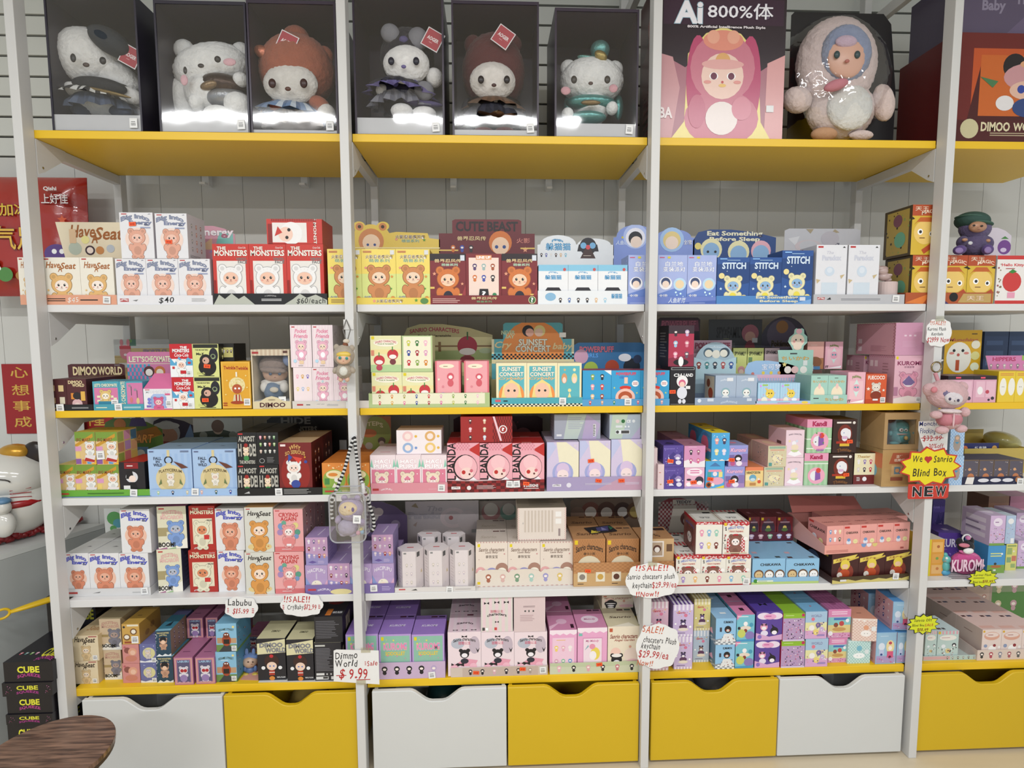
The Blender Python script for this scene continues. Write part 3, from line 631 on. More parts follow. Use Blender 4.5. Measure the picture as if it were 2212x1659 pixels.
D_('energyb', 'white box with blue lettering and rust plush', 'e4e3e4 d2d0d2 c9c8c4', 'U Big_into .47 .87 .84 .12 5a5fc8 6a6d80;T Energy .62 .77 .66 .1 4f55c0 6a6d80;R .06 .955 .22 .975 b33;C .5 .4 .37 edc0aa;F .5 .45 .25 d98a6c e8b096;R .3 .07 .7 .085 c86', 'G 2 4 .3 .2 .9 .9 b33 333 644', 'P 333 .4 .48 .62 .5 .5 .55')
D_('mons', 'red box with white striped lettering', 'c93a30 b23026 a8322a', 'R .1 .04 .9 .72 e9e4de;T THE .25 .93 .24 .05 f2eae0 5a1410;T MONSTERS .5 .85 .9 .09 f2eae0 7a1a14;T VINYL .8 .75 .3 .045 777;T FACE .82 .7 .24 .045 777;U ice_cold .82 .94 .2 .03 f0d8d4;F .48 .45 .3 f1efee f0c4ac;P c93a30 .3 .08 .5 .18 .7 .08 .5 .03;Z 8 0 .04 .07 .4 8a241e', 'Z 14 0 0 1 .35 8a241e', '')
D['mons'] = (D['mons'][0], D['mons'][1], D['mons'][2].replace('U ice_cold', 'I Coca-Cola'), D['mons'][3], D['mons'][4])
D_('monsb', 'red box with cream lettering and white plush', 'b02e26 8e241e c02a24', 'R .12 .14 .88 .72 e6dcc0;T THE .25 .93 .24 .05 efe4c4 5a1410;T MONSTERS .5 .86 .88 .08 efe4c4 4a1410;I Coca-Cola .84 .94 .2 .03 f0d8d4;F .48 .48 .28 e8e2c6 d98a60;R .55 .25 .75 .35 c33;T VINYL_FACE .78 .68 .2 .03 555;U POP_MART .25 .05 .2 .03 eee', 'Z 10 0 0 1 .9 9a2a22')
D_('monsl', 'red box lying on its side with white plush picture', 'c93a30 a62c25 b23026', 'R .02 .0 .1 .8 8a241e;R .1 .05 .72 .85 ece6e2;V THE_MONSTERS .87 .5 .8 .12 f2eae0 6a1410;C .44 .42 .2 f1efee;C .34 .38 .13 f2cdbb;C .4 .56 .03 222;C .36 .25 .03 222;P c93a30 .2 .7 .28 .45 .14 .3;Z 26 .08 .9 .9 1 8a241e')
D_('bunny', 'yellow box with orange plush picture', 'f0d86a e3c44a e8cc58', 'R 0 .1 1 .55 d8e08a;T 火影忍者疾风传 .52 .86 .8 .07 6a4a2c fff;T 萌兽系列 .52 .79 .6 .06 4e8a3c fff;F .5 .5 .3 cf8a55 f0d4b8;S .12 .66 .05 e89088;S .88 .5 .05 e0903a;S .85 .28 .04 5a9a3c;R .84 .9 .96 .98 ddd;C .9 .1 .07 d98a3a;T 全7款 .16 .12 .2 .06 555 fff;L 2 .05 .93 .3 .97 c66', 'S .3 .6 .15 e8a;S .6 .3 .12 8b5')
D_('beast', 'dark red box with orange plush picture', '7e2b30 6b2226 5d1e22', 'R 0 .86 1 1 2c2024;T 兽界忍风传 .5 .86 .75 .07 f0d8a0 5a2a18;T 萌兽系列 .55 .78 .45 .05 7ab07c fff;F .5 .5 .3 d5793c f3cfb0 2c2836;S .12 .6 .06 e8a080;S .9 .4 .05 e8a080;R .8 .16 1 .2 e8c46a;R .0 .3 .12 .34 e8c46a;R .85 .86 .97 .97 d8dde6;P 9c3a3e .8 .0 1 .0 1 .4', 'R 0 .3 1 .34 e8c46a')
D_('lineup', 'dark red box showing a line-up panel', '7e2b30 6b2226 5d1e22', 'R .08 .1 .92 .92 f2d9cc;R .28 .88 .72 .97 e8a070;T LINE_UP .5 .925 .38 .05 fff;G 3 2 .12 .4 .88 .85 d5793c 4a56a8 3a3436 5a4470 9fb8b4 a85a3c;P 241e22 .35 .12 .38 .3 .62 .3 .65 .12;T ? .5 .2 .08 .1 fff;C .8 .18 .06 3a8a5a')
D_('peng', 'white box with blue band and black toy face', 'eeeff1 dfe2e6 8fc4de', 'R 0 .84 1 1 8ac6e2;T 躲猫猫 .5 .68 .55 .11 5aa6d6 2e6a98;U Pingu .5 .8 .3 .05 5aa6d6;P 2c2a30 .12 .22 .3 .0 .7 .0 .88 .22 .7 .42 .3 .42;C .36 .24 .08 7fb8e0;C .64 .24 .08 7fb8e0;C .36 .24 .03 222;C .64 .24 .03 222;C .5 .18 .05 e0505a;C .88 .88 .05 c55', '')
D_('mermaid', 'lilac and blue box with two round portraits', 'a9b6e4 7f94cf 9aa8dc', 'P 6a86cc 0 0 1 0 1 .4 0 .2;T 白兰地 .55 .82 .6 .1 fff 5a6ab0;T 变装派对 .55 .71 .75 .1 fff 5a6ab0;C .27 .42 .22 f3f1f6;C .27 .44 .16 3c4a70;C .27 .4 .12 f4dccb;C .75 .4 .22 bcdcf2;C .75 .4 .15 eed6ae;T 全7款 .2 .16 .28 .07 fff 4456a0;L 1 .05 .93 .3 .97 c57;R .32 .93 .42 .97 dc3;Q 8 .4 .05 .95 .25 dff bdf', 'Q 10 0 0 1 1 dff bcf')
D_('stitch', 'navy box with white lettering and cream hooded plush', '2e569a 284b8a 2b4f8e', 'P 24457f 0 .5 0 .85 1 .9 1 .45 .5 .38;T STITCH .52 .82 .72 .13 d8e8f6;F .5 .4 .25 ece4b4 8fb6dc;C .5 .17 .1 eedc50;C .14 .6 .09 eedc98;C .84 .12 .1 ecd88a;S .12 .32 .05 cfe6f6;R .08 .955 .3 .975 9cf;L 2 .3 .02 .8 .05 9bd;C .3 .7 .012 fff;R .3 .93 .7 .945 9bd')
D_('para', 'pale white-grey box with faint blue sketch', 'e3e3e8 d2d2d6 d8d8dc', 'R .05 .95 .22 .98 b33;P 333 .85 .95 .95 .95 .9 .98;I The .45 .87 .22 .05 c9c9d4;T Paradox .5 .78 .6 .08 d0d2de c0c4d4;R .2 .04 .72 .36 cfdbe6;C .45 .55 .16 cddae8;C .45 .57 .09 dce4ee;P c9b48a .8 .48 .95 .5 .84 .42;P c9b48a .02 .42 .16 .4 .05 .34;P c9b48a .12 .08 .2 .02 .1 .0;P c9b48a .84 .1 .9 .04 .8 .03', 'R .1 .95 .2 .98 b33')
D_('magic', 'orange and yellow comic-style tall box', 'd8b53c 4a3c24 8a4a28', 'R 0 .78 1 1 b5502c;T 天王 .35 .92 .5 .08 f2ddc4 7a2a14;U MAGIC .65 .85 .6 .07 f2ddc4;E .5 .45 .42 .24 ecc870;P c4642c .08 .6 .3 .75 .7 .75 .92 .6 .8 .66 .2 .66;C .32 .46 .1 fff;C .33 .46 .055 333;C .75 .42 .09 fff;C .74 .42 .05 333;P b84e2c .4 .1 .9 .3 1 .22 .5 .02;R .3 .33 .5 .345 6a3a20;P 2a2014 0 .7 .1 .72 0 .76;P 2a2014 .85 .74 1 .78 1 .72', 'R .1 .05 .9 .95 b09648;Q 26 .05 .05 .95 .95 2a2418 3c3220 8a9a50;C .6 .35 .2 6aa888;C .5 .75 .16 7a4a58')
D_('tomato', 'white box with a red tomato picture', 'eeeae6 e0d8d4 d03a34', 'R 0 .92 1 1 cc3c38;R 0 0 1 .07 cc3c38;T Hello_Kitty .5 .8 .7 .07 d24a4a fff;L 1 .28 .71 .72 .75 a55;C .5 .46 .3 cf3f3c;P 3f8a3a .38 .66 .5 .72 .64 .67 .5 .63;R .38 .12 .62 .24 e8a0b8;Q 14 .05 .1 .15 .9 a66 875')
# third shelf
D_('dimoo', 'dark brown box with tan lettering and round toy', '55282a 431f20 5a2b2a', 'T DIMOO .45 .9 .7 .1 e8d4a4 2a1210;T WORLD .6 .8 .6 .09 e8d4a4 2a1210;R .2 .35 .45 .55 d98a34;C .5 .2 .26 d9b2b4;C .5 .14 .16 e8d0c8;R .7 .3 .92 .6 e0b050;C .5 .46 .2 2a2628')
D_('dimol', 'dark brown box side showing small picture cards', '4e2426 431f20 5a2b2a', 'R .45 .6 .8 .8 d9c08a;R .5 .2 .85 .42 d8cfb8;R .05 .62 .2 .8 b99a70;R .05 .22 .2 .4 b99a70;C .4 .05 .3 d9b03a')
D_('check', 'teal and pink box with laughing plush picture', '4ea2b4 3f93a6 4b9cb0', "R .05 .15 .95 .78 d47aa4;T LET'S_CHECKMATE .5 .87 .86 .1 efe8c8 24606c;K 6 4 .15 .2 .9 .5 fff e8e6c0;F .48 .5 .2 e3c27a f4ecd8;R .2 .12 .7 .3 2f7f9c;B .82 .22 .13")
D_('checkk', 'teal and pink box with two keychain pictures', '4ea2b4 3f93a6 4b9cb0', "R .32 .15 1 .95 d27aa6;W LET'S_CHECKMATE .16 .5 1.3 .14 efe8c8 24606c;C .45 .85 .06 9a8a98;C .68 .7 .06 9a8a98;R .5 .5 .53 .82 555;R .74 .38 .77 .68 555;E .5 .34 .06 .1 d07a78;E .78 .3 .07 .12 d9c08a")
D_('cola', 'red, blue and white box with drink lettering', 'eef0f2 dfe3e6 c4262e', 'R 0 .55 1 1 c4262e;P 5aa6d0 0 .6 .2 .42 .4 .62 .6 .45 .8 .6 1 .5 1 .35 0 .35;T THE .62 .9 .3 .06 fff 5a1014;T MONSTERS .5 .8 .74 .1 fff 5a1014;I Coca-Cola .52 .67 .62 .1 f4e4e4;F .5 .38 .2 f3f0ee eec4b0;R .45 .1 .7 .2 c4262e;B .82 .12 .1;R .1 .25 .2 .32 c33;R .8 .4 .92 .46 c33', 'Z 3 0 .3 1 .8 d9dde2')
D_('lime', 'lime-yellow box with black shaggy toy', 'd9db8c 1d1b1a 22201c', 'R .03 .88 .97 .99 2a2a22;T THE_MONSTERS .35 .82 .5 .04 2a2a22;T Ma.K .3 .7 .3 .07 2a2a22;E .8 .66 .17 .22 24222a;C .78 .62 .1 8a9a70;C .78 .63 .06 24222a;E .55 .3 .34 .26 1e1a18;C .5 .5 .24 231e1c;C .5 .5 .13 d3a894;C .45 .5 .03 222;T Dark .3 .12 .3 .06 c9cc7c;R .2 .03 .8 .05 222', 'G 3 4 .1 .1 .9 .9 c9cc7c b9a860 8a8a50')
D_('grid', 'black box with a lime grid of small toys', '23211c 1c1a16 201e1a', 'R .06 .58 .94 .88 c9c27a;R .06 .12 .94 .42 c9c27a;G 4 1 .06 .6 .94 .9 3a3030 ddd 5a4440 3a3030;G 4 1 .06 .14 .94 .44 a04a34 6a4038 c33 3a3030')
D_('twinkle', 'golden yellow box with curly-haired toy', 'e3ab34 a98428 c79a34', 'P eec25a .03 .02 .97 .02 .97 .98 .03 .98;P e0a52e .05 .03 .95 .03 .95 .97 .05 .97;T Twinkle .3 .87 .4 .07 a5301c;T Twinkle .72 .86 .4 .07 a5301c;C .53 .5 .28 e9d9a0;Q 40 .3 .42 .76 .62 f0e4b8 dcc880;C .53 .42 .17 b5562f;C .47 .43 .035 fff;C .6 .43 .035 fff;P d9c9a4 .36 .14 .42 .3 .64 .3 .7 .14;R .47 .14 .52 .3 a5301c;R .58 .14 .62 .3 a5301c;E .53 .13 .24 .035 a5401c;R .5 .68 .56 .78 efe6d0;B .86 .14 .11;S .2 .6 .04 f4dc8a;S .85 .7 .04 f4dc8a;S .14 .3 .04 f4dc8a;S .88 .45 .04 f4dc8a;L 2 .04 .05 .18 .14 a5301c', 'Q 20 .1 .1 .9 .9 8a5a28 c96a3a d9b250')
D_('pocket', 'pale pink box with rose script and pink hooded doll', 'f1e1e4 cfc3c2 dcd0d0', 'Z 7 0 0 1 1 eddadf;R .07 .94 .22 .965 b33;I Pocket .5 .86 .55 .09 e07a9c;I Friends .5 .74 .66 .09 e07a9c;F .5 .5 .24 eeb4c8 f3dcc8 fff;C .5 .66 .05 b8dce0;R .4 .08 .6 .16 eed0a8;C .2 .15 .08 b8dcf0;L 1 .35 .03 .7 .05 777', 'Q 24 .1 .1 .9 .9 a88 98a')
D_('pocketl', 'pale pink box side with six small dolls', 'f2e2e4 cfc3c2 dcd0d0', 'G 3 2 .08 .3 .92 .92 ecd890 a9bce0 f0c890 eea6bc d9a860 8a78c0;R .2 .05 .4 .12 d66')
D_('fruit', 'pale green box with two cherry-hat dolls', 'e9e6b4 cfd6a0 efe9d0', 'R 0 0 1 .2 b5d29a;R 0 .5 1 .62 efe0a0;E .5 .8 .4 .1 f6f0dc;U SANRIO_CHARACTERS .5 .83 .68 .06 c0405c;T Fruit_&_Vegetable .5 .77 .5 .04 6a8a4a;C .72 .48 .18 c9383e;C .28 .32 .18 c9383e;R .7 .58 .73 .7 3f8a3a;R .26 .42 .29 .54 3f8a3a;E .72 .42 .12 .06 f6f0ea;E .28 .27 .12 .06 f6f0ea;E .72 .28 .1 .08 7a3a40;E .28 .12 .1 .08 c0485c;R .04 .9 .13 .98 e3cf20;R .02 .45 .12 .6 d98a70')
D_('fruitg', 'pale green box showing rows of fruit charms', 'b9cc94 cfd6a0 efe9d0', 'R .05 .1 .95 .97 f2edd2;G 3 3 .08 .12 .92 .93 c9383e 8aa84a d98a34 3a4a9a a8303a e0a0c0 c9cc4a 3f7a3a f0b8c8')
D_('akapink', 'pink box with red-hooded and lilac dolls', 'f0a8ae e28c96 e8969e', 'R 0 0 .07 1 e27480;R .93 0 1 1 e27480;E .45 .89 .3 .05 f4ecd0;L 1 .32 .87 .58 .9 8a6a50;C .6 .66 .14 d85a68;E .6 .65 .08 .04 f8f0ee;E .6 .52 .12 .08 d8606c;C .3 .22 .16 b096d0;E .3 .2 .1 .05 f8f0ee;C .3 .44 .05 e28c96;C .14 .6 .04 f4ecd0;C .7 .3 .04 f4ecd0', '', 'R .2 .3 .8 .7 e27480')
D_('sunset', 'aqua and cream box with crying blonde doll', 'f0e6bc e8dcac efe6c0', 'R .08 .0 .92 .93 5fb6c0;C .5 .26 .42 f0944a;T SUNSET .5 .86 .62 .09 f6f0dc 3a2a1c;T CONCERT .5 .74 .78 .09 f6f0dc 3a2a1c;I Crybaby .5 .64 .85 .08 f0b878;P efd98a .16 .2 .24 .5 .5 .62 .76 .5 .84 .2;E .5 .34 .24 .2 f2c4a8;C .4 .36 .04 333;C .6 .36 .04 333;R .36 .02 .64 .12 f6eeee')
D_('sunsetb', 'aqua box showing three cream keychains', 'f0e6bc e8dcac efe6c0', 'R .08 .02 .92 .93 5fb6c0;C .3 .84 .04 e0b060;C .7 .84 .06 f0e6b0;E .28 .64 .12 .12 d99a6a;E .7 .64 .12 .12 ead898;E .28 .6 .08 .07 f4d8c8;E .7 .6 .08 .07 f4d8c8;P f0e2a0 .35 .06 .65 .06 .5 .32;C .5 .36 .07 f0e2a0')
D_('puff', 'sky-blue box with red-bow doll', '3aa2d4 2f90c4 a04050', 'T POWERPUFF .5 .9 .68 .08 e8506a 24304a;T GIRLS .42 .8 .3 .06 3f88d8 24304a;R .44 .62 .56 .8 f2c8b4;E .48 .5 .2 .06 d8392c;E .48 .22 .34 .26 f4c4b4;E .48 .24 .24 .16 b8562f;C .48 .16 .16 f4cdb8;E .82 .62 .12 .09 f6f6f6;L 2 .74 .58 .9 .66 c66;S .1 .5 .04 d8e070;S .88 .35 .04 d8e070')
D_('puffg', 'sky-blue box showing six small dolls', '3aa2d4 2f90c4 a04050', 'G 2 3 .18 .1 .85 .95 e8c090 a04a34 f0a0a8 d8443c 8aa84a 2a2a30;P f6f6f6 .75 1 1 1 1 .86')
D_('black1', 'black and crimson box with six small dolls', 'b23450 221d24 2c252c', 'P 3a2630 0 .8 0 1 1 1 1 .8;P 8c2c44 0 0 1 0 1 .3 0 .2;G 2 3 .05 .15 .95 .95 e8a0b8 6a5a68 9fc4e0 d98a9c 3a3038 c8b0d0;E .5 .1 .3 .08 1c181c;E .5 .12 .1 .12 f4f4f4', 'L 9 .15 .2 .85 .85 777')
D_('black2', 'black box with white-hooded doll', '1e1b20 1a171c 24202a', 'R .05 .92 .95 .98 eee;R .06 .925 .94 .975 1e1b20;T CH .3 .78 .3 .08 eee;T LAND .72 .78 .36 .08 eee;C .48 .62 .22 f0eeee;C .48 .57 .14 d8688a;C .48 .54 .1 f3d0c0;E .48 .32 .2 .16 dfe0ea;E .4 .1 .07 .06 dfe0ea;E .56 .1 .07 .06 dfe0ea;R .62 .42 .8 .5 e8e8e8;R .03 .02 .97 .03 999', 'L 8 .15 .2 .85 .85 555', '')
D_('mofu', 'grey-blue box with seal-hooded toy', 'a9b8cc 98a8bd a3b2c6', 'U mofusand .5 .84 .5 .06 d8e0ea;P e8eef2 0 0 1 0 1 .1 .5 .2 0 .1;C .5 .42 .22 8fb0ba;C .5 .4 .16 f2f0ea;E .5 .14 .2 .18 e6eaea;P 4f8a94 .1 .02 .35 .12 .35 .02;P 4f8a94 .9 .02 .65 .12 .65 .02;C .42 .4 .03 222;C .58 .4 .03 222;R .55 .8 .85 .92 e4e6ea', 'R .1 .1 .9 .95 d8ccb8;C .4 .7 .15 8a4a30;C .6 .35 .2 b8502c')
D_('spy', 'lime box with pink-haired portrait', 'd9e08c a8b060 b8c070', 'T SPY×FAMILY .5 .82 .8 .12 2c2c24;R .06 .5 .3 .7 7a9a6a;C .62 .28 .26 d9a0a4;C .62 .22 .17 f0d8c8')
D_('spyp', 'grey-pink box with orange sticker', 'c9b4b8 8a7a80 6a4a54', 'T SPY×FAMILY .5 .86 .8 .1 2c2c34;G 3 1 .05 .1 .95 .6 c88 555 a77')
D_('pika', 'sky and pink box with yellow mouse-free lettering', 'a9cfe8 98bfdc 9cc4e0', '')
D['pika'] = ('light blue and pink box with yellow star creature', 'a9cfe8 98bfdc 9cc4e0', 'R 0 0 1 .25 e8bcd0;Z 8 0 .3 1 1 b4d6ec;R .2 .85 .45 .93 a6c86a;C .55 .48 .2 edd055;C .5 .5 .03 333;C .62 .5 .03 333;P edd055 .4 .6 .3 .78 .5 .66;C .3 .18 .14 f0ead8;E .72 .2 .14 .08 f4f4f8;C .12 .85 .04 e8e;Q 8 .1 .3 .9 .8 e8a0c0 fff', '', '')
D_('chiim', 'mint box with cream round-faced plush', 'a6d0c2 94bfb2 9cc8ba', 'L 1 .35 .88 .65 .93 444;T ちいかわ .5 .78 .8 .08 e8b45a 8a5a2c;E .5 .35 .32 .28 f4e4c8;E .5 .62 .08 .1 f0c8c0;C .38 .28 .03 333;C .6 .28 .03 333;C .28 .2 .05 e8b0a0;C .72 .2 .05 e8b0a0')
D_('sunr', 'peach sunrise-coloured box', 'e8a898 c88a78 d89888', 'R 0 .4 1 1 e6b0a4;R 0 0 1 .4 b07a50;E .5 .25 .4 .2 8a5a3c;L 1 .2 .85 .8 .9 f0d0c0')
D_('jig', 'pink box with round pink creature card', 'eab4c2 dca0b0 d898a8', 'R .12 .14 .88 .72 f0c4cc;U Pokémon .5 .85 .5 .08 8a9a5a 5a6a3a;P d4ebe4 .5 .78 .72 .5 .5 .2 .28 .5;C .5 .5 .2 e8a8bc;C .43 .52 .05 4fa0a8;C .58 .52 .05 4fa0a8;P fff .05 .02 .95 .12 .9 .03;T IT .12 .08 .16 .08 333')
D_('fuec', 'orange-red box with white capitals', 'd8603a b84a2c c0502e', 'R 0 0 1 .15 c04a2a;T FUECOCO .5 .88 .8 .12 f6ece4;F .5 .55 .2 e6ded0 f0e8dc;E .5 .28 .26 .14 8a3a24;S .12 .5 .1 f4e8dc;S .86 .45 .08 f4e8dc;B .84 .12 .12;R .35 .1 .6 .16 eee')
D_('kurop', 'tall pink box with rose hooded doll', 'e2b4c2 c898a6 cc9aa8', 'R .04 .92 .12 .98 e3cf20;T KUROMI .5 .84 .8 .08 8a3a5c;T 坐铺蓝萼 .5 .76 .35 .04 8a5a70;F .5 .46 .28 dc98ae ece0e6 ;P 7a6a9a .28 .44 .5 .58 .72 .44 .6 .38 .4 .38;P e8dcd8 0 0 1 0 1 .1 .5 .16 0 .1;R .0 .16 .14 .34 b5809a;Q 6 .1 .5 .9 .72 c98aa8;B .86 .08 .08', 'K 24 2 0 .95 1 1 fff b57a8a;R .06 .75 .18 .88 e6cdd0;R .24 .75 .36 .88 e6cdd0;L 4 .55 .6 .85 .85 a87a84', 'R .2 .2 .8 .8 c893a2')
D_('kurou', 'large pink carton with checked edges', 'cf9ab4 c8949e c48a98', 'R .3 .58 .38 .63 e8d0dc;R .46 .58 .54 .63 e8d0dc;R .62 .58 .7 .63 e8d0dc;L 5 .25 .25 .75 .45 d8a8c0', 'K 30 2 0 .96 1 1 fff a86a78;K 2 20 .95 0 1 1 fff a86a78;K 2 20 0 0 .03 1 fff a86a78;R .06 .35 .16 .5 e4ccd0;R .06 .1 .16 .25 e4ccd0;L 8 .4 .1 .8 .3 b07a86')
D_('yelh', 'yellow box with white round faces', 'e8c93a d4b428 dcc030', 'E .3 .5 .2 .28 f2efe4;E .8 .5 .2 .28 f2efe4;C .25 .5 .02 333;C .34 .5 .02 333;L 2 .1 .85 .9 .95 d98a4a')
D_('pinkb', 'pink and black box with red-faced pictures', 'dca8bc 3a2c34 6a4a5c', 'R .0 .86 1 1 2a2228;R .3 .9 .5 .96 e8506a;R .12 .2 .5 .8 e8bccc;R .55 .2 .95 .8 e8bccc;E .3 .45 .12 .15 f4f0f0;C .62 .4 .08 c04a5a;C .86 .16 .07 3a3440;C .7 .1 .05 3a3440')
D_('navy', 'dark blue clear-wrapped box', '34466a 2c3c5c 4a5f86', 'L 5 .1 .1 .9 .9 4a6088;C .5 .6 .06 8a9ab8')
# fourth shelf
D_('mart', 'checkerboard-coloured box with helmeted white toy', 'dfc088 d9c07a cdb548', 'R 0 .72 1 1 7a9a3c;P c9952c 0 .62 .9 .95 .9 .84 0 .52;I BIG_MART .42 .76 .7 .1 8a4a2c;R .0 .42 .3 .56 d99ac0;R 0 .22 .22 .38 e6cc70;R .0 .02 .26 .18 8a5aa0;R .3 .02 .5 .16 d98a34;R .55 .02 .75 .16 5a9ad0;R .8 .0 1 .18 e8b03a;F .72 .56 .21 eeeeea eec0a8;P e8e0e0 .42 .12 .5 .3 1 .28 .9 .05;P b5302c .42 .12 .5 .22 .95 .14 .9 .07', 'R .02 .68 .3 .98 a3b25a;R .34 .7 .64 .98 d898b4;R .68 .66 .98 .96 5a86a8;R .02 .36 .32 .64 c08a6a;R .36 .38 .66 .66 b890c0;R .7 .34 .98 .62 d9a87a;R .02 .04 .3 .32 8aa04a;R .34 .06 .64 .34 c8787a;R .68 .02 .98 .3 d0b860')
D_('gothic', 'black box with red cap and black-haired doll', '221e22 1c191d b5302c', 'R .2 .8 .75 .98 8c1c20;L 1 .3 .85 .66 .92 e6d8d8;C .48 .55 .24 d8d8dc;P 1a1618 .25 .5 .28 .72 .5 .76 .55 .56 .4 .5;E .5 .5 .14 .1 f2dcd0;P 141214 .26 .06 .4 .4 .6 .4 .74 .06;R .14 .18 .4 .3 e4e4e4;R .2 .04 .4 .1 8c1c20', 'P 333 .2 .2 .6 .7 .4 .1', 'R .1 .1 .9 .9 b5302c')
D_('wild', 'pale blue box with round tan keychain picture', 'a9c4e6 9ab6dc 8aa6c4', 'Z 5 .3 .1 1 .9 9fbce2;T FALL .22 .8 .18 .06 2c3448;T IN .22 .73 .08 .05 2c3448;T WILD .22 .66 .2 .06 2c3448;C .47 .76 .1 1e1e24;C .47 .76 .07 a9c4e6;R .44 .84 .5 .98 d8c898;R .41 .62 .53 .7 d8c898;C .5 .36 .34 dccb9a;C .5 .36 .26 d0be8a;U PLATYCERIUM .5 .53 .52 .06 5a4a30;F .5 .4 .08 eee8dc f0d8c8;P 6a3c2c .58 .74 .78 .68 .92 .6 .76 .58;P 6a7c50 .28 .36 .22 .22 .3 .26;P 6a7c50 .72 .36 .78 .22 .7 .26;R .04 .94 .14 .96 557;L 2 .75 .93 .95 .97 557', '', 'P 333 .45 .48 .6 .5 .5 .55')
D_('hide', 'black box with grey horror lettering', '1d1c1d 181718 1b1a1b', 'R .06 .93 .3 .97 c33;T ALMOST .5 .8 .84 .16 b9b6ac;T H .13 .45 .16 .36 b9b6ac;T DE! .8 .45 .32 .36 b9b6ac;C .45 .6 .1 a02a24;F .45 .45 .14 f0d8b8 f6e4d0;E .46 .2 .14 .08 3f8a4a;T THE_MONSTERS .5 .08 .8 .1 b9b6ac', 'L 5 .1 .1 .6 .5 555')
D_('hideg', 'black box with rows of small toys', '1d1c1d 181718 1b1a1b', 'G 4 3 .08 .3 .92 .95 c9b0a0 a8b0a8 d8d8d0 9a9a98 7aa85a e8e8e8 c0504a 98b87a d88aa0 a8684a 8a8a88 6a9a6a;C .22 .12 .12 bbb;C .22 .12 .1 1d1c1d;L 4 .45 .06 .9 .24 777')
D_('why', 'dark red box with clown-hat toy', '75201f 5c1a1a c9ae88', 'E .5 .4 .44 .4 92241f;U WHY .5 .9 .34 .08 d3a860;U SO_SERIOUS .5 .8 .6 .07 d3a860;F .45 .52 .2 f2eeea f4dcd0;P 3a4c9c .28 .62 .3 .78 .42 .72;P d8483c .4 .74 .72 .7 .6 .6;C .82 .63 .05 3a4c9c;E .5 .2 .14 .08 3a4c9c;P e8dcc8 .22 .08 .38 .08 .3 .0;P e8dcc8 .42 .08 .58 .08 .5 .0;P e8dcc8 .62 .08 .78 .08 .7 .0;R .06 .93 .22 .97 f0dcd8;S .8 .72 .04 e0a83a', 'E .5 .5 .48 .45 4a1414;G 2 4 .2 .15 .8 .85 a85a3c c98a60 e0a8a0')
D_('step', 'orange and green box with picnic picture', 'e08a3c d07a2e d98238', 'E .5 .45 .48 .34 8fae4a;E .5 .62 .34 .14 f0e0b0;R .1 .3 .3 .5 4a8a4a;E .45 .62 .2 .06 e08a3c;C .6 .45 .1 f0ece0;C .72 .45 .08 6a4a3c;P f0e8d8 .3 .05 .5 .35 .8 .05;Q 8 .1 .8 .9 .95 f4d8a0')
D_('haci', 'pink and white box with bear-hood toy', 'f0dfe2 e6d0d4 f2dfe2', 'R .05 .0 .95 .62 dd7f98;P 8cc8b0 0 .7 .12 .66 .06 .9;P 8cc8b0 1 .7 .88 .66 .94 .9;T HACI .48 .83 .58 .11 fff d06080;T PUPU .48 .7 .66 .11 fff d06080;T GUMMY_BEAR .48 .62 .5 .03 f8d8e0;F .45 .36 .25 f0dcc4 f6e8e2;P dd7f98 .3 .36 .45 .45 .6 .36 .45 .33;S .84 .5 .03 fff', '', 'R .3 .45 .7 .55 e0a8b4')
D_('hacil', 'white box on its side with four charm pictures', 'f2e8ea dfd3d0 b59c84', 'C .25 .74 .12 f0c8c8;C .75 .74 .12 e0b070;C .25 .26 .12 9ab4d8;C .75 .26 .12 ecc878;C .25 .74 .07 f6e4dc;C .75 .74 .07 f6e4dc;C .25 .26 .07 f6e4dc;C .75 .26 .07 f6e4dc;C .43 .74 .03 e8b84a;C .93 .74 .03 e8b84a;C .43 .26 .03 7a9ad0;C .93 .26 .03 e8b84a')
D_('panda', 'pink and red box with curly pink-haired doll', 'eba9b4 8c1f22 a92a2a', 'P c0302c .65 .86 1 1 1 .72;K 12 4 .15 .85 .7 1 fff d98a98;W KILL_PANDA .13 .5 1.45 .17 161214;C .55 .5 .38 1c1416;C .57 .5 .35 f0b4bc;C .56 .6 .22 f4c4c8;E .6 .38 .2 .12 f4d4cc;C .5 .4 .06 c0302c;C .74 .43 .05 d06a78;C .68 .36 .03 5a1a1a;P f6f0f2 .1 .1 .3 .3 .5 .15 .8 .3 .98 .2 .95 .12 .5 .08;R .2 .1 .8 .12 a33', '', 'R .3 .1 .6 .14 e8c8c8')
D_('pandal', 'red tartan box on its side with six cut-out toys', 'a32a28 8c1f22 a92a2a', 'K 16 8 .62 0 1 1 fff 6e1a1c;G 2 3 .05 .02 .6 .98 3a2a2c c8d8e8 e8b0bc d8c8a8 5a2a2c e0c0a0;P f0c8d0 .62 1 .66 1 .8 .05 .76 .05;C .82 .5 .08 f0e8e8;C .82 .5 .06 a32a28;T ? .82 .5 .04 .12 fff')
D_('skull', 'lavender box with sleeping doll in fur hood', 'd3c6e0 a8a4bc b9b2c6', 'P ece4c8 .5 0 1 0 1 .8 .6 1 .3 1;P c0c4e4 0 .6 .3 .9 .2 1 0 1;C .5 .36 .33 a3a8d6;C .5 .36 .25 b9b0de;E .5 .45 .2 .12 d6c0de;E .5 .32 .18 .11 f2dcdc;R .38 .3 .46 .31 777;R .54 .3 .62 .31 777;C .5 .24 .03 b05a50;P 8c8cd0 .15 0 .3 .16 .5 .1 .7 .16 .9 0;P a0a2dc .3 0 .5 .12 .7 0;C .88 .92 .05 d8ccd8', '', 'P b8a8c8 0 0 1 0 .6 1')
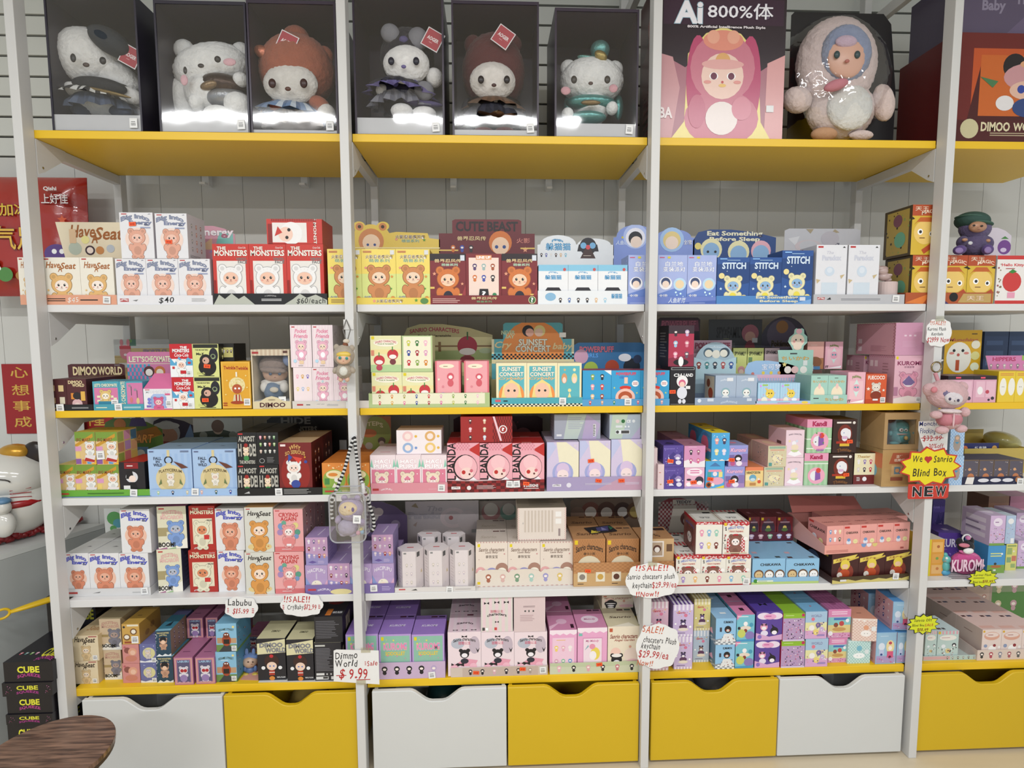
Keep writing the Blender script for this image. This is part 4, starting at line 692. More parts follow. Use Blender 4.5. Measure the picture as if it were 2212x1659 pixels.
D_('skullb', 'iridescent grey-lilac box turned to its plain side', 'a3a6b4 9094a4 a0a4b0', 'P bcc8c0 .2 0 .5 0 .7 1 .3 1;P b4a4c4 .6 0 .9 0 1 .6 .7 1;R .05 .12 .16 .2 e4e4e4;R .84 .1 .9 .6 d8d8d8;L 7 .843 .12 .897 .58 333;L 7 .3 .4 .7 .9 aaaebc', 'L 5 .2 .2 .6 .8 b8bcc8')
D_('skullt', 'iridescent box base with recycling marks', 'a9b4c0 9096a6 a0a4b0', 'P b8c8b8 0 0 .4 0 .6 1 .1 1;P b4a8c8 .7 0 1 0 1 .5;C .26 .72 .06 e0c8c8;C .44 .72 .06 2f6a3a;T CE .62 .72 .12 .11 f0f0f0;C .78 .72 .05 d8dce0;R .2 .46 .42 .55 d8dce0;C .52 .5 .03 e0e4e8;C .62 .5 .03 e0e4e8;R .2 .2 .66 .36 e4e8ec;R .38 .22 .64 .34 444;C .26 .28 .05 444')
D_('floral', 'pale pink floral box', 'ead2d4 dcc0c4 e0c8cc', 'Q 20 .05 .05 .95 .95 d898a4 c8b0c8 e8b8b0;L 1 .2 .64 .65 .7 d08878;C .5 .2 .14 c8a878')
D_('kuron', 'violet box with winged night doll', '5c4a9a 44387c 4f4090', 'P 473a84 .3 .1 .3 .5 .5 .7 .7 .55 .95 .75 .95 .1;T Kuromi .3 .85 .5 .06 8878c4;P e8e4f4 .25 .15 .25 .5 .36 .3 .5 .15;C .72 .45 .16 a08cc0;E .72 .4 .1 .06 f0ecf6;E .76 .2 .14 .1 e4e0f0;Q 14 .05 .1 .95 .95 8a78c8 c0b0e8', 'Q 10 .1 .1 .9 .9 8a78c8 b0a0d8', 'P 2a2458 .2 .3 .45 .6 .7 .4 .6 .2')
D_('dream', 'pink box with cloud picture and four small dolls', 'd894bc c080a8 b07c94', 'P f0e8ec 0 0 1 0 1 .32 .6 .2 .2 .36 0 .3;G 2 2 .15 .1 .85 .9 c05a8a d8688a 3a3040 a05a7a;L 1 .2 .93 .8 .96 f0d8e4', '', 'P 8c4a70 .4 .4 .6 .6 .6 .4')
D_('dreamf', 'pink box with white bubble lettering', 'e8b4cc d09ab4 d8a4bc', 'E .5 .78 .4 .18 f6e8f0;L 2 .28 .7 .75 .9 d86a9c;C .22 .3 .2 f0b8cc;C .75 .38 .22 3a3244;E .22 .2 .14 .1 f8f4f6;E .76 .26 .14 .1 f8f4f6;E .22 .42 .12 .05 3a3244;P b098c8 0 0 1 0 1 .06 0 .1')
D_('carou', 'sky-blue and yellow box with four carousel toys', '52aade 3d94c8 e3d53a', 'G 2 2 .08 .12 .92 .9 e8dc9a e0d8f0 e8a09c 4a4060;P f4ecec 0 0 .2 .06 .4 .0 .6 .06 .8 0 1 .06 1 0;Q 6 .05 .8 .95 .95 f4f4f4', 'C .45 .5 .3 d86a8a;P 4a7ab0 .1 .8 .5 .95 .9 .8;R .05 .3 .95 .4 e8b0c0;Q 10 .05 .05 .95 .95 e8d080 4fa0a0', 'R .3 .4 .5 .6 333')
D_('carouf', 'sky-blue box with merry-go-round picture', '52aade 3d94c8 e3d53a', 'P 4a7ab0 .2 .8 .5 .95 .8 .8;R .15 .6 .85 .68 e89ab0;R .1 .4 .3 .6 4fa0a0;C .5 .52 .12 f0e0e8;R .7 .4 .9 .6 e8dc8a;E .6 .26 .38 .14 e8a8c0;C .18 .12 .16 b05a30;C .18 .12 .09 3a2418;C .4 .12 .09 f0e8e0;P e8d03a .5 0 1 0 1 .1', 'C .45 .5 .3 d86a8a;Q 10 .05 .05 .95 .95 e8d080 4fa0a0')
D_('kurol', 'lilac-blue box with pink script over town scene', '9a9cd8 8284c4 9ca8dc', 'R 0 0 1 .55 a888bc;R .05 .3 .3 .55 7a6aa8;R .7 .2 .98 .6 8a78b4;I Kuromi .5 .78 .8 .17 f4c8e0 b04a90;C .5 .38 .2 2c2634;E .5 .36 .12 .08 f6f2f6;E .55 .14 .16 .12 f0e4ee;C .22 .14 .12 c05a8c', '', 'C .5 .5 .2 e890b0')
D_('hang', 'orange and cream box with blue-haired toy', 'edcf8c e0b878 e08a5c', 'R 0 .82 1 1 e8875c;T HANGYODON .45 .72 .75 .12 2c2420;R .0 .3 .3 .6 f4e4b4;C .42 .44 .2 6aa6c4;E .42 .36 .14 .08 c8dce4;R .25 .05 .6 .2 c08a50;C .78 .25 .1 d8583a;C .75 .38 .06 f0e4d8')
D_('teas', 'beige box with ring of small dolls', 'd5cba8 c9a8a0 d8a8a4', 'R .06 .86 .94 .97 9ab49c;R .12 .76 .88 .83 d8a890;E .52 .4 .28 .18 ece0b8;Q 26 .12 .1 .92 .72 3a3444 8a6aa8 4a88b0 d8686a e0b84a f0f0f0;R .05 .04 .22 .2 5a9a94', 'Q 18 .1 .15 .9 .9 6a8a5a 4a88b0 e8e0c8 3a3444', 'E .5 .5 .3 .3 e0c0a8')
D_('cloudp', 'pale pink box with rocking-horse toy', 'ecd2dc dcb8c4 e0c0ca', 'U SANRIO_CHARACTERS .5 .84 .7 .05 5a4a5c;P f8f4f8 .1 .12 .3 .24 .5 .18 .7 .26 .9 .12 .5 .04;C .45 .52 .12 f2f0f6;E .5 .38 .2 .1 eedcc0;P c8d49c .25 .28 .75 .28 .6 .2 .4 .2;C .6 .6 .07 d8dcec;C .2 .6 .06 f0dca8', 'R .5 .35 .75 .55 5a3a40', '')
D_('kandi', 'pink and green checked box with split doll', '9cc49a 86ae86 e296b0', 'Z 5 0 0 1 .75 aed0aa;R 0 .12 1 .15 e8f0e4;R 0 .4 1 .43 e8f0e4;R 0 .76 1 1 e8a0bc;T Kandi .5 .87 .55 .13 b82c5c 5a1a30;E .52 .35 .36 .28 eeaac0;C .45 .36 .19 ecebef;P 8a5aa8 .47 .2 .47 .5 .68 .44 .7 .25;C .6 .52 .1 d8443c;C .36 .33 .025 333;Q 8 .2 .1 .85 .6 4f9a4a 4a60b0 b04a8a e8c84a;Z 5 .4 .05 .7 .12 8a4ab0', 'Z 5 0 0 1 .75 aed0aa;R 0 .76 1 1 d88aa6;R 0 .4 1 .43 e8f0e4', '')
D_('kandil', 'pink and green checked box closed by a printed lid', '9cc49a 86ae86 e296b0', 'Z 5 0 0 1 .66 aed0aa;R 0 .66 1 .69 e8f0e4;R 0 .76 1 1 e8a0bc;T Kandi .5 .88 .5 .12 b82c5c 5a1a30;E .52 .3 .36 .26 eeaac0;C .45 .3 .19 ecebef;P 8a5aa8 .47 .14 .47 .44 .68 .38 .7 .19;C .6 .46 .1 d8443c')
D_('theat', 'dark brown box with white long-eared-free doll', '3a241e 2e1c18 3a2a1a', '')
D['theat'] = ('dark brown box with white doll on a stage', '3a241e 2e1c18 5a4428', 'R .15 .88 .75 .93 e8e0d8;C .87 .9 .06 e8e0d8;E .5 .55 .3 .3 7a2c1e;C .52 .6 .2 ecebef;E .5 .45 .12 .1 ecebef;E .68 .56 .07 .14 ecebef;C .46 .6 .02 4a7ac0;R .4 .42 .6 .5 d8b0d0;R .15 .28 .85 .35 a8301c;R .3 .2 .7 .28 e0b83a;U Theater .5 .08 .6 .1 8a5a30', 'P c8842c .3 .2 .5 .8 .7 .2', '')
D_('theatl', 'cream calendar-style box with six small dolls', '3a241e 2e1c18 5a4428', 'R .02 .3 .98 .98 e8e0bc;I Theater .45 .88 .6 .08 b08a40;G 3 2 .08 .34 .92 .84 d8d0d0 2c2634 b8302c ecebef 8a78b0 c04a6a;R 0 0 1 .3 6e2626;C .52 .17 .1 ecebef;L 3 .15 .1 .35 .24 ddd')
D_('checkb', 'light blue gingham box with grey fuzzy doll', 'bcd4ec a8c4e0 c8dcf0', 'K 10 16 0 0 1 1 fff 94b8e0;E .5 .42 .26 .26 a89a90;C .5 .66 .2 a89a90;C .5 .64 .12 e0b898;P 4a98c0 .35 .5 .65 .5 .5 .42', '')
D_('poker', 'clear-fronted box with brown bear picture', '6a5848 2a2c4c 3a3c58', 'R .05 .05 .95 .95 5a5460;C .5 .3 .22 c07a50;C .4 .6 .1 d8a070;Q 9 .1 .1 .9 .9 e8d8c8 c8a080')
# fifth shelf
D_('maca', 'cream box with pink bubble lettering and blue plush', 'dedabf 3d4160 b86a9a', 'R .06 .93 .25 .96 b33;U EXCITING .52 .84 .68 .08 e8c0b8 b86a68;T MACARON .5 .74 .76 .08 e8c0b8 b86a68;R 0 .4 .5 .5 a89a70;R .0 .3 .3 .42 a89a70;P f0ece0 0 .05 .3 .18 .6 .12 1 .25 1 0 0 0;F .62 .48 .26 7f9fd6 b4bccc;T BOOM! .3 .1 .56 .1 1c1a18;P a87090 0 0 .3 .04 .3 0;P 9cbc8c .3 0 .6 .04 .6 0', 'L 8 .2 .1 .8 .9 4f5378')
D_('macab', 'beige box with faded pink lettering and grey plush', 'cbb597 b09a74 b5a684', 'U EXCITING .5 .86 .76 .08 c49a88 a07868;T MACARON .5 .76 .8 .08 c49a88 a07868;R 0 .42 .4 .5 a08a5c;P e6e2d8 0 .1 .3 .22 .6 .14 1 .26 1 0 0 0;F .68 .5 .26 7c7a86 a8948c;T BOOM! .4 .14 .7 .1 1c1a18;R .75 .03 .96 .1 ddd', 'G 2 3 .1 .1 .9 .9 98806c a89070', 'L 2 .2 .3 .8 .7 9a8a70')
D_('cry', 'pink box with red capitals and balloon doll', 'e9a8a8 a88484 c9b0a0', 'R 0 0 1 .12 d8787a;R .05 .955 .2 .975 b33;T CRYING .5 .87 .66 .09 c0303a f4d0c4;T AGAIN .5 .77 .54 .09 c0303a f4d0c4;C .24 .6 .11 7a96c4;C .74 .62 .1 e0d08a;C .8 .46 .1 5a9a84;C .2 .46 .1 a888b8;C .34 .68 .08 6aa890;C .76 .36 .08 7a96c4;F .5 .48 .2 e8a0a0 f6ece8;E .5 .24 .22 .1 e08888;R .42 .14 .58 .19 f4f0f4;L 1 .25 .05 .75 .08 f4dcdc', 'G 2 4 .15 .1 .85 .9 5a2c2c a84a40 e0b0a0', 'R .2 .2 .8 .8 d8c8c0')
D_('unic', 'lilac box with cream cow-hooded toy', 'b49cc8 9a88bc b098c8', 'U HACIPUPU .5 .8 .78 .13 ece4f0 8a70a8;P 8898cc 0 .6 .3 .2 0 .2;P d8a8c4 .6 0 1 0 1 .5;R .47 .5 .53 .72 ccc0d8;C .5 .3 .24 ece4d4;E .5 .26 .15 .1 f4e0cc;C .44 .27 .02 333;C .56 .27 .02 333;C .44 .4 .015 333;P e8c0d0 .05 0 .2 .1 .3 0;P e8c0d0 .7 0 .85 .1 .95 0', 'L 6 .15 .1 .7 .8 8a78ac', 'P e0d4ec .45 .2 .55 .8 .6 .8 .52 .2')
D_('unicg', 'lilac-pink box with grid of charms', 'c39cc0 9a88bc b098c8', 'P 9890c4 0 0 1 0 1 .3 0 .45;G 4 3 .04 .2 .96 .98 d8c8dc c0a8c8 a0302c d89878 8a3a3c d8c8dc c0a8c8 3a3044 e8e4f0 7a6a98 d8b8b0 d8b8d0;P 6a58a0 .1 .1 .3 .16 .5 .1 .3 .06;L 3 .55 .05 .9 .16 c8b8dc', 'L 6 .15 .1 .7 .8 8a78ac', 'P e0d4ec .45 .2 .55 .8 .6 .8 .52 .2')
D_('latte', 'cream-pink box with three bear-hood dolls', 'e6d8cb d4c8b8 cfc2b8', 'K 22 1 0 .97 1 1 fff c8a49c;R .06 .88 .14 .95 e3cf20;I Sanrio_characters .5 .82 .8 .08 8a7468;I Latte_Baby .5 .75 .4 .05 8a7468;T 拿铁宝宝 .5 .66 .38 .07 6a5a50;C .15 .32 .16 e0a8a8;C .5 .28 .19 9c98c8;C .82 .38 .2 a88070;E .15 .3 .1 .07 f6eee6;E .5 .24 .13 .07 f2ecf0;P 2c2634 .36 .2 .5 .32 .64 .2;E .82 .33 .14 .08 f0e8d8;C .1 .6 .01 855;C .9 .72 .02 c88', 'L 6 .15 .2 .85 .8 c0b0a0', 'I Sanrio .4 .4 .5 .2 b8aa9c;R .55 .85 .75 .93 5a2c2c;R .78 .85 .95 .93 6a5a58')
D_('lattel', 'cream box turned to its text side', 'e2d6cc d4c8b8 b3a898', 'K 2 30 0 0 .03 1 fff d0a8a0;K 2 30 .97 0 1 1 fff d0a8a0;K 40 1 0 0 1 .03 fff d0a8a0;L 3 .1 .5 .13 .55 888;R .78 .72 .9 .88 f0ece8;R .78 .5 .9 .66 f0ece8;Z 9 .12 .25 .75 .92 cdbfb2;R .84 .12 .88 .35 988', '', 'L 10 .25 .2 .9 .85 8a8074')
D_('mocha', 'caramel box with teddy dolls in a window frame', 'b57f50 a56f42 b98a60', 'K 24 24 .02 .02 .98 .98 fff ac7648;R .04 .88 .14 .97 e3c420;U Sanrio_characters .5 .8 .84 .12 2c201c;T 摩卡小熊 .5 .68 .36 .06 3a2a20;E .5 .36 .4 .28 d8cbb0;R .12 .0 .88 .36 cbb898;C .24 .22 .13 8a4a34;C .5 .16 .14 5a3a30;C .78 .24 .13 a0503a;E .24 .2 .08 .06 f0e6d8;E .5 .12 .09 .06 f0e0d4;E .78 .22 .08 .06 f0e6d8', 'L 4 .2 .2 .8 .8 8a5a34', 'R .5 .86 .7 .94 4a2420;R .74 .86 .94 .94 5a4a40;I Sanrio .5 .4 .7 .2 6a4a34')
D_('mochas', 'caramel box with two stamp pictures', 'cba678 a56f42 b98a60', 'R .3 .6 .7 .95 eee4dc;R .34 .63 .66 .92 b8a088;C .5 .78 .12 5a3428;E .5 .76 .08 .06 f2e8e0;R .35 .22 .75 .44 e4d8cc;C .55 .33 .1 a0503a;R .0 .7 .14 .85 7a9a60;R .78 .72 .95 .88 6a4a34;E .2 .0 .4 .22 c58a5a', '', 'R .55 .7 .95 .9 3a2420;C .45 .6 .2 c8a080;U Sanrio .4 .3 .5 .2 4a3428')
D_('teddy', 'white box with red awning and brown teddy doll', 'ece7dc 8c5a50 c9c4b8', 'R 0 .92 1 1 bc2c34;Q 24 .02 .93 .98 .99 e8c8c8;P bc2c34 0 .92 .1 .88 .2 .92 .3 .88 .4 .92 .5 .88 .6 .92 .7 .88 .8 .92 .9 .88 1 .92;R .04 .88 .14 .97 e3c420;R .2 .68 .8 .86 ece0d0;U HELLO_KITTY .5 .82 .6 .07 3f5fb0 d8dcf0;T TEDDY_PAJAMAS .5 .71 .52 .05 b03038;E .5 .42 .34 .22 bc2c34;R .16 .08 .84 .42 bc2c34;K 12 10 .18 .08 .82 .55 fff ecdcdc;F .48 .42 .22 8a5c50 f4ece8;R .08 .06 .92 .09 d8c8a8;E .86 .5 .08 .06 f6f4f0;R 0 0 1 .03 bc2c34;Q 12 .02 .1 .12 .85 333 b66', 'R 0 .9 1 1 bc2c34;E .5 .4 .4 .35 8a4a44;U HELLO_KITTY .5 .75 .7 .07 3f5fb0;F .5 .4 .25 7a4c44 e4dcd8', 'Z 6 0 0 1 .15 c0404a;Z 6 0 .85 1 1 c0404a;R .1 .16 .9 .82 ece9e2;T TOP_TOY .5 .35 .4 .12 3a3a3a;R .6 .7 .9 .82 222')
D_('teddyg', 'white box with six pastel teddy dolls', 'ece7dc 8c5a50 c9c4b8', 'R 0 .92 1 1 bc2c34;Q 24 .02 .93 .98 .99 e8c8c8;G 3 2 .08 .1 .92 .85 a890cc e8c87a 7a3c34 e89ab4 8ab8d8 98ccb8;R 0 0 1 .03 bc2c34', 'R 0 .9 1 1 bc2c34;E .5 .4 .4 .35 8a4a44;U HELLO_KITTY .5 .75 .7 .07 3f5fb0;F .5 .4 .25 7a4c44 e4dcd8', 'R .1 .16 .9 .82 dcd9d2;T TOP_TOY .5 .35 .4 .12 3a3a3a;R .6 .7 .9 .82 222')
D_('chiib', 'sky-blue box with three acorn-hat toys', '8fbfe0 86b4d4 8bbada', 'R 0 0 1 .22 b5cc7a;T CHiiKAWA .55 .76 .62 .1 1e2026;C .2 .36 .15 6a4a34;C .2 .34 .12 d8bc8a;C .52 .36 .15 6a4a34;C .52 .34 .12 f2f0ec;C .84 .36 .15 6a4a34;C .84 .34 .12 f0f0f2;R .3 .0 .6 .06 e8dc9a;C .17 .36 .012 333;C .24 .36 .012 333;C .49 .36 .012 333;C .56 .36 .012 333;C .81 .36 .012 333;C .88 .36 .012 333;E .2 .14 .06 .05 8a6a4c;E .52 .14 .06 .05 8a6a4c;E .84 .14 .06 .05 8a6a4c', '', 'R .1 .05 .25 .13 4a2c2c;R .75 .05 .9 .13 3a4a4c;R .7 .9 .85 .97 4a4a4c;R .2 .3 .35 .4 c8a8b4')
D_('circus', 'dark red box with circus night picture', '741c24 5e161e 6e1a22', 'E .5 .5 .42 .36 3a2434;R .1 .1 .9 .45 4a2434;R .06 .86 .2 .97 e3c420;C .5 .55 .12 d0b860;E .5 .45 .2 .08 4f6a3a;P 5a3a48 .2 .7 .5 .95 .8 .7;R .2 .76 .8 .8 c8a0a8;C .3 .25 .05 d8d0d8;C .75 .25 .06 a85a78', '', 'R .4 .4 .65 .6 b87880')
D_('chiip', 'coral pink box with three cloud-like toys', 'eca79f d8908c df978c', 'R .05 .88 .35 .95 c83a34;T CHiiKAWA .5 .72 .72 .08 2c2420;C .32 .38 .14 e8eaf4;C .32 .46 .1 7a9ccc;C .72 .4 .14 ece0a4;C .5 .2 .13 f2f0f6;C .29 .36 .01 333;C .36 .36 .01 333;C .69 .4 .01 333;C .76 .4 .01 333', 'G 2 2 .1 .1 .9 .6 e8eaf4 ece0a4;T CHiiKAWA .5 .8 .6 .1 2c2420', 'T CHiiKAWA .5 .4 .7 .1 9a5a54;R .4 .1 .6 .14 a83a34')
D_('chiipg', 'coral pink box with nine small toys', 'eca79f d8908c df978c', 'G 3 3 .08 .08 .92 .92 7a9ccc f2f0f6 ece0a4 7a9ccc f2f0f6 5a4a3c', 'T CHiiKAWA .5 .75 .8 .1 2c2420;R .05 .9 .3 .97 c83a34;C .35 .4 .14 e8eaf4;C .7 .35 .12 ece0a4', 'T CHiiKAWA .5 .4 .7 .1 9a5a54')
D_('ninja', 'dark brown box with yellow-haired ninja-free doll', '', '')
D['ninja'] = ('dark brown box with yellow banner and blond doll', '46201f 2c1816 3a1c1a', 'P e3cb5c .05 .66 .85 .84 .95 .98 .05 .82;T 火影忍者 .4 .79 .5 .1 8a2c1c;P d8bc50 .6 .72 1 .84 1 .9 .62 .78;C .52 .32 .3 8c3a2c;C .5 .6 .18 e6cf4c;E .5 .54 .12 .09 eec8a4;E .48 .28 .2 .16 c0502c;C .3 .22 .1 e6dcd0;R .3 .1 .66 .18 a83a24', 'C .5 .4 .2 4a5a78;R .1 .85 .9 .95 b8a040', '')
D_('orcard', 'yellow box with orange picture cards', 'd99a3c d8c43a d8d0c0', 'R 0 0 .12 1 d9c62c;R .2 .65 .9 .92 e8b468;R .2 .35 .9 .6 dca050;R .2 .06 .9 .3 e0b070;C .6 .8 .1 b06a3a;C .55 .48 .1 7aa050;C .6 .2 .1 c07840')
D_('kurb', 'purple box with outlined white capitals', '5c3f96 4c347e 584090', 'T KURO .5 .6 .8 .3 e4dcf0 2a1c50;Q 8 .1 .1 .9 .4 9a7ac8', '', 'R .4 .3 .6 .5 c8b8dc')
D_('lila', 'lilac box with toy crowd picture', 'd0b4d6 c4b0cc c8b4d0', 'E .5 .78 .3 .14 ece0ee;L 1 .32 .75 .68 .81 8a5a90;Q 34 .05 .08 .95 .6 3a3444 e8e8e8 d8686a 6a9a50 e0c04a 8a6aa8;R 0 0 1 .08 7aa050', 'L 4 .15 .15 .85 .9 8a7a94;R .15 .7 .85 .85 ddd0e0;R .15 .45 .85 .6 ddd0e0;R .15 .2 .85 .35 ddd0e0', 'E .5 .5 .3 .3 e0d4e4')
D_('sanb', 'light blue box with small white dolls', 'b4c8e0 a4b8d0 c0d0dc', 'E .5 .8 .3 .1 f0f0f0;Q 26 .05 .1 .95 .7 3a3444 f0f0f0 e0c04a d8686a 8a6aa8;R .55 .02 .9 .2 eee')
D_('field', 'bright blue box with green field and puffy lettering', '4a96cc 3c86bc 6aa8c8', 'R 0 0 1 .3 7aa048;L 2 .15 .58 .8 .76 d8dc8a;E .5 .24 .3 .05 b06a3a;C .45 .34 .08 3a3a3a;C .8 .7 .06 e8f0f4;R .35 .08 .5 .14 ddd')
D_('yelg', 'pale yellow box with green stamp panels', 'd8d47a 8a9a60 c8c880', 'R .1 .6 .55 .85 9ab070;R .55 .35 .95 .55 c87a60;R .1 .3 .5 .5 8aa878;R .5 .1 .9 .25 9ab070;C .7 .72 .1 e8e0c0;R .1 .9 .9 .95 8aa060')
# bottom shelf
D_('kiss', 'small dusty pink box with orange plush pair', 'cf8a86 b87470 c07c78', 'C .3 .68 .2 8a5048;C .6 .6 .26 dca084;C .62 .56 .16 e8bca4;E .5 .25 .36 .16 c8806c;C .15 .85 .07 b86068')
D_('bread', 'mustard box with two ring-bread faces', 'cda254 a8803a c8a04c', 'R .3 .88 .95 .97 e4dcc4;C .12 .85 .07 333;C .66 .62 .2 7a5230;C .66 .62 .13 ece4d4;C .26 .35 .2 7a5230;E .26 .36 .14 .1 ece4d4;R .12 .05 .6 .14 9a4a2c;B .72 .22 .2', 'E .6 .5 .1 .16 8a6430;E .35 .3 .1 .14 8a6430', 'L 1 .3 .45 .7 .55 8a6c38')
D_('moon', 'slate-blue box with moon and white plush', '6a6ea0 5a5e90 787ab0', 'C .55 .5 .38 d6cf98;F .5 .56 .17 d8ccc8 f0dcc8;P e4e4ea 0 0 1 0 1 .06 .6 .12 .3 .06 0 .12;B .84 .12 .14;Q 8 .05 .5 .95 .95 c8cce8', '', 'L 1 .2 .45 .8 .55 a8aed8')
D_('park', 'dark teal box with black-haired toy and map side', '28465a 8a7462 3f7a90', 'R .05 .84 .95 .96 28465a;T THE_MONSTERS .5 .91 .8 .05 dccb8a;U ONE_PIECE .5 .82 .5 .05 dccb8a;F .5 .58 .24 c89a80 eec8ac;C .5 .66 .22 1c1a20;E .5 .56 .14 .08 eec8ac;P e4e8ea 0 0 .2 .1 .4 .03 .6 .1 .8 .04 1 .1 1 0;Q 10 .02 .1 .15 .9 e4e8ea', 'G 3 4 .1 .1 .9 .9 3a4078 3a3a6a', 'P 1c2a34 .3 .3 .6 .6 .7 .3;R 0 0 1 .12 8ac0d8')
D_('sonny', 'mauve box with red-glasses toy in a light frame', 'b87898 9c5f80 b06f90', 'R .05 .04 .95 .96 d8a88c;R .1 .07 .9 .93 b87898;R .16 .1 .84 .9 5c5878;T LABUBU .5 .85 .6 .07 a0c0dc;F .5 .52 .22 e4dce4 eedcd8;E .42 .52 .09 .06 b02c34;E .6 .52 .09 .06 b02c34;E .5 .24 .2 .13 9a80b0;Z 3 .16 .08 .84 .12 c89ab0', 'L 3 .1 .1 .9 .9 8c5476', 'L 1 .2 .3 .8 .4 7c4468')
D_('sesame', 'sky-blue box with red-furred toy in a crate', '8abcd8 5f98b8 7ab0cc', 'R 0 0 1 .25 6a8a4a;P 3c4044 .1 0 .9 0 .6 .25 .4 .25;U SESAME_STREET .5 .78 .74 .07 3a4a2c;L 1 .25 .7 .8 .74 dce8ec;R .05 .3 .3 .5 b8906c;R .7 .3 .98 .48 c09a78;E .5 .4 .22 .2 a84a2c;C .5 .58 .15 7a3a24;C .45 .61 .035 fff;C .56 .61 .035 fff;R .36 .28 .64 .44 2c2420;B .85 .12 .12;C .85 .88 .06 e8d890', 'Q 16 .1 .1 .9 .9 2c3a4c c05a3c d8d8c8;R 0 0 1 .08 6a9050', '')
D_('dimow', 'black and cream box with big shaded lettering', '24232a 2a2a30 d2cba4', 'P dcd5ac .0 .62 0 .88 1 .98 1 .66;P 24232a 0 .88 0 1 .8 1;T DIMOO .5 .84 .8 .1 8a8a90 1a1a20;T WORLD .66 .72 .7 .1 8a8a90 1a1a20;C .5 .46 .26 3c2420;E .5 .34 .18 .1 eed0bc;C .44 .34 .03 5a7ac0;C .57 .34 .03 5a7ac0;R .4 .12 .6 .24 b03c2c;R .4 .18 .6 .2 e8e0e0;C .2 .3 .07 eee;C .8 .3 .07 eee;C .5 .58 .07 c03038;T VINYL_PLUSH .82 .07 .3 .03 ddd;E .5 .05 .1 .05 d88a3c', 'L 5 .2 .2 .8 .8 4a4a50', 'T DIMOO .5 .4 .3 .1 4a4838')
D_('dimoz', 'black box turned to its small-print side', '2b2a30 222126 d2cba4', 'R .03 .9 .4 .94 cfcfc8;L 16 .05 .25 .75 .86 77767c;R .05 .14 .35 .2 ddd;C .45 .17 .03 ddd;C .6 .17 .03 ddd;R .04 .03 .5 .11 ddd;R .3 .05 .48 .1 333;R .6 .03 .85 .11 ddd', 'P dcd5ac .0 .2 .2 .8 .3 .8 .1 .2', 'T DIMOO .5 .4 .3 .1 4a4838')
D_('dimoy', 'black box lying with text side forward', '232227 1d1c21 2a282e', 'L 11 .05 .15 .9 .85 66656b', 'T DIMOO_WORLD .4 .5 .3 .5 d8cfa4', 'R .35 .05 .55 .3 d07a34;T VINYL_PLUSH .75 .16 .34 .07 ddd;E .5 .6 .3 .12 9a3030;E .35 .75 .12 .14 888;Q 8 .2 .5 .8 .9 999 777')
D_('kucart', 'purple carton with teal picture and black-hood doll', 'b99cd4 8a68b0 9c7cc4', 'R .05 .03 .95 .96 8fbfa8;R .05 .03 .95 .3 dccbe0;R .07 .86 .15 .94 e3cf20;T KUROMI .5 .72 .7 .15 e88ab0 d8dce8;T SODOLLET .5 .56 .6 .08 e8c84a;C .5 .14 .28 1c1a20;C .24 .26 .13 1c1a20;C .76 .26 .13 1c1a20;E .5 .05 .2 .06 f2ecf2;Q 12 .1 .4 .9 .92 e0d870 d890b0 7ac0d8', 'L 4 .2 .2 .8 .8 a080c0', 'I KUROMI .5 .45 .5 .1 e4dcee;R .5 .88 .7 .95 4a1c2c;R .75 .88 .95 .95 3a2a4c')
D_('bowbox', 'pale pink box with black bows and black-hood doll', 'eedbe0 dcc4cc e6d2d8', 'P 1c1a20 .42 .92 .5 .9 .58 .92 .58 .87 .5 .89 .42 .87;E .3 .74 .2 .12 b9bcc8;E .8 .7 .16 .2 c4b4c0;U Sanrio_characters .5 .82 .66 .07 1c1a20;T 甜酷公主 .5 .75 .36 .07 d0506c;P e8a0b4 .3 .3 .5 .4 .9 .35 .8 .22 .4 .22;C .5 .5 .14 1c1a20;C .39 .58 .06 1c1a20;C .61 .58 .06 1c1a20;E .5 .47 .09 .05 f4eef2;E .5 .34 .12 .06 2c2c3a;C .2 .2 .12 f0b8c8;P 1c1a20 .1 .3 .2 .26 .3 .3 .3 .24 .2 .26 .1 .24;C .76 .22 .11 f0b8c8;E .2 .07 .1 .06 1c1a20;P 1c1a20 .84 .64 .9 .58 .96 .64 .9 .52;P 1c1a20 .28 .3 .38 .28 .48 .3 .48 .22 .38 .25 .28 .22', 'Z 5 0 0 1 1 e4ccd4', 'Z 5 0 0 1 1 e8ccd6;P 1c1a20 .42 .12 .5 .1 .58 .12 .58 .07 .5 .09 .42 .07;P 1c1a20 .15 .12 .22 .1 .3 .12 .3 .07 .22 .09 .15 .07;P 1c1a20 .7 .12 .78 .1 .86 .12 .86 .07 .78 .09 .7 .07;U Sanrio .5 .45 .5 .1 1c1a20;R .55 .86 .75 .93 6a2a3c')
D_('bowb', 'pink striped box lid turned upside-down with bows', 'dcd6ce d4c8cc d8d0cc', 'Z 5 0 0 1 1 e8cdd2;P 1c1a20 .1 .88 .18 .84 .26 .88 .26 .8 .18 .84 .1 .8;P 1c1a20 .42 .9 .5 .86 .58 .9 .58 .82 .5 .86 .42 .82;P 1c1a20 .72 .9 .8 .86 .88 .9 .88 .82 .8 .86 .72 .82;U characters .5 .5 .6 .08 1c1a20;T 甜酷公主 .5 .6 .4 .08 c04a60;P 1c1a20 .44 .32 .5 .29 .56 .32 .56 .26 .5 .29 .44 .26;R .04 .04 .12 .13 444;R .14 .05 .22 .12 fff;R .42 .05 .5 .13 c44')
D_('plainp', 'plain pink box face with care symbols', 'dcc6c6 d4c0c0 d8c4c4', 'L 2 .3 .7 .68 .76 8a7478;C .36 .6 .03 555;R .46 .57 .5 .63 555;C .62 .6 .03 555;L 4 .2 .3 .8 .5 c0a4a6')
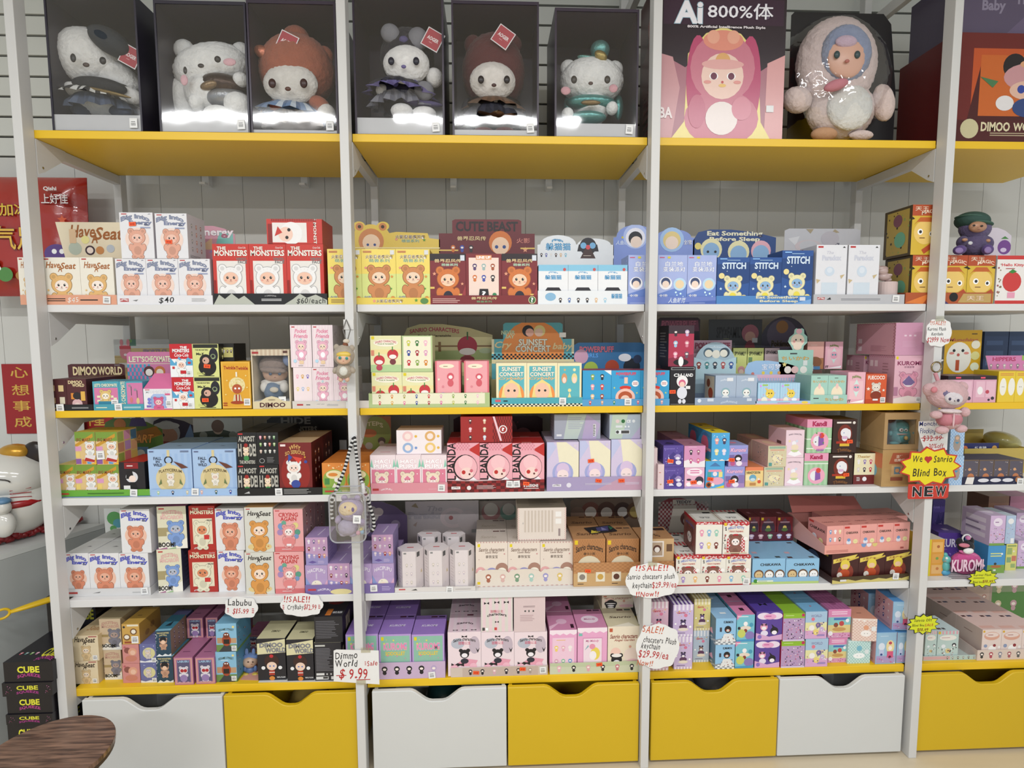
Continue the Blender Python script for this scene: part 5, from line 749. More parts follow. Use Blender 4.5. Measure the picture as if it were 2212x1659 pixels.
D_('meloa', 'pink box with six cake charms', 'e9a9cc d88fb6 d690b4', 'P f6e4ec 0 1 0 .92 .12 .88 .25 .92 .38 .88 .5 .92 .62 .88 .75 .92 .88 .88 1 .92 1 1;R .1 .05 .9 .82 f0cadc;L 1 .25 .75 .75 .78 e8b84a;G 3 2 .12 .1 .88 .72 d8a0b8 8ac0a0 6a98d0 f0d070 e8b0c0 f0e8e8', '', 'C .5 .45 .2 e8bcd4;R .8 .1 .92 .3 3a1c2c;P f2c4dc 0 0 .5 .45 0 .2')
D_('melob', 'pink box with tilted photo-frame picture', 'e9a9cc d88fb6 d690b4', 'P f6e4ec 0 1 0 .92 .12 .88 .25 .92 .38 .88 .5 .92 .62 .88 .75 .92 .88 .88 1 .92 1 1;R .18 .04 .84 .78 d890b8;R .2 .06 .82 .76 f2dce6;I My_Melody .5 .7 .44 .06 d0709c;E .6 .42 .16 .14 ecd45c;E .52 .38 .12 .1 f6eef0;C .5 .58 .1 e898b0;P 8ab0b8 .24 .5 .38 .58 .36 .62;C .35 .18 .08 f2c8d4;R .04 .82 .16 .88 7ac0b4', '', 'E .5 .45 .3 .2 f2dcea;I Melody .5 .45 .4 .1 c06a98;R .5 .9 .68 .97 4a1c34;R .72 .9 .95 .97 5a3a54')
D_('gardn', 'cream box with brown script and black-hood doll', 'ecdfc8 d8caac d9cfae', 'R .05 .88 .15 .96 c05a3c;I Sanrio_characters .5 .78 .86 .09 8a3c30;I Angel_Garden .52 .69 .64 .06 9a4c3c;C .25 .42 .16 f0c8b8;E .75 .36 .24 .16 ecd8cc;E .78 .16 .24 .12 e8bcc0;C .28 .26 .17 1c1a20;C .15 .36 .07 1c1a20;C .41 .36 .07 1c1a20;E .28 .36 .16 .04 f0ece6;E .28 .2 .11 .06 f4eef0;C .7 .55 .04 d8a08c;E .28 .06 .1 .05 f0ece6', '', 'I Sanrio .5 .5 .7 .1 4a3428;R .5 .86 .7 .94 4a1c1c;R .75 .86 .95 .94 2c5a44;P f0e8d4 .1 .0 .9 .0 .7 .2')
def cup(k, w_, base, stripe, toy): D_(k, w_, base, f'Z 5 0 .82 1 1 {stripe};Q 7 .15 .62 .85 .8 e8c04a d8686a 5a8ac0 f0f0f0;I Sanrio .4 .75 .4 .07 c0403c;C .62 .66 .09 d87a98;C .5 .42 .13 {toy};E .5 .3 .2 .07 5c3a5c;E .5 .22 .26 .05 e8dccc;C .42 .5 .06 3a3048;C .58 .5 .06 3a3048;E .5 .4 .08 .035 f0e8ee;L 1 .15 .09 .85 .13 7a6a8c;Z 6 0 0 1 .07 {stripe};C .85 .3 .06 fff;C .12 .4 .05 fff', '', f'Z 5 0 0 1 1 {stripe};P 2c2434 .35 .4 .5 .6 .65 .4 .5 .45')
cup('cupp', 'pink striped box with flamingo cake', 'd8b0c0 b48a9c c09ab0', 'ece0e4', 'c86a80'); cup('cupv', 'purple striped box with doll on cake', 'cdb9dc a894c0 6a4a94', 'ece4f0', '4a3c68'); cup('cupy', 'yellow striped box with doll on cake', 'dccf8c b8a878 c8b468', 'f0e8cc', '6a4a84'); cup('cupb', 'blue striped box with puppy in a cup', 'b4c4d4 98a8b8 a0b4c8', 'e4e8ec', '8a6a58')
D_('kuma', 'sky-blue box with black bear in patterned robe', '93c3e6 5c7f98 9cc6e8', 'P 8a9098 0 0 1 0 1 .2 .5 .26 0 .2;K 8 3 0 0 1 .18 fff e8ecee;T KUMAMON .62 .86 .46 .09 1c1e24;C .6 .58 .17 1e1c20;E .6 .54 .1 .05 d8d0c8;C .52 .55 .03 c03a2c;C .68 .55 .03 c03a2c;P e4e4e4 .25 .1 .42 .42 .8 .42 .98 .14;Q 9 .32 .14 .9 .38 555 8a4a4a;R .2 .5 .3 .66 3a3a44', 'P e8b0c8 .3 .2 .7 .5 .8 .3;L 3 .2 .6 .8 .9 4a7898;K 8 3 0 0 1 .18 fff c8ccd0', 'R .4 .3 .7 .4 e8f0f4')
D_('teacup', 'pink and teal box with tea-cup toy', '7ac0d0 5a9cb0 e08cb4', 'P e08cb4 0 1 0 .8 .3 1;L 1 .05 .9 .95 .96 f0f0f0;C .5 .66 .12 f4f0f0;E .5 .5 .3 .08 e8d8c8;C .5 .4 .1 8a3c34;C .82 .62 .11 4a9ab8;E .75 .22 .26 .16 8a7ab8;E .28 .3 .22 .16 c8d06a;C .14 .5 .08 2c2c34;P 4a98c8 0 0 1 0 1 .1 0 .06', '', 'R .4 .3 .65 .5 3a1c2c')
D_('wings', 'violet box with feathered wings and two dolls', '5b4398 46337c 55409a', 'E .3 .84 .26 .12 ecdcec;E .74 .84 .26 .12 ecdcec;E .52 .82 .24 .1 e8a8cc;L 1 .36 .8 .68 .87 c85a9c;C .3 .46 .14 e8a0bc;E .3 .42 .09 .06 f6f0f2;E .32 .24 .14 .1 e4dcf0;C .7 .32 .15 1e1a24;E .7 .26 .1 .07 f6f0f6;P 1e1a24 .58 .56 .66 .36 .76 .42;P d8a8d0 0 0 1 0 1 .2 .5 .12 0 .26;C .14 .12 .08 8a70c0;P 1c1a20 .2 .58 .3 .54 .4 .58 .4 .5 .3 .54 .2 .5', '', 'P 14121c .35 .42 .5 .52 .65 .42 .65 .62 .5 .54 .35 .62')
D_('greenp', 'lime-topped box with crowded toy scene', 'b89ac0 c8305c 8fba34', 'R 0 .82 1 1 8fba34;L 1 .1 .9 .7 .94 d8e8a0;C .92 .93 .07 c0305c;Q 70 .04 .08 .96 .78 e090b0 f2ecf0 5a3a70 c05a80 d8c8e0 3a3048 e8b0c4;R 0 0 1 .06 d8c8e0', 'Q 8 .1 .1 .9 .9 f0d8e0', '')
D_('party', 'pastel box with toy band scene', 'a8c4dc 88b0d4 7ab2d8', 'R 0 .3 1 .6 e6e0a8;R 0 0 1 .3 d8a8d0;T WORLD .5 .84 .5 .09 7a8ab0 e8ecf4;C .35 .72 .08 e07a8c;C .3 .4 .13 f2ece8;C .6 .5 .12 7a6a9c;C .76 .36 .1 c8b0d8;C .5 .24 .13 ecd47a;Q 24 .08 .1 .92 .6 6a5a8c f0f0f0 e0a0b0;R .55 .1 .9 .16 a08ac0', '', 'C .5 .4 .05 b86a7a')
D_('swim', 'pink box with dolls on a boat', 'd89cc0 c484aa b06a98', 'R 0 .75 1 1 dc8ab4;L 2 .15 .8 .85 .94 f4d8e8;R 0 .3 1 .72 8cc8c8;R 0 .18 1 .45 e0cc8c;R .25 .62 .85 .7 4a78b8;C .35 .45 .1 8a4a3c;C .6 .5 .11 c04a4c;E .5 .3 .3 .07 c89a5c;C .12 .16 .1 f4eef0;C .85 .6 .08 f4eef0;Q 14 .05 .02 .95 .2 e8e0f0 c05a90', '', 'Z 6 0 0 1 1 a45e8c;C .5 .45 .15 8c4c74')
D_('ging1', 'peach gingham box with white doll and balloon', 'ecd8cc d8bcb0 d89880', 'K 14 14 0 0 1 .92 fff dcb8ac;C .56 .6 .11 e0a080;E .56 .34 .22 .14 f6f0ec;C .5 .34 .015 333;C .62 .34 .015 333;R .78 .46 .96 .66 e8e8e8;Q 8 .05 .88 .95 .95 fff', '', 'L 1 .4 .4 .7 .5 8a5a4c')
D_('ging2', 'mint gingham box with white cloud face', 'cfe6e4 b4d0ce b8d4d0', 'K 16 14 0 0 1 .95 fff a4ccc8;C .5 .66 .12 7ab8cc;E .5 .34 .26 .12 f6f8f8;C .42 .34 .015 48a;C .58 .34 .015 48a;R .75 .42 .92 .6 dfe8e8', '', 'R .1 .1 .9 .9 a8c8c4')
D_('castle', 'bright blue box with pink candy castle', '8cb6d8 d8a4a8 5596d0', 'R .04 .03 .96 .97 9cc0d8;R .04 .03 .96 .25 b09ac4;L 1 .2 .86 .8 .9 c8dcec;E .28 .55 .16 .12 dce4f0;R .16 .28 .4 .45 c0c8e4;C .28 .3 .06 3a4a88;E .7 .55 .2 .2 ecd9a0;C .7 .66 .08 c04a5c;E .7 .5 .09 .07 f6ece8;R .56 .2 .86 .4 d85a80;C .7 .22 .07 5a1c3c;Q 10 .05 .04 .95 .2 f0d8e8 d06a9c', 'R .06 .04 .94 .96 d8a4a8;G 3 3 .1 .2 .9 .9 b04a5c 3a3a78 d8b0b8;L 2 .1 .06 .9 .14 a07a8c', '')
D_('cafe', 'mint box with pink awning and cafe dolls', 'b9cdc9 a8bcb8 c8dadc', 'Z 6 0 .88 1 1 d8a0ac;E .5 .76 .4 .1 e8e4dc;L 1 .2 .74 .8 .78 c08a90;C .3 .46 .1 e4e8ec;C .8 .5 .1 2c2c34;E .8 .48 .06 .04 f0f0f0;C .52 .3 .12 d8c48c;Q 30 .05 .06 .95 .44 3a3438 f0ece8 b87a78;R .03 .9 .14 .98 d8b82c;R .0 .0 1 .05 a8bcb8', '', 'R .1 .1 .3 .2 5a3a3a;R .35 .1 .5 .2 4a4a4c')
D_('diner', 'pale pink box with ribbon and red-bow doll', 'e3d1ca cdb8ae e2c3bc', 'R .04 .9 .14 .97 d8a82c;E .5 .78 .4 .14 d8a490;E .5 .82 .34 .08 e8d4cc;L 1 .3 .8 .7 .84 8a3c34;C .55 .34 .2 f4f0ec;C .66 .46 .08 8c2c34;C .2 .45 .09 8a98b8;C .9 .4 .07 ece8e4;R .1 .02 .4 .12 8c4c68;R .65 .02 .95 .12 4a4478;C .5 .1 .1 b04a5c', 'L 1 .3 .7 .8 .75 8a6a60', 'R .1 .85 .3 .95 4a1c20;R .4 .85 .65 .95 3a3a58;R .1 .1 .8 .25 e0b0a4')
D_('redside', 'plain dark box behind', '', '')
del D['redside']
D_('backbr', 'brown box at the back', '8a6650 7a5844 84624c', 'L 2 .2 .6 .8 .8 a8846c', '', '')
D_('backpk', 'dusky pink box at the back', 'a87088 8c5870 9a6680', 'L 2 .2 .6 .8 .8 c890a8', '', 'L 1 .3 .45 .7 .55 7a4864')
# ------------------------------------------------------------------ second shelf
shelf(1, 0)
tray('low peach card tray with handwritten price, left end of second shelf', 45, 253, 637, 657, 'e0a183 d8c8b8', 'L 2 .28 .3 .47 .7 2a2018;L 1 .62 .35 .9 .6 15110f;H $45 .55 .5 .12 .5 f0e4dc', bar='.9,.48',
     hd=(122, 300, 480, 556, 'slant', 'e8dcc0', 'I Have .32 .74 .3 .34 a0602c;I A .46 .55 .07 .28 a0602c;I Seat .64 .68 .34 .34 a0602c;C .22 .25 .08 b9c4b4;C .4 .2 .06 3a2430;C .4 .2 .04 f0e0d4;C .52 .2 .05 c98a50;C .65 .25 .05 bcc4cc;C .35 .5 .05 ece49a;R .16 .4 .24 .8 e0c09a'), d=.16)
row('seat', [45, 95, 178, 250], 556, d=.12)
tray('low white card tray priced forty dollars under peach-picture boxes', 254, 460, 638, 657, 'e4e3e6 d4d0d4', 'R .03 .3 .12 .65 b33a3a;U POP_MART .075 .48 .08 .2 fff;P 777 .16 .45 .22 .55 .2 .35;H $40 .52 .5 .17 .62 222;L 3 .78 .3 .97 .7 aaa', d=.2,
     hd=(425, 508, 488, 552, 'l', 'd8a0b0', 'P 8ac8c0 .5 .4 .95 .4 .95 .8 .6 .8;P e8c4a0 0 .2 .4 .2 .4 .6;P b0a0d8 .3 .1 .7 .1 .6 .4;T Energy .5 .76 .9 .3 f6f0f4 b06a80'))
row('energy', [254, 320, 389, 458], 559, d=.11)
s('energy', 263, 335, 459, 556, d=.11); s('energy', 339, 408, 461, 556, d=.11)
for o, uv in zip([b['o'] for b in BOXES[-2:]], ((.4, .68), (.42, .33))): sticker(o, .11, .16, *uv)
tray('black and white mountain-print card tray marked sixty each', 462, 707, 634, 657, '1a1a1c 2a2022', 'P b9bcb0 0 0 .05 .9 .1 .5 .16 1 .22 .5 .27 .8 .36 0;P b9bcb0 .62 0 .7 .5 .76 .98 .82 .6 .9 .9 1 .4 1 0;U 7_DESIGNS .5 .78 .1 .1 bbb;L 2 .42 .3 .6 .55 ddd;H $60/each .86 .35 .26 .5 151515', d=.2)
row('mons', [464, 542, 622, 702], 527, d=.115)
s('monsl', 577, 697, 473, 527, d=.12)
tray('yellow card tray with orange hooded plush header behind second post', 709, 930, 643, 657, 'e8cf5c dcc04a', 'T 火影忍者疾风传 .6 .5 .26 .5 6a4a2c fff;L 3 .03 .2 .22 .8 8a6a3a;E .94 .5 .04 .45 5a8a4a;S .45 .5 .02 e89a8a;S .86 .6 .02 5a9a3c', d=.2,
     hd=(762, 950, 478, 545, 'cat', 'e6c85a', 'C .08 .82 .045 d08a56;C .345 .82 .045 d08a56;C .08 .82 .02 4a3428;C .345 .82 .02 4a3428;C .21 .36 .145 d08a56;C .21 .3 .1 f0d2b4;C .17 .24 .015 34508c;C .25 .24 .015 34508c;T 火影忍者疾风传 .66 .5 .34 .12 6a4a2c fff;T 萌兽系列 .66 .37 .2 .1 4e8a3c fff;S .5 .42 .02 e89a8a;S .82 .4 .02 5a9a3c;R 0 .12 1 .16 f4e4a4'))
row('bunny', [710, 783, 857, 930], 538, d=.11)
shelf(1, 1)
tray('dark red card tray with black capitals on its header', 930, 1161, 638, 657, '7e2a2e 6a2226', 'T 兽界忍风传 .5 .68 .24 .3 f0d8a0 5a2a18;T 萌兽系列 .5 .3 .14 .22 7ab07c;L 3 .02 .15 .33 .7 d8b0a8;C .95 .48 .035 e4e0b0;C .95 .48 .03 3f6a3a;T ? .95 .48 .015 .5 fff', d=.2,
     hd=(948, 1155, 474, 550, 's', '6e2a30', 'T CUTE_BEAST .5 .8 .64 .26 2a2022;T 兽界忍风传 .34 .46 .3 .12 f0d8a0 5a2a18;R 0 .1 .2 .14 e8c46a;G 3 1 .1 0 .38 .34 d5793c 4a56a8 3a3436;C .64 .34 .12 d5793c;C .64 .25 .09 f3cfb0;C .6 .22 .018 34508c;C .68 .22 .018 34508c;T 火影 .88 .4 .14 .14 d88a7c;S .9 .14 .03 e8a080;R .85 .16 1 .2 e8c46a'))
g('beast', 930, 1007, 548, d=.11); g('lineup', 1007, 1084, 548, d=.11); g('beast', 1084, 1161, 548, d=.11)
tray('white card tray with small penguin-like pictures along its front', 1162, 1355, 628, 657, 'e9ecef dde0e4', 'E .14 .55 .06 .3 8ab8d8;T 躲猫猫 .88 .6 .12 .35 5aa6d6 2e6a98;G 6 1 .2 0 .8 .6 2c2a30 5a78b0 2c2a30 2c2a30 e0bc94 a8d0e4', d=.2,
     hd=(1161, 1326, 508, 558, 'b', 'eff1f3', 'T 躲猫猫 .27 .5 .32 .3 6ab0dc 2e6a98;U Pingu .26 .76 .14 .12 6ab0dc 2e6a98;G 6 1 .02 0 .4 .28 2c2a30 6a78b8 e8e8e8 4a3430 e0bc94 8ac4dc;P 2c2a30 .52 .3 .54 .6 .78 .6 .8 .3;C .66 .52 .11 2c2a30;P 4a3430 .56 0 .62 .4 .7 .4 .76 0;C .6 .55 .04 7fb8e0;C .72 .55 .04 7fb8e0;C .66 .48 .03 e0505a;R .6 .1 .7 .12 e8dccc'))
row('peng', [1163, 1227, 1291, 1355], 572, d=.1)
tray('blue gradient card tray with white brush lettering behind third post', 1355, 1546, 641, 657, '6f83c8 8a9ad8', 'P 4f6ab4 .3 0 1 0 1 .5;I 人鱼陷落 .56 .5 .2 .7 e4ecf8;L 1 .7 .1 .97 .2 c8d4f0;L 1 .03 .1 .3 .2 c8d4f0', d=.2,
     hd=(1325, 1500, 486, 552, 'b', '8a9edc', 'I 人鱼陷落 .13 .42 .2 .14 e4ecf8;R .1 .56 .16 .62 dc3;C .27 .62 .15 b4c4f0;C .27 .58 .12 f0eef6;C .27 .56 .085 1c1c28;C .28 .44 .07 f4dccb;C .72 .52 .15 a8c8f0;C .72 .5 .11 e8d08c;C .72 .42 .08 f6dfcc;T 全7款 .92 .44 .1 .16 fff 4456a0'))
row('mermaid', [1356, 1420, 1483, 1546], 551, d=.1)
shelf(1, 2)
tray('bright blue card tray with puffy white phrase on its lip', 1547, 1751, 639, 657, '4f86c4 3f74b0', 'T Eat_Something .64 .78 .44 .42 e4e0c4 4a5a80;T Before_Sleep .66 .32 .4 .36 e4e0c4 4a5a80;R .88 .4 .94 .85 d8dce8;P 7aa8dc .8 0 1 .6 1 0', d=.2,
     hd=(1497, 1676, 496, 556, 'l', '2c4a84', 'T Eat_Something .5 .84 .66 .2 ece8cc 2a2c50;T Before_Sleep .5 .64 .6 .18 ece8cc 2a2c50;C .22 .28 .13 ece4b4;C .22 .22 .1 8fb6dc;C .55 .2 .13 ece4b4;C .55 .12 .1 8fb6dc;C .82 .24 .12 e8b0bc;C .82 .14 .1 8fb6dc;C .06 .4 .04 ecd87a;C .18 .2 .015 222;C .27 .2 .015 222'))
row('stitch', [1547, 1617, 1686], 556, d=.1); g('stitch', 1686, 1753, 541, d=.1)
tray('pale grey card tray with red logo and small pearl figurine', 1757, 1953, 636, 657, 'bcbcc0 c4c4c8', 'R .04 .45 .12 .7 b33a3a;U POP_MART .08 .57 .07 .15 fff;P 222 .14 .45 .18 .7 .19 .45;L 2 .3 .35 .74 .6 8a8a90', bar='.9,.55', d=.22,
     hd=(1694, 1858, 494, 548, 'r', 'c4c4ca', 'I The .72 .3 .14 .25 5a5c70;P d8d8dc .05 .6 .2 .7 .15 .3;E .32 .3 .18 .25 ccc0c4;E .32 .32 .12 .2 c4c4ca;P a89a80 .28 .98 .34 .8 .38 .98;P a89a80 .6 .8 .66 .98 .72 .85;E .6 .6 .12 .3 bcb8c0'))
row('para', [1759, 1825], 529, d=.1); row('para', [1828, 1895], 529, d=.1)
shelf(1, 2)
tray('orange and brown comic-print tray passing behind the fourth post', 1955, 2143, 632, 657, 'b0562e 8a4424', 'P e0803c 0 .1 .3 1 .2 0;P 4a3c70 .25 0 .4 .6 .5 0;C .55 .6 .05 1c1614;P c0a060 .6 .1 .66 .9 .98 .9 .98 .1;T 天王 .8 .5 .2 .4 f2ddc4 8a3a1c', d=.2)
g('magic', 1966, 2026, 551, d=.13); g('magic', 2026, 2085, 551, d=.13); g('magic', 2085, 2145, 551, d=.13)
s('magic', 1966, 2024, 442, 550, d=.13)
shelf(1, 3); g('tomato', 2148, 2216, 552, d=.11)
lone_header('white and purple card with round vegetable picture beside the purple plush', (2128, 2184, 492, 552, 'l', 'd8d0dc', 'C .75 .3 .26 7a4a94;P 4f8a4a .6 .6 .75 .7 .9 .6;E .72 .2 .12 .08 d8c8e4'), .20)

# ------------------------------------------------------------------ third shelf
shelf(2, 0)
tray('black card tray under dark brown round-toy boxes', 114, 201, 874, 886, '1c1a1c 4a2426', 'L 2 .48 .3 .9 .6 aaa;P c8963c 0 0 .1 .6 .05 0', bar='.2,.5', d=.2, hd=(147, 270, 786, 815, 'r', '522628', 'T DIMOO .3 .48 .42 .6 e8d4a4 2a1210;T WORLD .74 .48 .42 .56 e8d4a4 2a1210;L 1 .82 .86 .97 .94 aaa'))
g('dimol', 115, 147, 819, d=.19); g('dimoo', 147, 190, 819, d=.19)
tray('teal card tray with pink cartoon-lettered header', 203, 311, 873, 886, '4a9cae 3f8ea0', 'L 1 .05 .3 .38 .6 e8e8c8;L 2 .6 .3 .95 .6 d8e8e8', bar='.5,.55', d=.17, hd=(275, 372, 760, 820, 'r', 'd27ca4', "T LET'S .22 .74 .34 .2 efe8c8 8a4060;T CHECKMATE .68 .74 .56 .2 efe8c8 8a4060;K 12 4 0 0 .55 .58 fff 4a9cc0;R .0 .56 1 .58 e8e0c0;C .48 .3 .12 5a3030;C .48 .26 .08 f0e8e0;C .72 .3 .12 c8743c;C .72 .26 .08 f0e0cc"))
g('check', 203, 260, 824, d=.1); g('checkk', 260, 311, 824, d=.1)
lone_header('beige card lettered in outline capitals with pink bear at its corner', (248, 368, 733, 820, 'box', 'c8b07a', 'R 0 .6 .22 1 c9c9c4;R .2 .78 1 1 c4c3bd;R .24 .84 .4 1 4f7a64;C .3 .96 .03 6a9a50;T SPORTS_CL .74 .7 .44 .1 a08a9a 5a4a5a;R 0 .55 1 .57 b59a60;E .2 .68 .1 .18 d8848c;E .14 .92 .03 .09 d8848c;E .26 .92 .03 .09 d8848c;R .1 .76 .3 .84 c0404a;E .2 .62 .03 .03 f4e8e4;R .08 .3 .32 .42 e4e0dc'), .36)
g('cola', 374, 421, 815, d=.1); s('cola', 369, 418, 743, 814, d=.1)
g('lime', 421, 479, 815, d=.11, st='.42,.28'); s('lime', 418, 475, 743, 813, d=.11, st='.55,.33'); s('grid', 472, 508, 742, 778, d=.09, dy=.03)
g('twinkle', 481, 544, 781, d=.1)
tray('white torn-edged card tray with pale pink doll boxes at second post', 632, 797, 866, 885, 'd6cfc8 cdc6be', 'R .06 .4 .14 .62 b33a3a;L 1 .18 .4 .26 .6 333;H ~~_~ .42 .6 .2 .3 888;L 2 .45 .3 .6 .6 aaa', bar='.75,.45', d=.24)
g('pocketl', 636, 676, 794, d=.1); g('pocket', 676, 722, 794, d=.1); g('pocket', 722, 769, 794, d=.1)
s('pocket', 629, 675, 702, 793, d=.1, n=2); s('pocket', 676, 721, 702, 793, d=.1, n=2)
shelf(2, 1)
tray('pale green card tray lined with fruit-hat charm pictures', 797, 1058, 849, 883, 'b2c48c a8bc84', 'R .03 .25 .96 .98 ece8cc;G 9 2 .04 .1 .95 1.0 c9383e d9a83a e07a9c 2f4a9a a8303a d8689a b8bc4a 3f7a3a f0b8c8 8a8a50 d98a34 a8a050 3a5a9a c83a3a e0a8c0 8aa84a 3f7a3a f0c8d0', d=.24,
     hd=(868, 1064, 700, 785, 'l', 'd9cf98', 'P a8b878 0 0 1 0 1 .35 0 .3;R 0 .42 1 .46 8a6a40;R .4 .3 .43 .55 8a6a40;R .75 .3 .78 .55 8a6a40;U SANRIO_CHARACTERS .36 .84 .54 .1 c0405c;T Fruit_&_Vegetable .36 .7 .36 .06 6a5a3a;C .72 .44 .11 a8283a;R .715 .6 .73 .8 2f6a3a;E .72 .3 .09 .09 e8e0d8;E .72 .1 .08 .1 8a2a34;E .92 .32 .07 .07 b8c8a0'))
g('fruit', 804, 870, 804, d=.09); g('fruit', 870, 937, 804, d=.09)
s('fruit', 801, 868, 725, 803, d=.09); s('fruitg', 869, 935, 725, 803, d=.09)
g('akapink', 941, 996, 780, d=.1); g('akapink', 1003, 1057, 780, d=.1)
tray('aqua card tray with checkerboard trim and sunset header', 1062, 1258, 859, 883, '4fa8b4 e4dcac', 'R .04 .55 .1 .8 d85a6a;L 1 .13 .5 .2 .8 222;R 0 0 1 .32 f0ecd0;K 44 2 0 .02 1 .32 fff 1c1c20', bar='.78,.6', d=.2,
     hd=(1062, 1240, 697, 785, 's', '5fb0ba', 'C .5 .3 .38 f0944a;R 0 0 1 .1 e8dcac;K 40 3 0 .1 1 .24 fff 1c1c20;R 0 .24 .03 .6 ece4bc;R .97 .24 1 .6 ece4bc;T SUNSET .5 .52 .34 .15 f2ecd8 2a201c;T CONCERT .5 .36 .42 .15 f2ecd8 2a201c;T NEVER .2 .76 .16 .09 cfe0b8;T SAY .22 .66 .1 .08 cfe0b8;I Cry .14 .44 .2 .2 f0d8a0;I baby .86 .4 .24 .2 f0d8a0;C .44 .8 .07 1c1a1e;C .46 .76 .05 f0b8a8;C .58 .8 .07 ead890;C .57 .76 .05 f4cdb8;R .82 .64 .9 .76 ece8e0'))
g('sunset', 1072, 1138, 784, d=.1); g('sunset', 1138, 1204, 784, d=.1); g('sunsetb', 1204, 1256, 784, d=.1)
tray('blue card tray with small dolls printed on its lip, behind third post', 1258, 1446, 862, 878, '5aa0d0 4a90c4', 'G 7 1 .02 0 .98 1 d8443c e0a070 3a8a60 8a5aa0 d86a7a 2a2a30 e0a0a0', bar='.52,.6', d=.2,
     hd=(1240, 1392, 740, 800, 'r', '3a78ac', 'T POWERPUFF .32 .76 .48 .2 f08098 16223a;T GIRLS .24 .54 .2 .14 5fa8f0 16223a;C .1 .5 .1 d8a8c0;E .54 .2 .09 .12 c8402c;C .54 .12 .1 b8482c;C .24 .06 .1 b0c850;C .82 .12 .12 1c2430;E .72 .46 .09 .14 f0f0f4;C .9 .4 .06 2a3a5a'))
g('puffg', 1258, 1320, 800, d=.11); g('puff', 1320, 1383, 800, d=.11); g('puff', 1383, 1445, 800, d=.11)
shelf(2, 2)
g('black2', 1446, 1501, 792, d=.11, st='.1,.35'); s('black1', 1443, 1498, 703, 790, d=.11)
lone_header('dark pink card with tilted outlined capitals high at the back', (1420, 1512, 686, 745, 'r', '3e2a34', 'P 8c4a64 .05 .5 .1 .9 .95 .9 .98 .5;T POWERPUFF .5 .76 .8 .24 c06a84 2a1c24;T GIRLS .5 .52 .5 .2 c06a84 2a1c24'), .40)
lone_header('pink and grey card with zigzag letters behind the seal boxes', (1497, 1580, 735, 800, 'box', 'c9a4b4', 'T POWERPUFF .5 .82 .9 .18 a04a64 3a2830;P 8a4a68 0 .1 .2 .6 .3 .1;P 7ab0c0 .8 .1 .95 .5 1 .1'), .26)
tray('grey-blue card tray with arched penguin header', 1501, 1634, 859, 876, '95a5bd 8898b0', 'U mofusand .55 .4 .26 .35 c4d0e0;C .07 .6 .03 dce4ee;R .2 .5 .3 .9 d0d8e4;R .84 .5 .92 .9 d0d8e4', d=.16, low=True,
     hd=(1499, 1590, 739, 820, 'arch', 'a9c0cc', 'P b8d4dc 0 .0 1 .0 1 .6 .7 .5 .5 .6 .25 .5 0 .6;U mofusand .52 .86 .4 .05 cfdce4;C .34 .72 .12 4a6474;C .34 .7 .09 ece8d8;C .52 .68 .1 ece8d8;C .72 .72 .12 3a4a58;C .7 .7 .09 ece8d8;G 5 1 .02 .2 .98 .56 8a3a34 4a8a8a 3a4450 b05a5a 3a5a9a'))
g('mofu', 1544, 1589, 811, d=.1, dy=.004); g('mofu', 1589, 1634, 811, d=.1, dy=.004)
tray('dark green card tray with lime portrait boxes at the back', 1560, 1690, 850, 862, '2e4a38 34443c', 'L 1 .05 .6 .95 .8 6a8a60', d=.1, lh=.07)
REG.append((2, gx(1560, 1.36, .06), gx(1690, 1.36, .06), .05, .16, 1.289, 1.36, .06))
BT = [o for o in bpy.data.objects if o.get('label', '').startswith('dark green card tray')][0]; BT.location.y = .26; BT.location.x += .02
shelf(2, 2)
lone_header('dark card with spy lettering and pink-haired portrait cut-out', (1530, 1645, 690, 790, 'box', '46484c', 'R 0 .0 1 .2 3a5044;T SPY×FAMILY .4 .72 .5 .22 1c1c20;C .78 .7 .16 b06a78;C .78 .62 .1 d8a898;E .78 .35 .1 .2 8a3c48;R .82 .5 .92 .6 dcdcdc;R .1 .25 .26 .5 5a5c60;R .32 .25 .5 .5 5a5c60;L 1 .28 .57 .44 .6 8a8a60'), .40)
lone_header('dark blue-grey card with round creature on an orb', (1640, 1748, 684, 772, 'a', '4e4c5c', 'C .45 .55 .3 6c6478;C .45 .75 .12 b0804c;T Pokémon .45 .34 .4 .14 3a3428 8a7a50;R 0 0 1 .1 4a78a0;C .25 .1 .05 34465a;C .6 .1 .05 34465a'), .41)
for x0, x1, k in ((1582, 1612, 'spy'), (1613, 1648, 'spy'), (1650, 1682, 'spyp')):
    z = 1.289+.0745; Y = .265; place(k, x0, x1, z, at(x0, 752, Y)[2], Y, .09, 0)
tray('light blue and pink card tray with cloud-shaped header', 1632, 1750, 866, 876, 'a8cae6 98bcd8', 'R 0 0 1 .3 e4b8cc;E .9 .5 .06 .4 ecd050;L 1 .4 .3 .75 .6 c87a9c', d=.14, low=True,
     hd=(1609, 1722, 779, 826, 'l', 'a4c4e4', 'Z 20 0 0 1 .2 e8bcd0;R 0 .2 1 .36 e8bcd0;T 宝可梦 .5 .72 .36 .26 f4f4f8 8aa0d0;C .35 .44 .03 ecd050;C .5 .44 .03 ecd050;C .65 .44 .03 e0a060;S .75 .82 .05 ecd88a;C .15 .4 .03 d07a70'))
g('pika', 1636, 1684, 827, d=.1); g('pika', 1684, 1727, 827, d=.1)
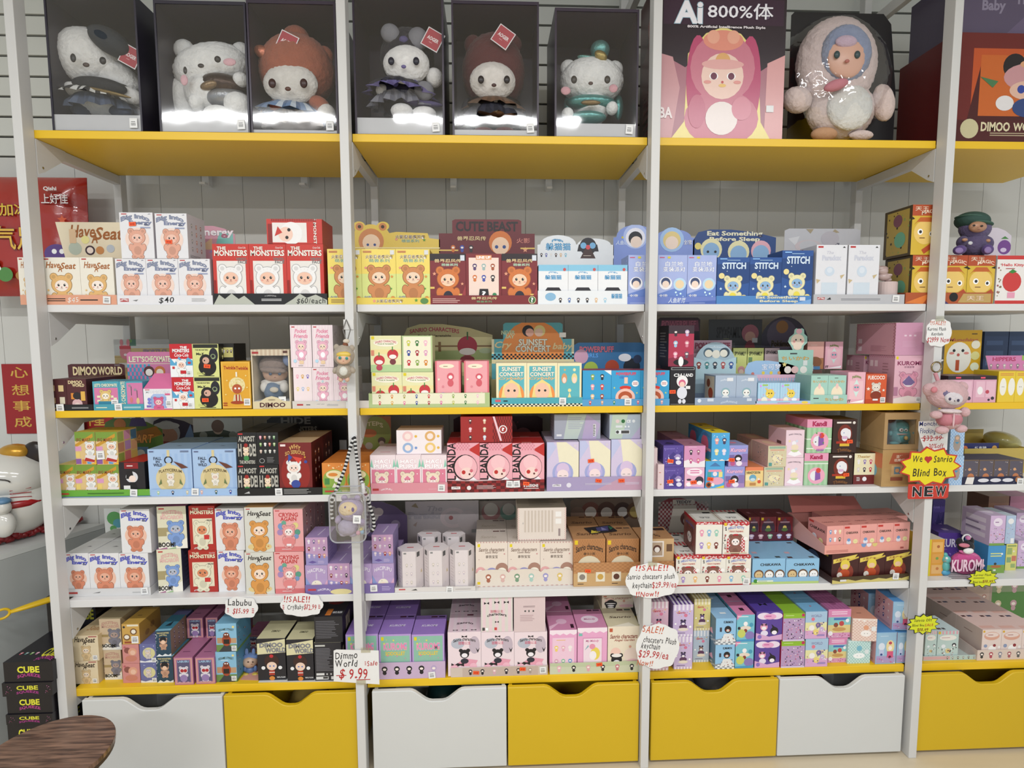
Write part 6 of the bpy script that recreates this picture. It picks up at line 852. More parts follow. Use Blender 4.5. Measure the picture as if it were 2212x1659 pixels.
tray('mint card tray with rabbit-shaped topper card', 1750, 1829, 853, 874, 'a2ccbe 92bcae', 'L 1 .08 .5 .3 .75 444;T ちいかわ .65 .5 .5 .3 e8b45a 8a5a2c;L 1 .1 .08 .8 .15 6a8a80;R .62 .55 .76 .9 dcdcdc', d=.14, low=True,
     hd=(1679, 1756, 756, 812, 'slant', 'a2ccbe', 'L 1 .35 .8 .65 .92 444;T ちいかわ .5 .68 .76 .14 e8b45a 8a5a2c;C .3 .24 .1 f0e4dc;C .5 .24 .1 e8c0bc;C .74 .24 .1 f0ece4;R .72 .4 .84 .6 e0e4e0'))
lone_header('mint-edged cut-out card of a pale pink plush creature', (1700, 1746, 709, 757, 'bun', 'a2ccbe', 'E .5 .44 .32 .3 f0dcc8;E .55 .86 .14 .12 e8b4bc;C .42 .48 .04 444;C .64 .48 .04 444;C .34 .4 .06 e8a8a0;C .72 .4 .06 e8a8a0;E .5 .16 .2 .14 f0dcc8'), .20, zl=at(1720, 757, .2)[2]-.001)
g('chiim', 1750, 1787, 811, d=.1); g('chiim', 1787, 1826, 811, d=.1)
notray()
g('jig', 1829, 1867, 804, d=.1); g('fuec', 1868, 1913, 808, d=.1)
g('kurop', 1928, 1991, 768, d=.13); s('kurou', 1932, 1996, 697, 766, d=.2)
g('kurop', 1862, 1905, 768, d=.1, dy=.16); 
tray('blue card tray at the back beside a pink creature box', 1752, 1832, 786, 798, '4f82b0 44729c', 'C .25 .5 .1 7aa4c8;L 1 .6 .3 .95 .6 c8d8e8', d=.1, lh=.012, bar='.7,.5')
T2 = [o for o in bpy.data.objects if o.get('label', '').startswith('blue card tray at the back')][0]; T2.location.y = .22; T2.location.z = at(1790, 798, .22)[2]
notray(); zt2 = T2.location.z+.0015
tag((lambda m: (m.box(-.075, .075, 0, .1, 0, T2.location.z-1.2896-.0008, '6a5048'), m.build('stock_carton', CARD, None, (T2.location.x, .22, 1.2895)))[1])(MB()), 'plain brown stock carton under the blue tray at the back', 'box')
place('sunr', 1742, 1778, zt2, at(1760, 738, .225)[2], .225, .09, 0); place('jig', 1781, 1819, zt2, at(1800, 738, .225)[2], .225, .09, 0)
shelf(2, 3)
lone_header('yellow card with big white round-faced creature cut-out', (2040, 2119, 713, 805, 'box', 'd9ab24', 'L 1 .72 .88 .95 .94 6a5020;I Munching .5 .76 .8 .1 c86a50;E .4 .36 .34 .36 eceadf;C .26 .52 .04 222;C .5 .52 .04 222;E .2 .46 .07 .03 d88a80;E .6 .46 .07 .03 d88a80;C .38 .42 .04 c05a50;R .32 .05 .42 .3 b8502c;E .84 .66 .12 .1 e8e4d0;E .84 .4 .12 .1 dcd890;E .84 .14 .12 .1 e4ecd0'), .20)
g('pinkb', 2045, 2100, 812, d=.1); g('pinkb', 2100, 2150, 812, d=.1)
g('yelh', 2153, 2190, 802, d=.1); g('yelh', 2190, 2228, 802, d=.1)
lone_header('pink card lettered in capitals with a row of small faces, far right', (2128, 2240, 768, 803, 'slant', 'd987b8', 'T HIPPERS .36 .78 .44 .24 b8346c f0b0d0;G 7 1 .05 .1 .95 .6 a8909c 8c7884 c4b0b8;R .7 .7 1 1 9cc060'), .17)
g('navy', 2118, 2170, 716, d=.08, dy=.25); g('navy', 2171, 2230, 716, d=.08, dy=.25)

# ------------------------------------------------------------------ fourth shelf
shelf(3, 0)
tray('green dotted card tray under checkered toy boxes, fourth shelf left end', 130, 330, 1058, 1073, '6aaa3c 5a9a34', 'Q 60 .0 .88 1 1 e8e05a d8d040;R 0 0 1 .08 3f6ab0;R .0 .4 .1 .6 c03a34;L 2 .3 .4 .7 .6 3c6a2c', bar='.8,.55', d=.22,
     hd=(222, 352, 903, 992, 'l', '5a7a34', 'P a8742c 0 .1 .1 .5 .9 .8 1 .6;I BIG_MART .5 .5 .7 .2 e8a04a 7a3a1c;C .3 .85 .1 c87a34;P 4a3c78 .45 .8 .5 1 .7 1 .75 .8;R .2 .0 .4 .2 b8a050;R .5 .0 .75 .3 6a8cb0;C .62 .14 .07 e8e4dc'))
g('mart', 127, 166, 1004, d=.1); g('mart', 166, 212, 1004, d=.1); g('mart', 212, 260, 1004, d=.1)
s('mart', 165, 209, 933, 1001, d=.1); s('mart', 210, 257, 933, 1001, d=.1, bar='.2,.3')
g('gothic', 261, 316, 998, d=.13)
notray()
tray('pale blue card tray of tan round keychain boxes', 327, 514, 1056, 1071, 'a2c0e4 94b2d8', 'G 6 1 0 0 1 1 a8c8a0 2c3a5a c8c0a0 d8a8a0 3a5a50 3a4a9a', bar='.51,.6', d=.26,
     hd=(418, 524, 903, 965, 'r', '3c4638', 'P c8ccc8 0 .5 0 1 1 1 1 .4 .6 .6;C .2 .4 .08 8a9088;C .5 .6 .1 b09a88;C .5 .72 .13 6a5040;C .8 .4 .08 8a9088;P 4f6a3c 0 0 1 0 1 .2 0 .3;P 2c3424 .3 .1 .5 .4 .7 .1'))
g('wild', 324, 418, 970, d=.11, n=2); g('wild', 420, 514, 970, d=.11, n=2)
notray()
lone_header('curved card with a helmeted white toy picture at the back', (328, 422, 903, 968, 'l', '4a4458', 'C .35 .5 .3 c8ccd0;E .35 .4 .24 .3 d0a088;C .25 .44 .04 222;P a8504a .1 .0 .6 .0 .5 .2 .15 .25;P 88a8d8 .7 .2 1 .2 .9 .8;E .35 .75 .3 .12 dce0e4'), .40)
tray('black card tray with white paragraph text', 513, 696, 1054, 1070, '1b1a1b 222021', 'P bbb .08 .3 .14 .6 .15 .3;L 4 .55 .15 .97 .85 9a9a98', bar='.49,.5', d=.27)
g('hide', 514, 560, 1004, d=.1); g('hide', 560, 604, 1004, d=.1); s('hide', 514, 556, 934, 1001, d=.1, n=2); s('hideg', 556, 603, 934, 1001, d=.1, n=2)
g('why', 605, 676, 956, d=.12, n=2)
notray()
lone_header('tall black card with white horror lettering at the back', (578, 750, 900, 985, 'r', '1f1c1d', 'E .36 .55 .3 .55 2c282a;T HIDE .36 .9 .36 .16 9a9894;T THE_MONSTERS .36 .68 .52 .14 9a9894;T ODDS! .4 .36 .4 .28 9a9894;R .9 .1 .99 .4 ddd'), .405)
tray('green card tray of orange picnic boxes behind the second post', 697, 801, 1053, 1070, '7aa850 6a9844', 'R .05 .35 .25 .6 c03a34;L 2 .4 .3 .6 .6 dce8c0', d=.26,
     hd=(776, 845, 899, 990, 'box', 'b0663a', 'E .5 .6 .5 .4 8f9a4a;U STEPS .45 .8 .6 .1 e0d8b0;E .3 .6 .25 .1 c8743c;C .3 .3 .12 b8a898;C .7 .42 .12 5a4438;C .7 .36 .08 c8b0a0;R .8 .1 .98 .24 ddd'))
g('step', 697, 749, 1000, d=.11, n=2); g('step', 749, 800, 1000, d=.11, n=2)
shelf(3, 1)
tray('plain pink card tray of bear-hood toy boxes', 802, 967, 1043, 1068, 'da909c d08692', 'R .02 .3 .1 .5 b33a3a;U HACIPUPU .2 .4 .14 .16 f6e8ea;L 2 .75 .3 .86 .45 e8b0b8', bar='.92,.5', d=.24, low=True)
row('haci', [801, 856, 911, 966], 983, d=.1, n=2)
s('hacil', 857, 954, 929, 978, d=.1, dy=.012)
tray('red tartan card tray with white tags on its lip', 967, 1176, 1037, 1067, '8c2024 7a1c20', 'K 22 4 0 0 1 1 fff 5a1418;R .04 .28 .13 .5 f0e8e8;U POP_MART .085 .39 .07 .1 222;C .22 .38 .022 e8e0e0;L 4 .3 .25 .56 .6 c8b0b0;T 6_DESIGNS .86 .5 .15 .22 f0ecec;R .79 .24 .94 .3 e0d0d0;P f0e0e0 0 1 .3 .94 .6 1', bar='.64,.66 .71,.66', st='.81,.68', d=.24)
row('panda', [967, 1037, 1107, 1176], 957, d=.11, n=2)
s('pandal', 995, 1107, 900, 956, d=.12, dy=.005)
notray()
lone_header('dim maroon and rose card with curly-haired doll at the back', (980, 1172, 899, 972, 'r', '4a2028', 'C .5 .5 .22 a86a74;C .52 .4 .14 b88a84;C .78 .4 .1 a86a74;Q 10 .05 .1 .95 .9 6a2c34 8a3c44'), .42)
tray('lavender gradient card tray of sleeping-doll boxes', 1181, 1387, 1030, 1065, 'a79abf 9a90b4', 'P c09ab0 .5 0 1 .0 1 1 .8 1;R .06 .32 .15 .5 e8e4ec;U POP_MART .105 .41 .07 .1 555;C .23 .42 .025 e0dce8;L 2 .4 .4 .68 .56 c8c0d4;L 2 .82 .4 .97 .6 d0c4d8', st='.54,.72 .78,.7', d=.26, low=True)
g('skull', 1181, 1250, 955, d=.11, n=2, r=-.5); g('skull', 1251, 1318, 952, d=.11, n=2); g('skull', 1319, 1386, 949, d=.11, n=2)
BXS = BOXES[-4]['o']; sticker(BXS, .115, .155, .38, .66)
s('skullb', 1197, 1297, 895, 938, d=.13, dy=.03); s('skullt', 1316, 1383, 895, 945, d=.16, dy=.006)
notray()
g('floral', 1387, 1419, 968, 1058, d=.1, dy=.02); g('floral', 1420, 1434, 1003, 1057, d=.08)
shelf(3, 2)
g('kuron', 1434, 1477, 1009, 1056, d=.1, n=2, st='.3,.35'); s('kuron', 1432, 1476, 962, 1008, d=.1, st='.35,.28')
g('dreamf', 1478, 1521, 1010, 1055, d=.1, n=3, st='.45,.3'); s('dream', 1477, 1523, 963, 1009, d=.1, n=3)
g('carouf', 1523, 1564, 996, 1054, d=.1, st='.25,.34'); s('carou', 1536, 1575, 935, 995, d=.11, n=2)
g('kurol', 1564, 1608, 1008, 1053, d=.1, st='.35,.3'); s('kurol', 1573, 1615, 962, 1007, d=.1, st='.15,.32')
g('hang', 1609, 1648, 1009, 1051, d=.1, n=2)
g('teas', 1649, 1693, 1009, 1050, d=.1); s('teas', 1658, 1698, 963, 1007, d=.12, n=2)
g('cloudp', 1694, 1734, 989, 1049, d=.1); s('cloudp', 1696, 1736, 929, 988, d=.12)
g('kandil', 1735, 1787, 979, 1048, d=.11); s('kandi', 1741, 1795, 906, 977, d=.14)
g('theat', 1788, 1841, 980, 1047, d=.1, st='.72,.32'); g('theatl', 1842, 1889, 978, 1046, d=.1); s('theat', 1797, 1849, 906, 976, d=.1, st='.7,.34')
shelf(3, 3)
g('checkb', 2048, 2079, 985, 1050, d=.09, r=0); s('checkb', 2050, 2081, 925, 984, d=.09)
tray('navy star-printed tray of clear-fronted bear boxes', 2077, 2209, 1030, 1048, '1f2140 262848', 'E .35 .55 .09 .25 dcdce4;E .55 .55 .09 .25 dcdce4;E .75 .55 .09 .25 dcdce4;P e8e4e0 .05 .1 .08 .98 .2 .98 .18 .05;Q 14 .0 .1 1 .9 c8c8e0;C .92 .6 .05 b0764c', bar='.95,.35', d=.16, low=True,
     hd=(2078, 2157, 957, 985, 'box', '2b2f66', 'T 扑克牌 .5 .55 .32 .4 f0f0f0;L 1 .35 .15 .7 .25 c8c8e0;C .08 .6 .07 d87a4c;C .88 .6 .07 d0a050;R .82 .1 .95 .5 ddd'))
row('poker', [2079, 2112, 2144, 2177, 2208], 993, d=.1)
notray()

# ------------------------------------------------------------------ fifth shelf
shelf(4, 0)
tray('white card tray of rust-plush boxes, fifth shelf left end', 147, 326, 1271, 1287, 'd5d4d4 cccac8', 'R .0 .35 .12 .6 b33a3a;P 777 .3 .4 .4 .6 .38 .4;L 2 .78 .3 .88 .5 aaa', bar='.93,.6', d=.3, low=True)
row('energyb', [147, 197, 262, 325], 1195, d=.12, n=2)
s('energyb', 264, 328, 1100, 1189, d=.12)
notray()
lone_header('white card with green and blue balloon shapes at the back', (226, 262, 1098, 1152, 'box', 'dcdedb', 'C .6 .6 .45 5aa05a;C .8 .4 .3 4f98a8;C .5 .2 .2 5aa05a'), .38)
g('maca', 343, 396, 1187, 1280, d=.12, r=6); s('maca', 343, 406, 1094, 1183, d=.12, r=3)
g('monsb', 411, 472, 1189, 1279, d=.12, n=2); s('monsb', 412, 468, 1093, 1179, d=.12)
g('energyb', 473, 531, 1189, 1278, d=.12, n=2); s('energyb', 468, 530, 1098, 1188, d=.12)
g('seatb', 532, 594, 1193, 1283, d=.12, n=2); s('seatb', 531, 593, 1096, 1191, d=.12, n=2)
g('cry', 595, 659, 1192, 1282, d=.12, n=2); s('cry', 594, 657, 1100, 1191, d=.12, n=2)
tray('purple card tray of lilac boxes behind the second post', 660, 852, 1262, 1283, '7d6ca6 8a78b0', 'R .03 .4 .12 .6 c03a44;U HACIPUPU .21 .48 .14 .2 e8e0f0;E .4 .25 .12 .3 ddd09a;L 3 .86 .25 .98 .75 b8a8d4', bar='.77,.55', d=.28, low=True,
     hd=(778, 880, 1083, 1195, 'l', '6c5a7c', 'C .2 .75 .2 c4bcb4;C .2 .72 .1 8a7a7c;E .4 .8 .1 .08 d8c8c0;E .42 .4 .3 .1 8a7ab0;C .75 .55 .1 9a8aa0;P 5a4a74 0 0 1 0 1 .2 0 .1'))
g('unic', 661, 709, 1221, d=.11, n=2); g('unicg', 709, 757, 1217, d=.11, n=2); g('unic', 757, 805, 1218, d=.11, n=2); g('unic', 805, 852, 1217, d=.11, n=2)
s('unicg', 661, 709, 1161, 1219, d=.11); s('unicg', 804, 850, 1155, 1214, d=.11)
shelf(4, 1)
tray('plain white curved tray holding tall six-sided cartons', 853, 1027, 1268, 1285, 'dad5d2 d0ccc8', 'R .05 .5 .13 .75 c0444a;P 333 .2 .4 .26 .7 .28 .4;L 2 .75 .3 .95 .6 b8b0ac', bar='.68,.4', d=.3, low=True,
     hd=(876, 1034, 1082, 1155, 'box', 'c5bbbb', 'I The .4 .78 .2 .14 a8a0a4;T Paradox .3 .58 .5 .18 b4acb0 a09aa0;P 9a8a6c .08 .85 .14 .95 .18 .8;E .65 .5 .18 .3 d4c4c4;E .65 .5 .12 .2 c8bcbc;E .85 .4 .14 .3 ccc0c0;C .62 .5 .03 a86a6a;P b09a90 .1 .3 .16 .4 .14 .25;R .9 .05 .98 .15 999'))
TY = CUR['tray']; HEX = []
def hexbox(px0, px1, pyt, dy, lab):
    z = CUR['z']+.0025; Y = TY+.004+dy; xl, xr = gx(px0, z, Y), gx(px1, z, Y); R = (xr-xl)/2; h = at((px0+px1)/2, pyt, Y)[2]-z; cy = R*.88
    mb = MB(); pts = [(R*math.cos(a), cy+R*math.sin(a)*.98) for a in [math.pi/3*i for i in range(6)]]
    V = [(x, y, 0) for x, y in pts]+[(x, y, h) for x, y in pts]; mb.add(V, [(5, 4, 3, 2, 1, 0), (6, 7, 8, 9, 10, 11)], 'e6dcdd')
    mb.add(V, [(i, (i+1) % 6, 6+(i+1) % 6, 6+i) for i in range(6)], 'e0d6d6')
    for i, ops in ((3, 'L 9 .25 .15 .85 .8 d0c4c4;R .2 .84 .6 .96 555'), (4, 'G 2 3 .15 .1 .85 .75 ccc0c8 c8c0b8 d0c8c8;R .1 .93 .3 .97 888'), (5, 'R .15 .84 .5 .96 555;P c8b48a .6 .4 .7 .5 .8 .4;Q 5 .2 .1 .9 .8 d8c4b0 c8a890')):
        a = np.array([*pts[i], 0]); b = np.array([*pts[(i+1) % 6], 0]); u = (b-a)/np.linalg.norm(b-a); art(ops, np.linalg.norm(b-a)/h).paste(mb, a, u, (0, 0, 1), (u[1], -u[0], 0), np.linalg.norm(b-a), h)
    mb.box(-R*.25, R*.25, cy-.003, cy+.003, h, h+.0003, 'c04a50')
    o = mb.build('hexagonal_carton', CARD, None, ((xl+xr)/2, Y, z)); tag(o, lab, 'box', 'white six-sided cartons on the fifth shelf'); HEX.append(o)
hexbox(856, 913, 1192, 0, 'front left white six-sided carton with red tab on top'); hexbox(914, 969, 1190, 0, 'front middle white six-sided carton'); hexbox(970, 1025, 1189, 0, 'front right white six-sided carton')
hexbox(900, 952, 1160, .11, 'white six-sided carton in the row behind, left one'); hexbox(955, 1005, 1160, .11, 'white six-sided carton in the row behind, right one')
tray('cream scalloped card tray lined with six pastel dolls', 1027, 1237, 1229, 1266, 'e2d6c8 d4c8b8', 'K 40 1 0 0 1 .05 fff c8a49c;R .02 .15 .05 .3 e3c420;G 6 1 .06 .1 .94 .9 a8644c d8b0a8 7a9a7c a8c8bc 9c98c8 dcc070', d=.3, shp='wave', low=True,
     hd=(1035, 1120, 1082, 1130, 'box', 'a89a90', 'C .3 .5 .24 a87a78;C .3 .62 .18 d0c8bc;C .75 .5 .22 7a988a;C .75 .62 .16 d0c8bc'))
row('latte', [1028, 1097, 1167, 1237], 1170, d=.115, n=2)
s('lattel', 1118, 1223, 1097, 1168, d=.13, dy=.01)
tray('caramel scalloped tray with stamp-shaped doll pictures', 1239, 1455, 1214, 1265, 'c8a270 b08a5c', 'R 0 .55 1 1 c08a5a;K 40 6 0 .55 1 1 fff b07c50;R .04 .2 .13 .6 e4dcc8;C .085 .4 .03 8a8078;R .22 .2 .31 .6 e4dcc8;C .265 .4 .03 c8a04c;R .38 .2 .47 .6 e4dcc8;C .425 .4 .03 5a3428;R .56 .2 .65 .6 e4dcc8;C .605 .4 .03 a05a3c;L 1 .04 .08 .13 .14 4a3428;L 1 .38 .08 .47 .14 4a3428', st='.14,.66', d=.3, shp='wave', low=True,
     hd=(1232, 1388, 1077, 1130, 'r', '7c6858', 'C .28 .5 .13 7a4a3c;C .28 .45 .08 d8ccc0;C .5 .5 .13 5a3c30;C .5 .42 .08 d0c4b8;C .72 .5 .12 4a342c;C .72 .45 .07 d0c8c0;C .9 .5 .12 6a4c34;C .9 .45 .08 b8a060;C .1 .4 .1 8a7060'))
g('mocha', 1238, 1307, 1164, d=.12, n=2); g('mocha', 1309, 1379, 1164, d=.12, n=2); g('mochas', 1382, 1454, 1164, d=.12, n=1)
notray()
shelf(4, 2)
tray('cream card tray with pastel teddy row and red dotted edge', 1459, 1621, 1238, 1266, 'e4ded0 d8d0c4', 'R 0 0 1 .1 a83034;G 6 1 .02 .1 .98 .95 a890cc e8b87a 7a3c34 e89ab4 8ab8d8 98ccb8', bar='.94,.3', d=.26, low=True,
     hd=(1422, 1530, 1076, 1150, 'l', '7c3038', 'K 26 14 0 0 1 .9 fff a89894;P c8c0b4 .2 0 .3 .8 .75 .8 .85 0;C .6 .4 .16 6a4440;C .6 .34 .1 c8c0bc;R .28 .82 .72 .96 c0b8ac;T TEDDY .5 .89 .3 .08 4a4450'))
row('teddy', [1459, 1513, 1567, 1621], 1200, d=.11, n=2)
s('teddyg', 1502, 1559, 1127, 1190, d=.13, r=-2); s('teddy', 1560, 1617, 1127, 1190, d=.13, r=-2)
tray('light blue card tray with grass trim and a leaning label', 1623, 1768, 1247, 1264, '8fbcdc 84aed0', 'R 0 0 1 .36 b4cc80;C .06 .5 .03 3f8a3a;R .08 .38 .32 .6 e0ecd8;L 1 .1 .42 .3 .55 6a8a60', d=.33, low=True)
g('chiib', 1624, 1695, 1207, d=.16, n=2); g('chiib', 1696, 1768, 1207, d=.16, n=2)
notray()
zk = max(R[6] for R in REG if R[0] == 4 and R[1] < 1.95+.55 and R[2] > 2.35 and R[5] < .7 and R[2] < 2.75)
def zcirc():
    Y = .22; z = [b for b in BOXES if b['des'] == 'chiib'][0]; zz = z['z']+z['h']+.0006
    xa = gx(1612, zz, Y); xb = gx(1712, zz, Y)
    m = MB(); m.box(xa, xb, Y-.003, Y-.0016, zz, zz+.035, '5a2030'); art('G 5 1 0 0 1 1 c8b0c8 d0a0a8 8ab090 b0b0d0 c8c0d8', 3).paste(m, (xa, Y-.0032, zz), (1, 0, 0), (0, 0, 1), (0, -1, 0), xb-xa, .035)
    m.box(xa, xb, Y-.0016, Y+.11, zz, zz+.001, '4a1a26'); o = m.build('display_tray', CARD); me = o.data; me.transform(Matrix.Translation((-xa, -Y, -zz))); o.location = (xa, Y, zz); tag(o, 'maroon card tray on top of the light blue boxes', 'display tray')
    for a, b in ((1615, 1640), (1641, 1676), (1677, 1711)): place('circus', a, b, zz+.0014, at(a, 1117, Y)[2], Y, .1, 0)
zcirc()
tray('brown card tray with jagged cream trim under the coral tray', 1793, 1968, 1243, 1266, '4a3a24 3a1e1a', 'P cfc072 0 0 1 0 1 .6 .9 .3 .8 .6 .7 .35 .6 .55 .5 .3 .4 .5 .3 .3 .2 .6 .1 .3 0 .6;Q 14 .15 .5 .95 .95 7a5a34 a88a50;R .1 .3 .18 .6 ddd', bar='.82,.7', d=.26, r=4, low=True)
T3 = CUR['tray']
notray(); CUR['y'] = T3+.012

rr = math.radians(4)
def rotrow(keys, pxs, z0, pyt, Y0, d, rdeg):
    rr = math.radians(rdeg); xl = gx(pxs[0], z0, Y0); xr_ = None
    Yr = Y0
    for _ in range(3): xr_ = gx(pxs[-1], z0, Yr); W = (xr_-xl)/math.cos(rr); Yr = Y0+W*math.sin(rr)
    n = len(keys); wd = W/n; h = at(pxs[0], pyt, Y0)[2]-z0
    for i, k in enumerate(keys):
        key = (k, round(wd, 3), round(h, 3), round(d, 3)); short, cols, front, side, top = D[k]
        if key not in _bm: mb = MB(); cuboid(mb, wd-.0008, d, h, cols.split(), front, side, top); _bm[key] = mb.mesh('blind_box'); _bm[key].materials.append(CARD)
        t = (i+.5)*wd; o = link('blind_box', _bm[key], None, None, (xl+t*math.cos(rr), Y0+t*math.sin(rr), z0), (0, 0, rr))
        BOXES.append(dict(o=o, des=k, k=CUR['k'], bay=CUR['bay'], x=o.location.x, y=o.location.y, z=z0, h=h, w=wd))
    return xl, W, h
z5 = ST[4]+.002
xl, W, h5 = rotrow(['ninja']*3, [1795, 1966], z5, 1199, T3+.006, .2, 4)
# coral tray on top, lid open
z6 = z5+h5+.001; Y6 = T3+.008
ct = empty('display_tray', (gx(1781, z6, Y6), Y6, z6), 'coral pink open tray with its lid folded back, stacked on brown boxes', 'display tray', rz=math.radians(5))
W6 = (gx(1966, z6, Y6+.02)-gx(1781, z6, Y6))/math.cos(math.radians(5)); lh = .033
mb = MB(); mb.box(0, W6, 0, .0015, 0, lh, 'eba497'); art('L 2 .02 .15 .28 .45 b87068;C .46 .9 .03 7a9ccc;C .52 .9 .03 f2e4ea;C .59 .9 .03 e0cc80;R .9 .2 .94 .4 a8504c', W6/lh).paste(mb, (0, -.0003, 0), (1, 0, 0), (0, 0, 1), (0, -1, 0), W6, lh)
mb.box(0, W6, .0015, .215, 0, .001, 'd8938a'); mb.box(0, W6, .215, .2165, 0, .085, 'd8938a')
for x_ in (0, W6-.0012):
    P = [(.0015, .001), (.215, .001), (.215, .085), (.19, .085), (.0015, lh)]; V = [(x_, a, b) for a, b in P]+[(x_+.0012, a, b) for a, b in P]
    mb.add(V, [(0, 1, 2, 3, 4), (9, 8, 7, 6, 5)]+[(a, 5+a, 5+(a+1) % 5, (a+1) % 5) for a in range(5)], 'e2a99f')
mb.build('tray_body', CARD, ct)
mb = MB(); a_ = math.radians(20); y0, zz0 = .2, .088
V = [(0.01, y0, zz0), (W6-.02, y0, zz0), (W6-.01, y0+.06, zz0+.035), (.03, y0+.06, zz0+.05)]
mb.add(V+[(x, y+.001, z+.0015) for x, y, z in V], [(0, 1, 2, 3), (7, 6, 5, 4)], 'd8857c'); Art('C .35 .6 .06 d8c8d0;C .55 .6 .07 eab0a8;C .75 .6 .06 d0a868;C .35 .6 .04 8a98b8', 3).paste(mb, (0.02, y0-.001, zz0+.0005), (1, 0, 0), (0, .83, .55), (0, -.55, .83), W6-.04, .05)
mb.build('lid_flap', CARD, ct)
rotrow(['chiipg']+['chiip']*4, [1784, 1963], z6+.0013, 1137, Y6+.0035, .1, 5)
rotrow(['chiip']*5, [1788, 1958], z6+.0013, 1122, Y6+.106, .095, 5)
shelf(4, 3)
g('orcard', 2004, 2036, 1165, 1244, d=.1);
CUR['y'] = .2; place('kurb', 2024, 2082, ST[4]+.0005, at(2050, 1150, .24)[2], .24, .1, -6)

g('field', 2131, 2169, 1179, 1238, d=.1); g('yelg', 2170, 2194, 1175, 1232, d=.1); g('lila', 2195, 2226, 1168, 1228, d=.1)
s('lila', 2136, 2169, 1114, 1174, d=.12); s('sanb', 2170, 2191, 1114, 1172, d=.1); s('lila', 2192, 2224, 1108, 1168, d=.1)
CUR['y'] = .2; place('backbr', 2128, 2172, ST[4]+.0005, at(2150, 1072, .3)[2], .3, .1, 0); place('backpk', 2174, 2226, ST[4]+.0005, at(2190, 1072, .3)[2], .3, .1, 0)
CUR['y'] = .2; place('kuron', 2010, 2036, ST[4]+.0005, at(2020, 1080, .36)[2], .36, .07, 0)

# ------------------------------------------------------------------ bottom shelf
shelf(5, 0)
g('seatl', 162, 214, 1428, 1477, d=.1, n=3); s('seatl', 160, 215, 1373, 1427, d=.1, n=3)
g('macab', 227, 265, 1404, 1468, d=.12); s('macab', 218, 264, 1337, 1403, d=.16)
g('kiss', 266, 304, 1433, 1475, d=.1, n=2); s('kiss', 266, 302, 1392, 1432, d=.1, n=1); s('bread', 265, 303, 1348, 1391, d=.12)
g('moon', 305, 340, 1431, 1474, d=.1, n=2); s('moon', 303, 339, 1391, 1430, d=.12, n=2)
g('park', 340, 376, 1418, 1474, d=.11); s('park', 338, 371, 1363, 1416, d=.11, r=3)
g('sonny', 378, 419, 1420, 1479, d=.1, n=3); g('sonny', 424, 466, 1420, 1477, d=.1, n=3); s('sonny', 405, 440, 1335, 1389, d=.1, dy=.12, n=2); s('sonny', 446, 472, 1334, 1388, d=.1, dy=.12, n=2)

g('sesame', 468, 513, 1408, 1473, d=.11); s('sesame', 468, 513, 1347, 1406, d=.11)
mb = MB(); Pq = atz(650, 1476, ST[5]); mb.box(-.15, .13, 0, .14, 0, .0012, 'd4d4d2'); tag(mb.build('paper_sheet', CARD, None, (Pq[0], SF+.002, ST[5]+.0003), (0, 0, -.03)), 'white paper sheet lying under the black and cream boxes', 'paper')
zpp = ST[5]+.0018
def onp(k, x0, x1, yt, yb, d):
    Y = max(SF+.004, atz((x0+x1)/2, yb, zpp)[1]); place(k, x0, x1, zpp, at((x0+x1)/2, yt, Y)[2], Y, d, 0)
onp('dimow', 558, 619, 1379, 1469, .12); onp('dimow', 621, 679, 1381, 1470, .12); onp('dimoz', 681, 739, 1388, 1477, .12); s('dimoy', 680, 741, 1332, 1385, d=.18)
CUR['y'] = .2; place('sonny', 534, 562, ST[5]+.0005, at(545, 1372, .24)[2], .24, .1, 0)
tray('purple card tray showing four black-hood dolls, bottom shelf', 818, 962, 1430, 1471, 'c9b0cc b094c8', 'G 5 1 .0 .1 .92 .95 1c1a20 1c1a20 1c1a20 1c1a20 b8a4c8;R .0 .06 .02 .94 a088b0', bar='.8,.2', d=.2, low=True)
TYk = CUR['tray']; CUR['tray'] = TYk
g('kucart', 749, 819, 1370, d=.13, n=2); g('kucart', 820, 890, 1370, d=.13, n=2); g('kucart', 891, 961, 1370, d=.13, n=1)
notray(); shelf(5, 1)
tray('dusty pink card tray with six doll drawings, slanting lip', 974, 1183, 1440, 1467, 'd2c2b6 dccac8', 'R .12 .05 .9 .96 c4b0a4;G 6 1 .14 0 .88 1 2c2630 1c1a20 d8a8b0 2c2630 3a3438 a8988c', st='.26,.45 .74,.7', bar='.95,.55', d=.27, low=True)
row('bowbox', [968, 1040, 1111, 1182], 1365, d=.13, n=2)
s('bowb', 1039, 1108, 1291, 1349, d=.12); s('plainp', 1110, 1178, 1290, 1349, d=.12)
notray()
tray('pale green card tray with cloud edge and six dolls', 1188, 1384, 1430, 1456, 'cdd0b4 c4c8ac', 'E .5 .9 .6 .3 c0c8a4;G 6 1 .02 0 .98 .95 e8b0bc 1c1a20 e0a8b0 2c242c c87a84 1c1a20', st='.54,.8', d=.27, shp='wave', low=True)
g('meloa', 1187, 1246, 1361, d=.13, n=2); g('melob', 1247, 1311, 1356, d=.13); g('gardn', 1312, 1381, 1353, d=.13, n=2)
notray()
s('gardn', 1300, 1368, 1288, 1330, d=.12, dy=.13, h=.05)
shelf(5, 2)
g('cupp', 1400, 1444, 1378, 1448, d=.09); s('cupp', 1402, 1443, 1300, 1371, d=.09)
g('cupv', 1455, 1495, 1375, 1445, d=.09); s('cupv', 1453, 1497, 1306, 1374, d=.12)
g('cupb', 1496, 1531, 1362, 1430, d=.09); s('cupy', 1498, 1534, 1294, 1360, d=.1)
g('kuma', 1544, 1586, 1393, 1445, d=.1); s('kuma', 1545, 1589, 1336, 1391, d=.11, n=2)
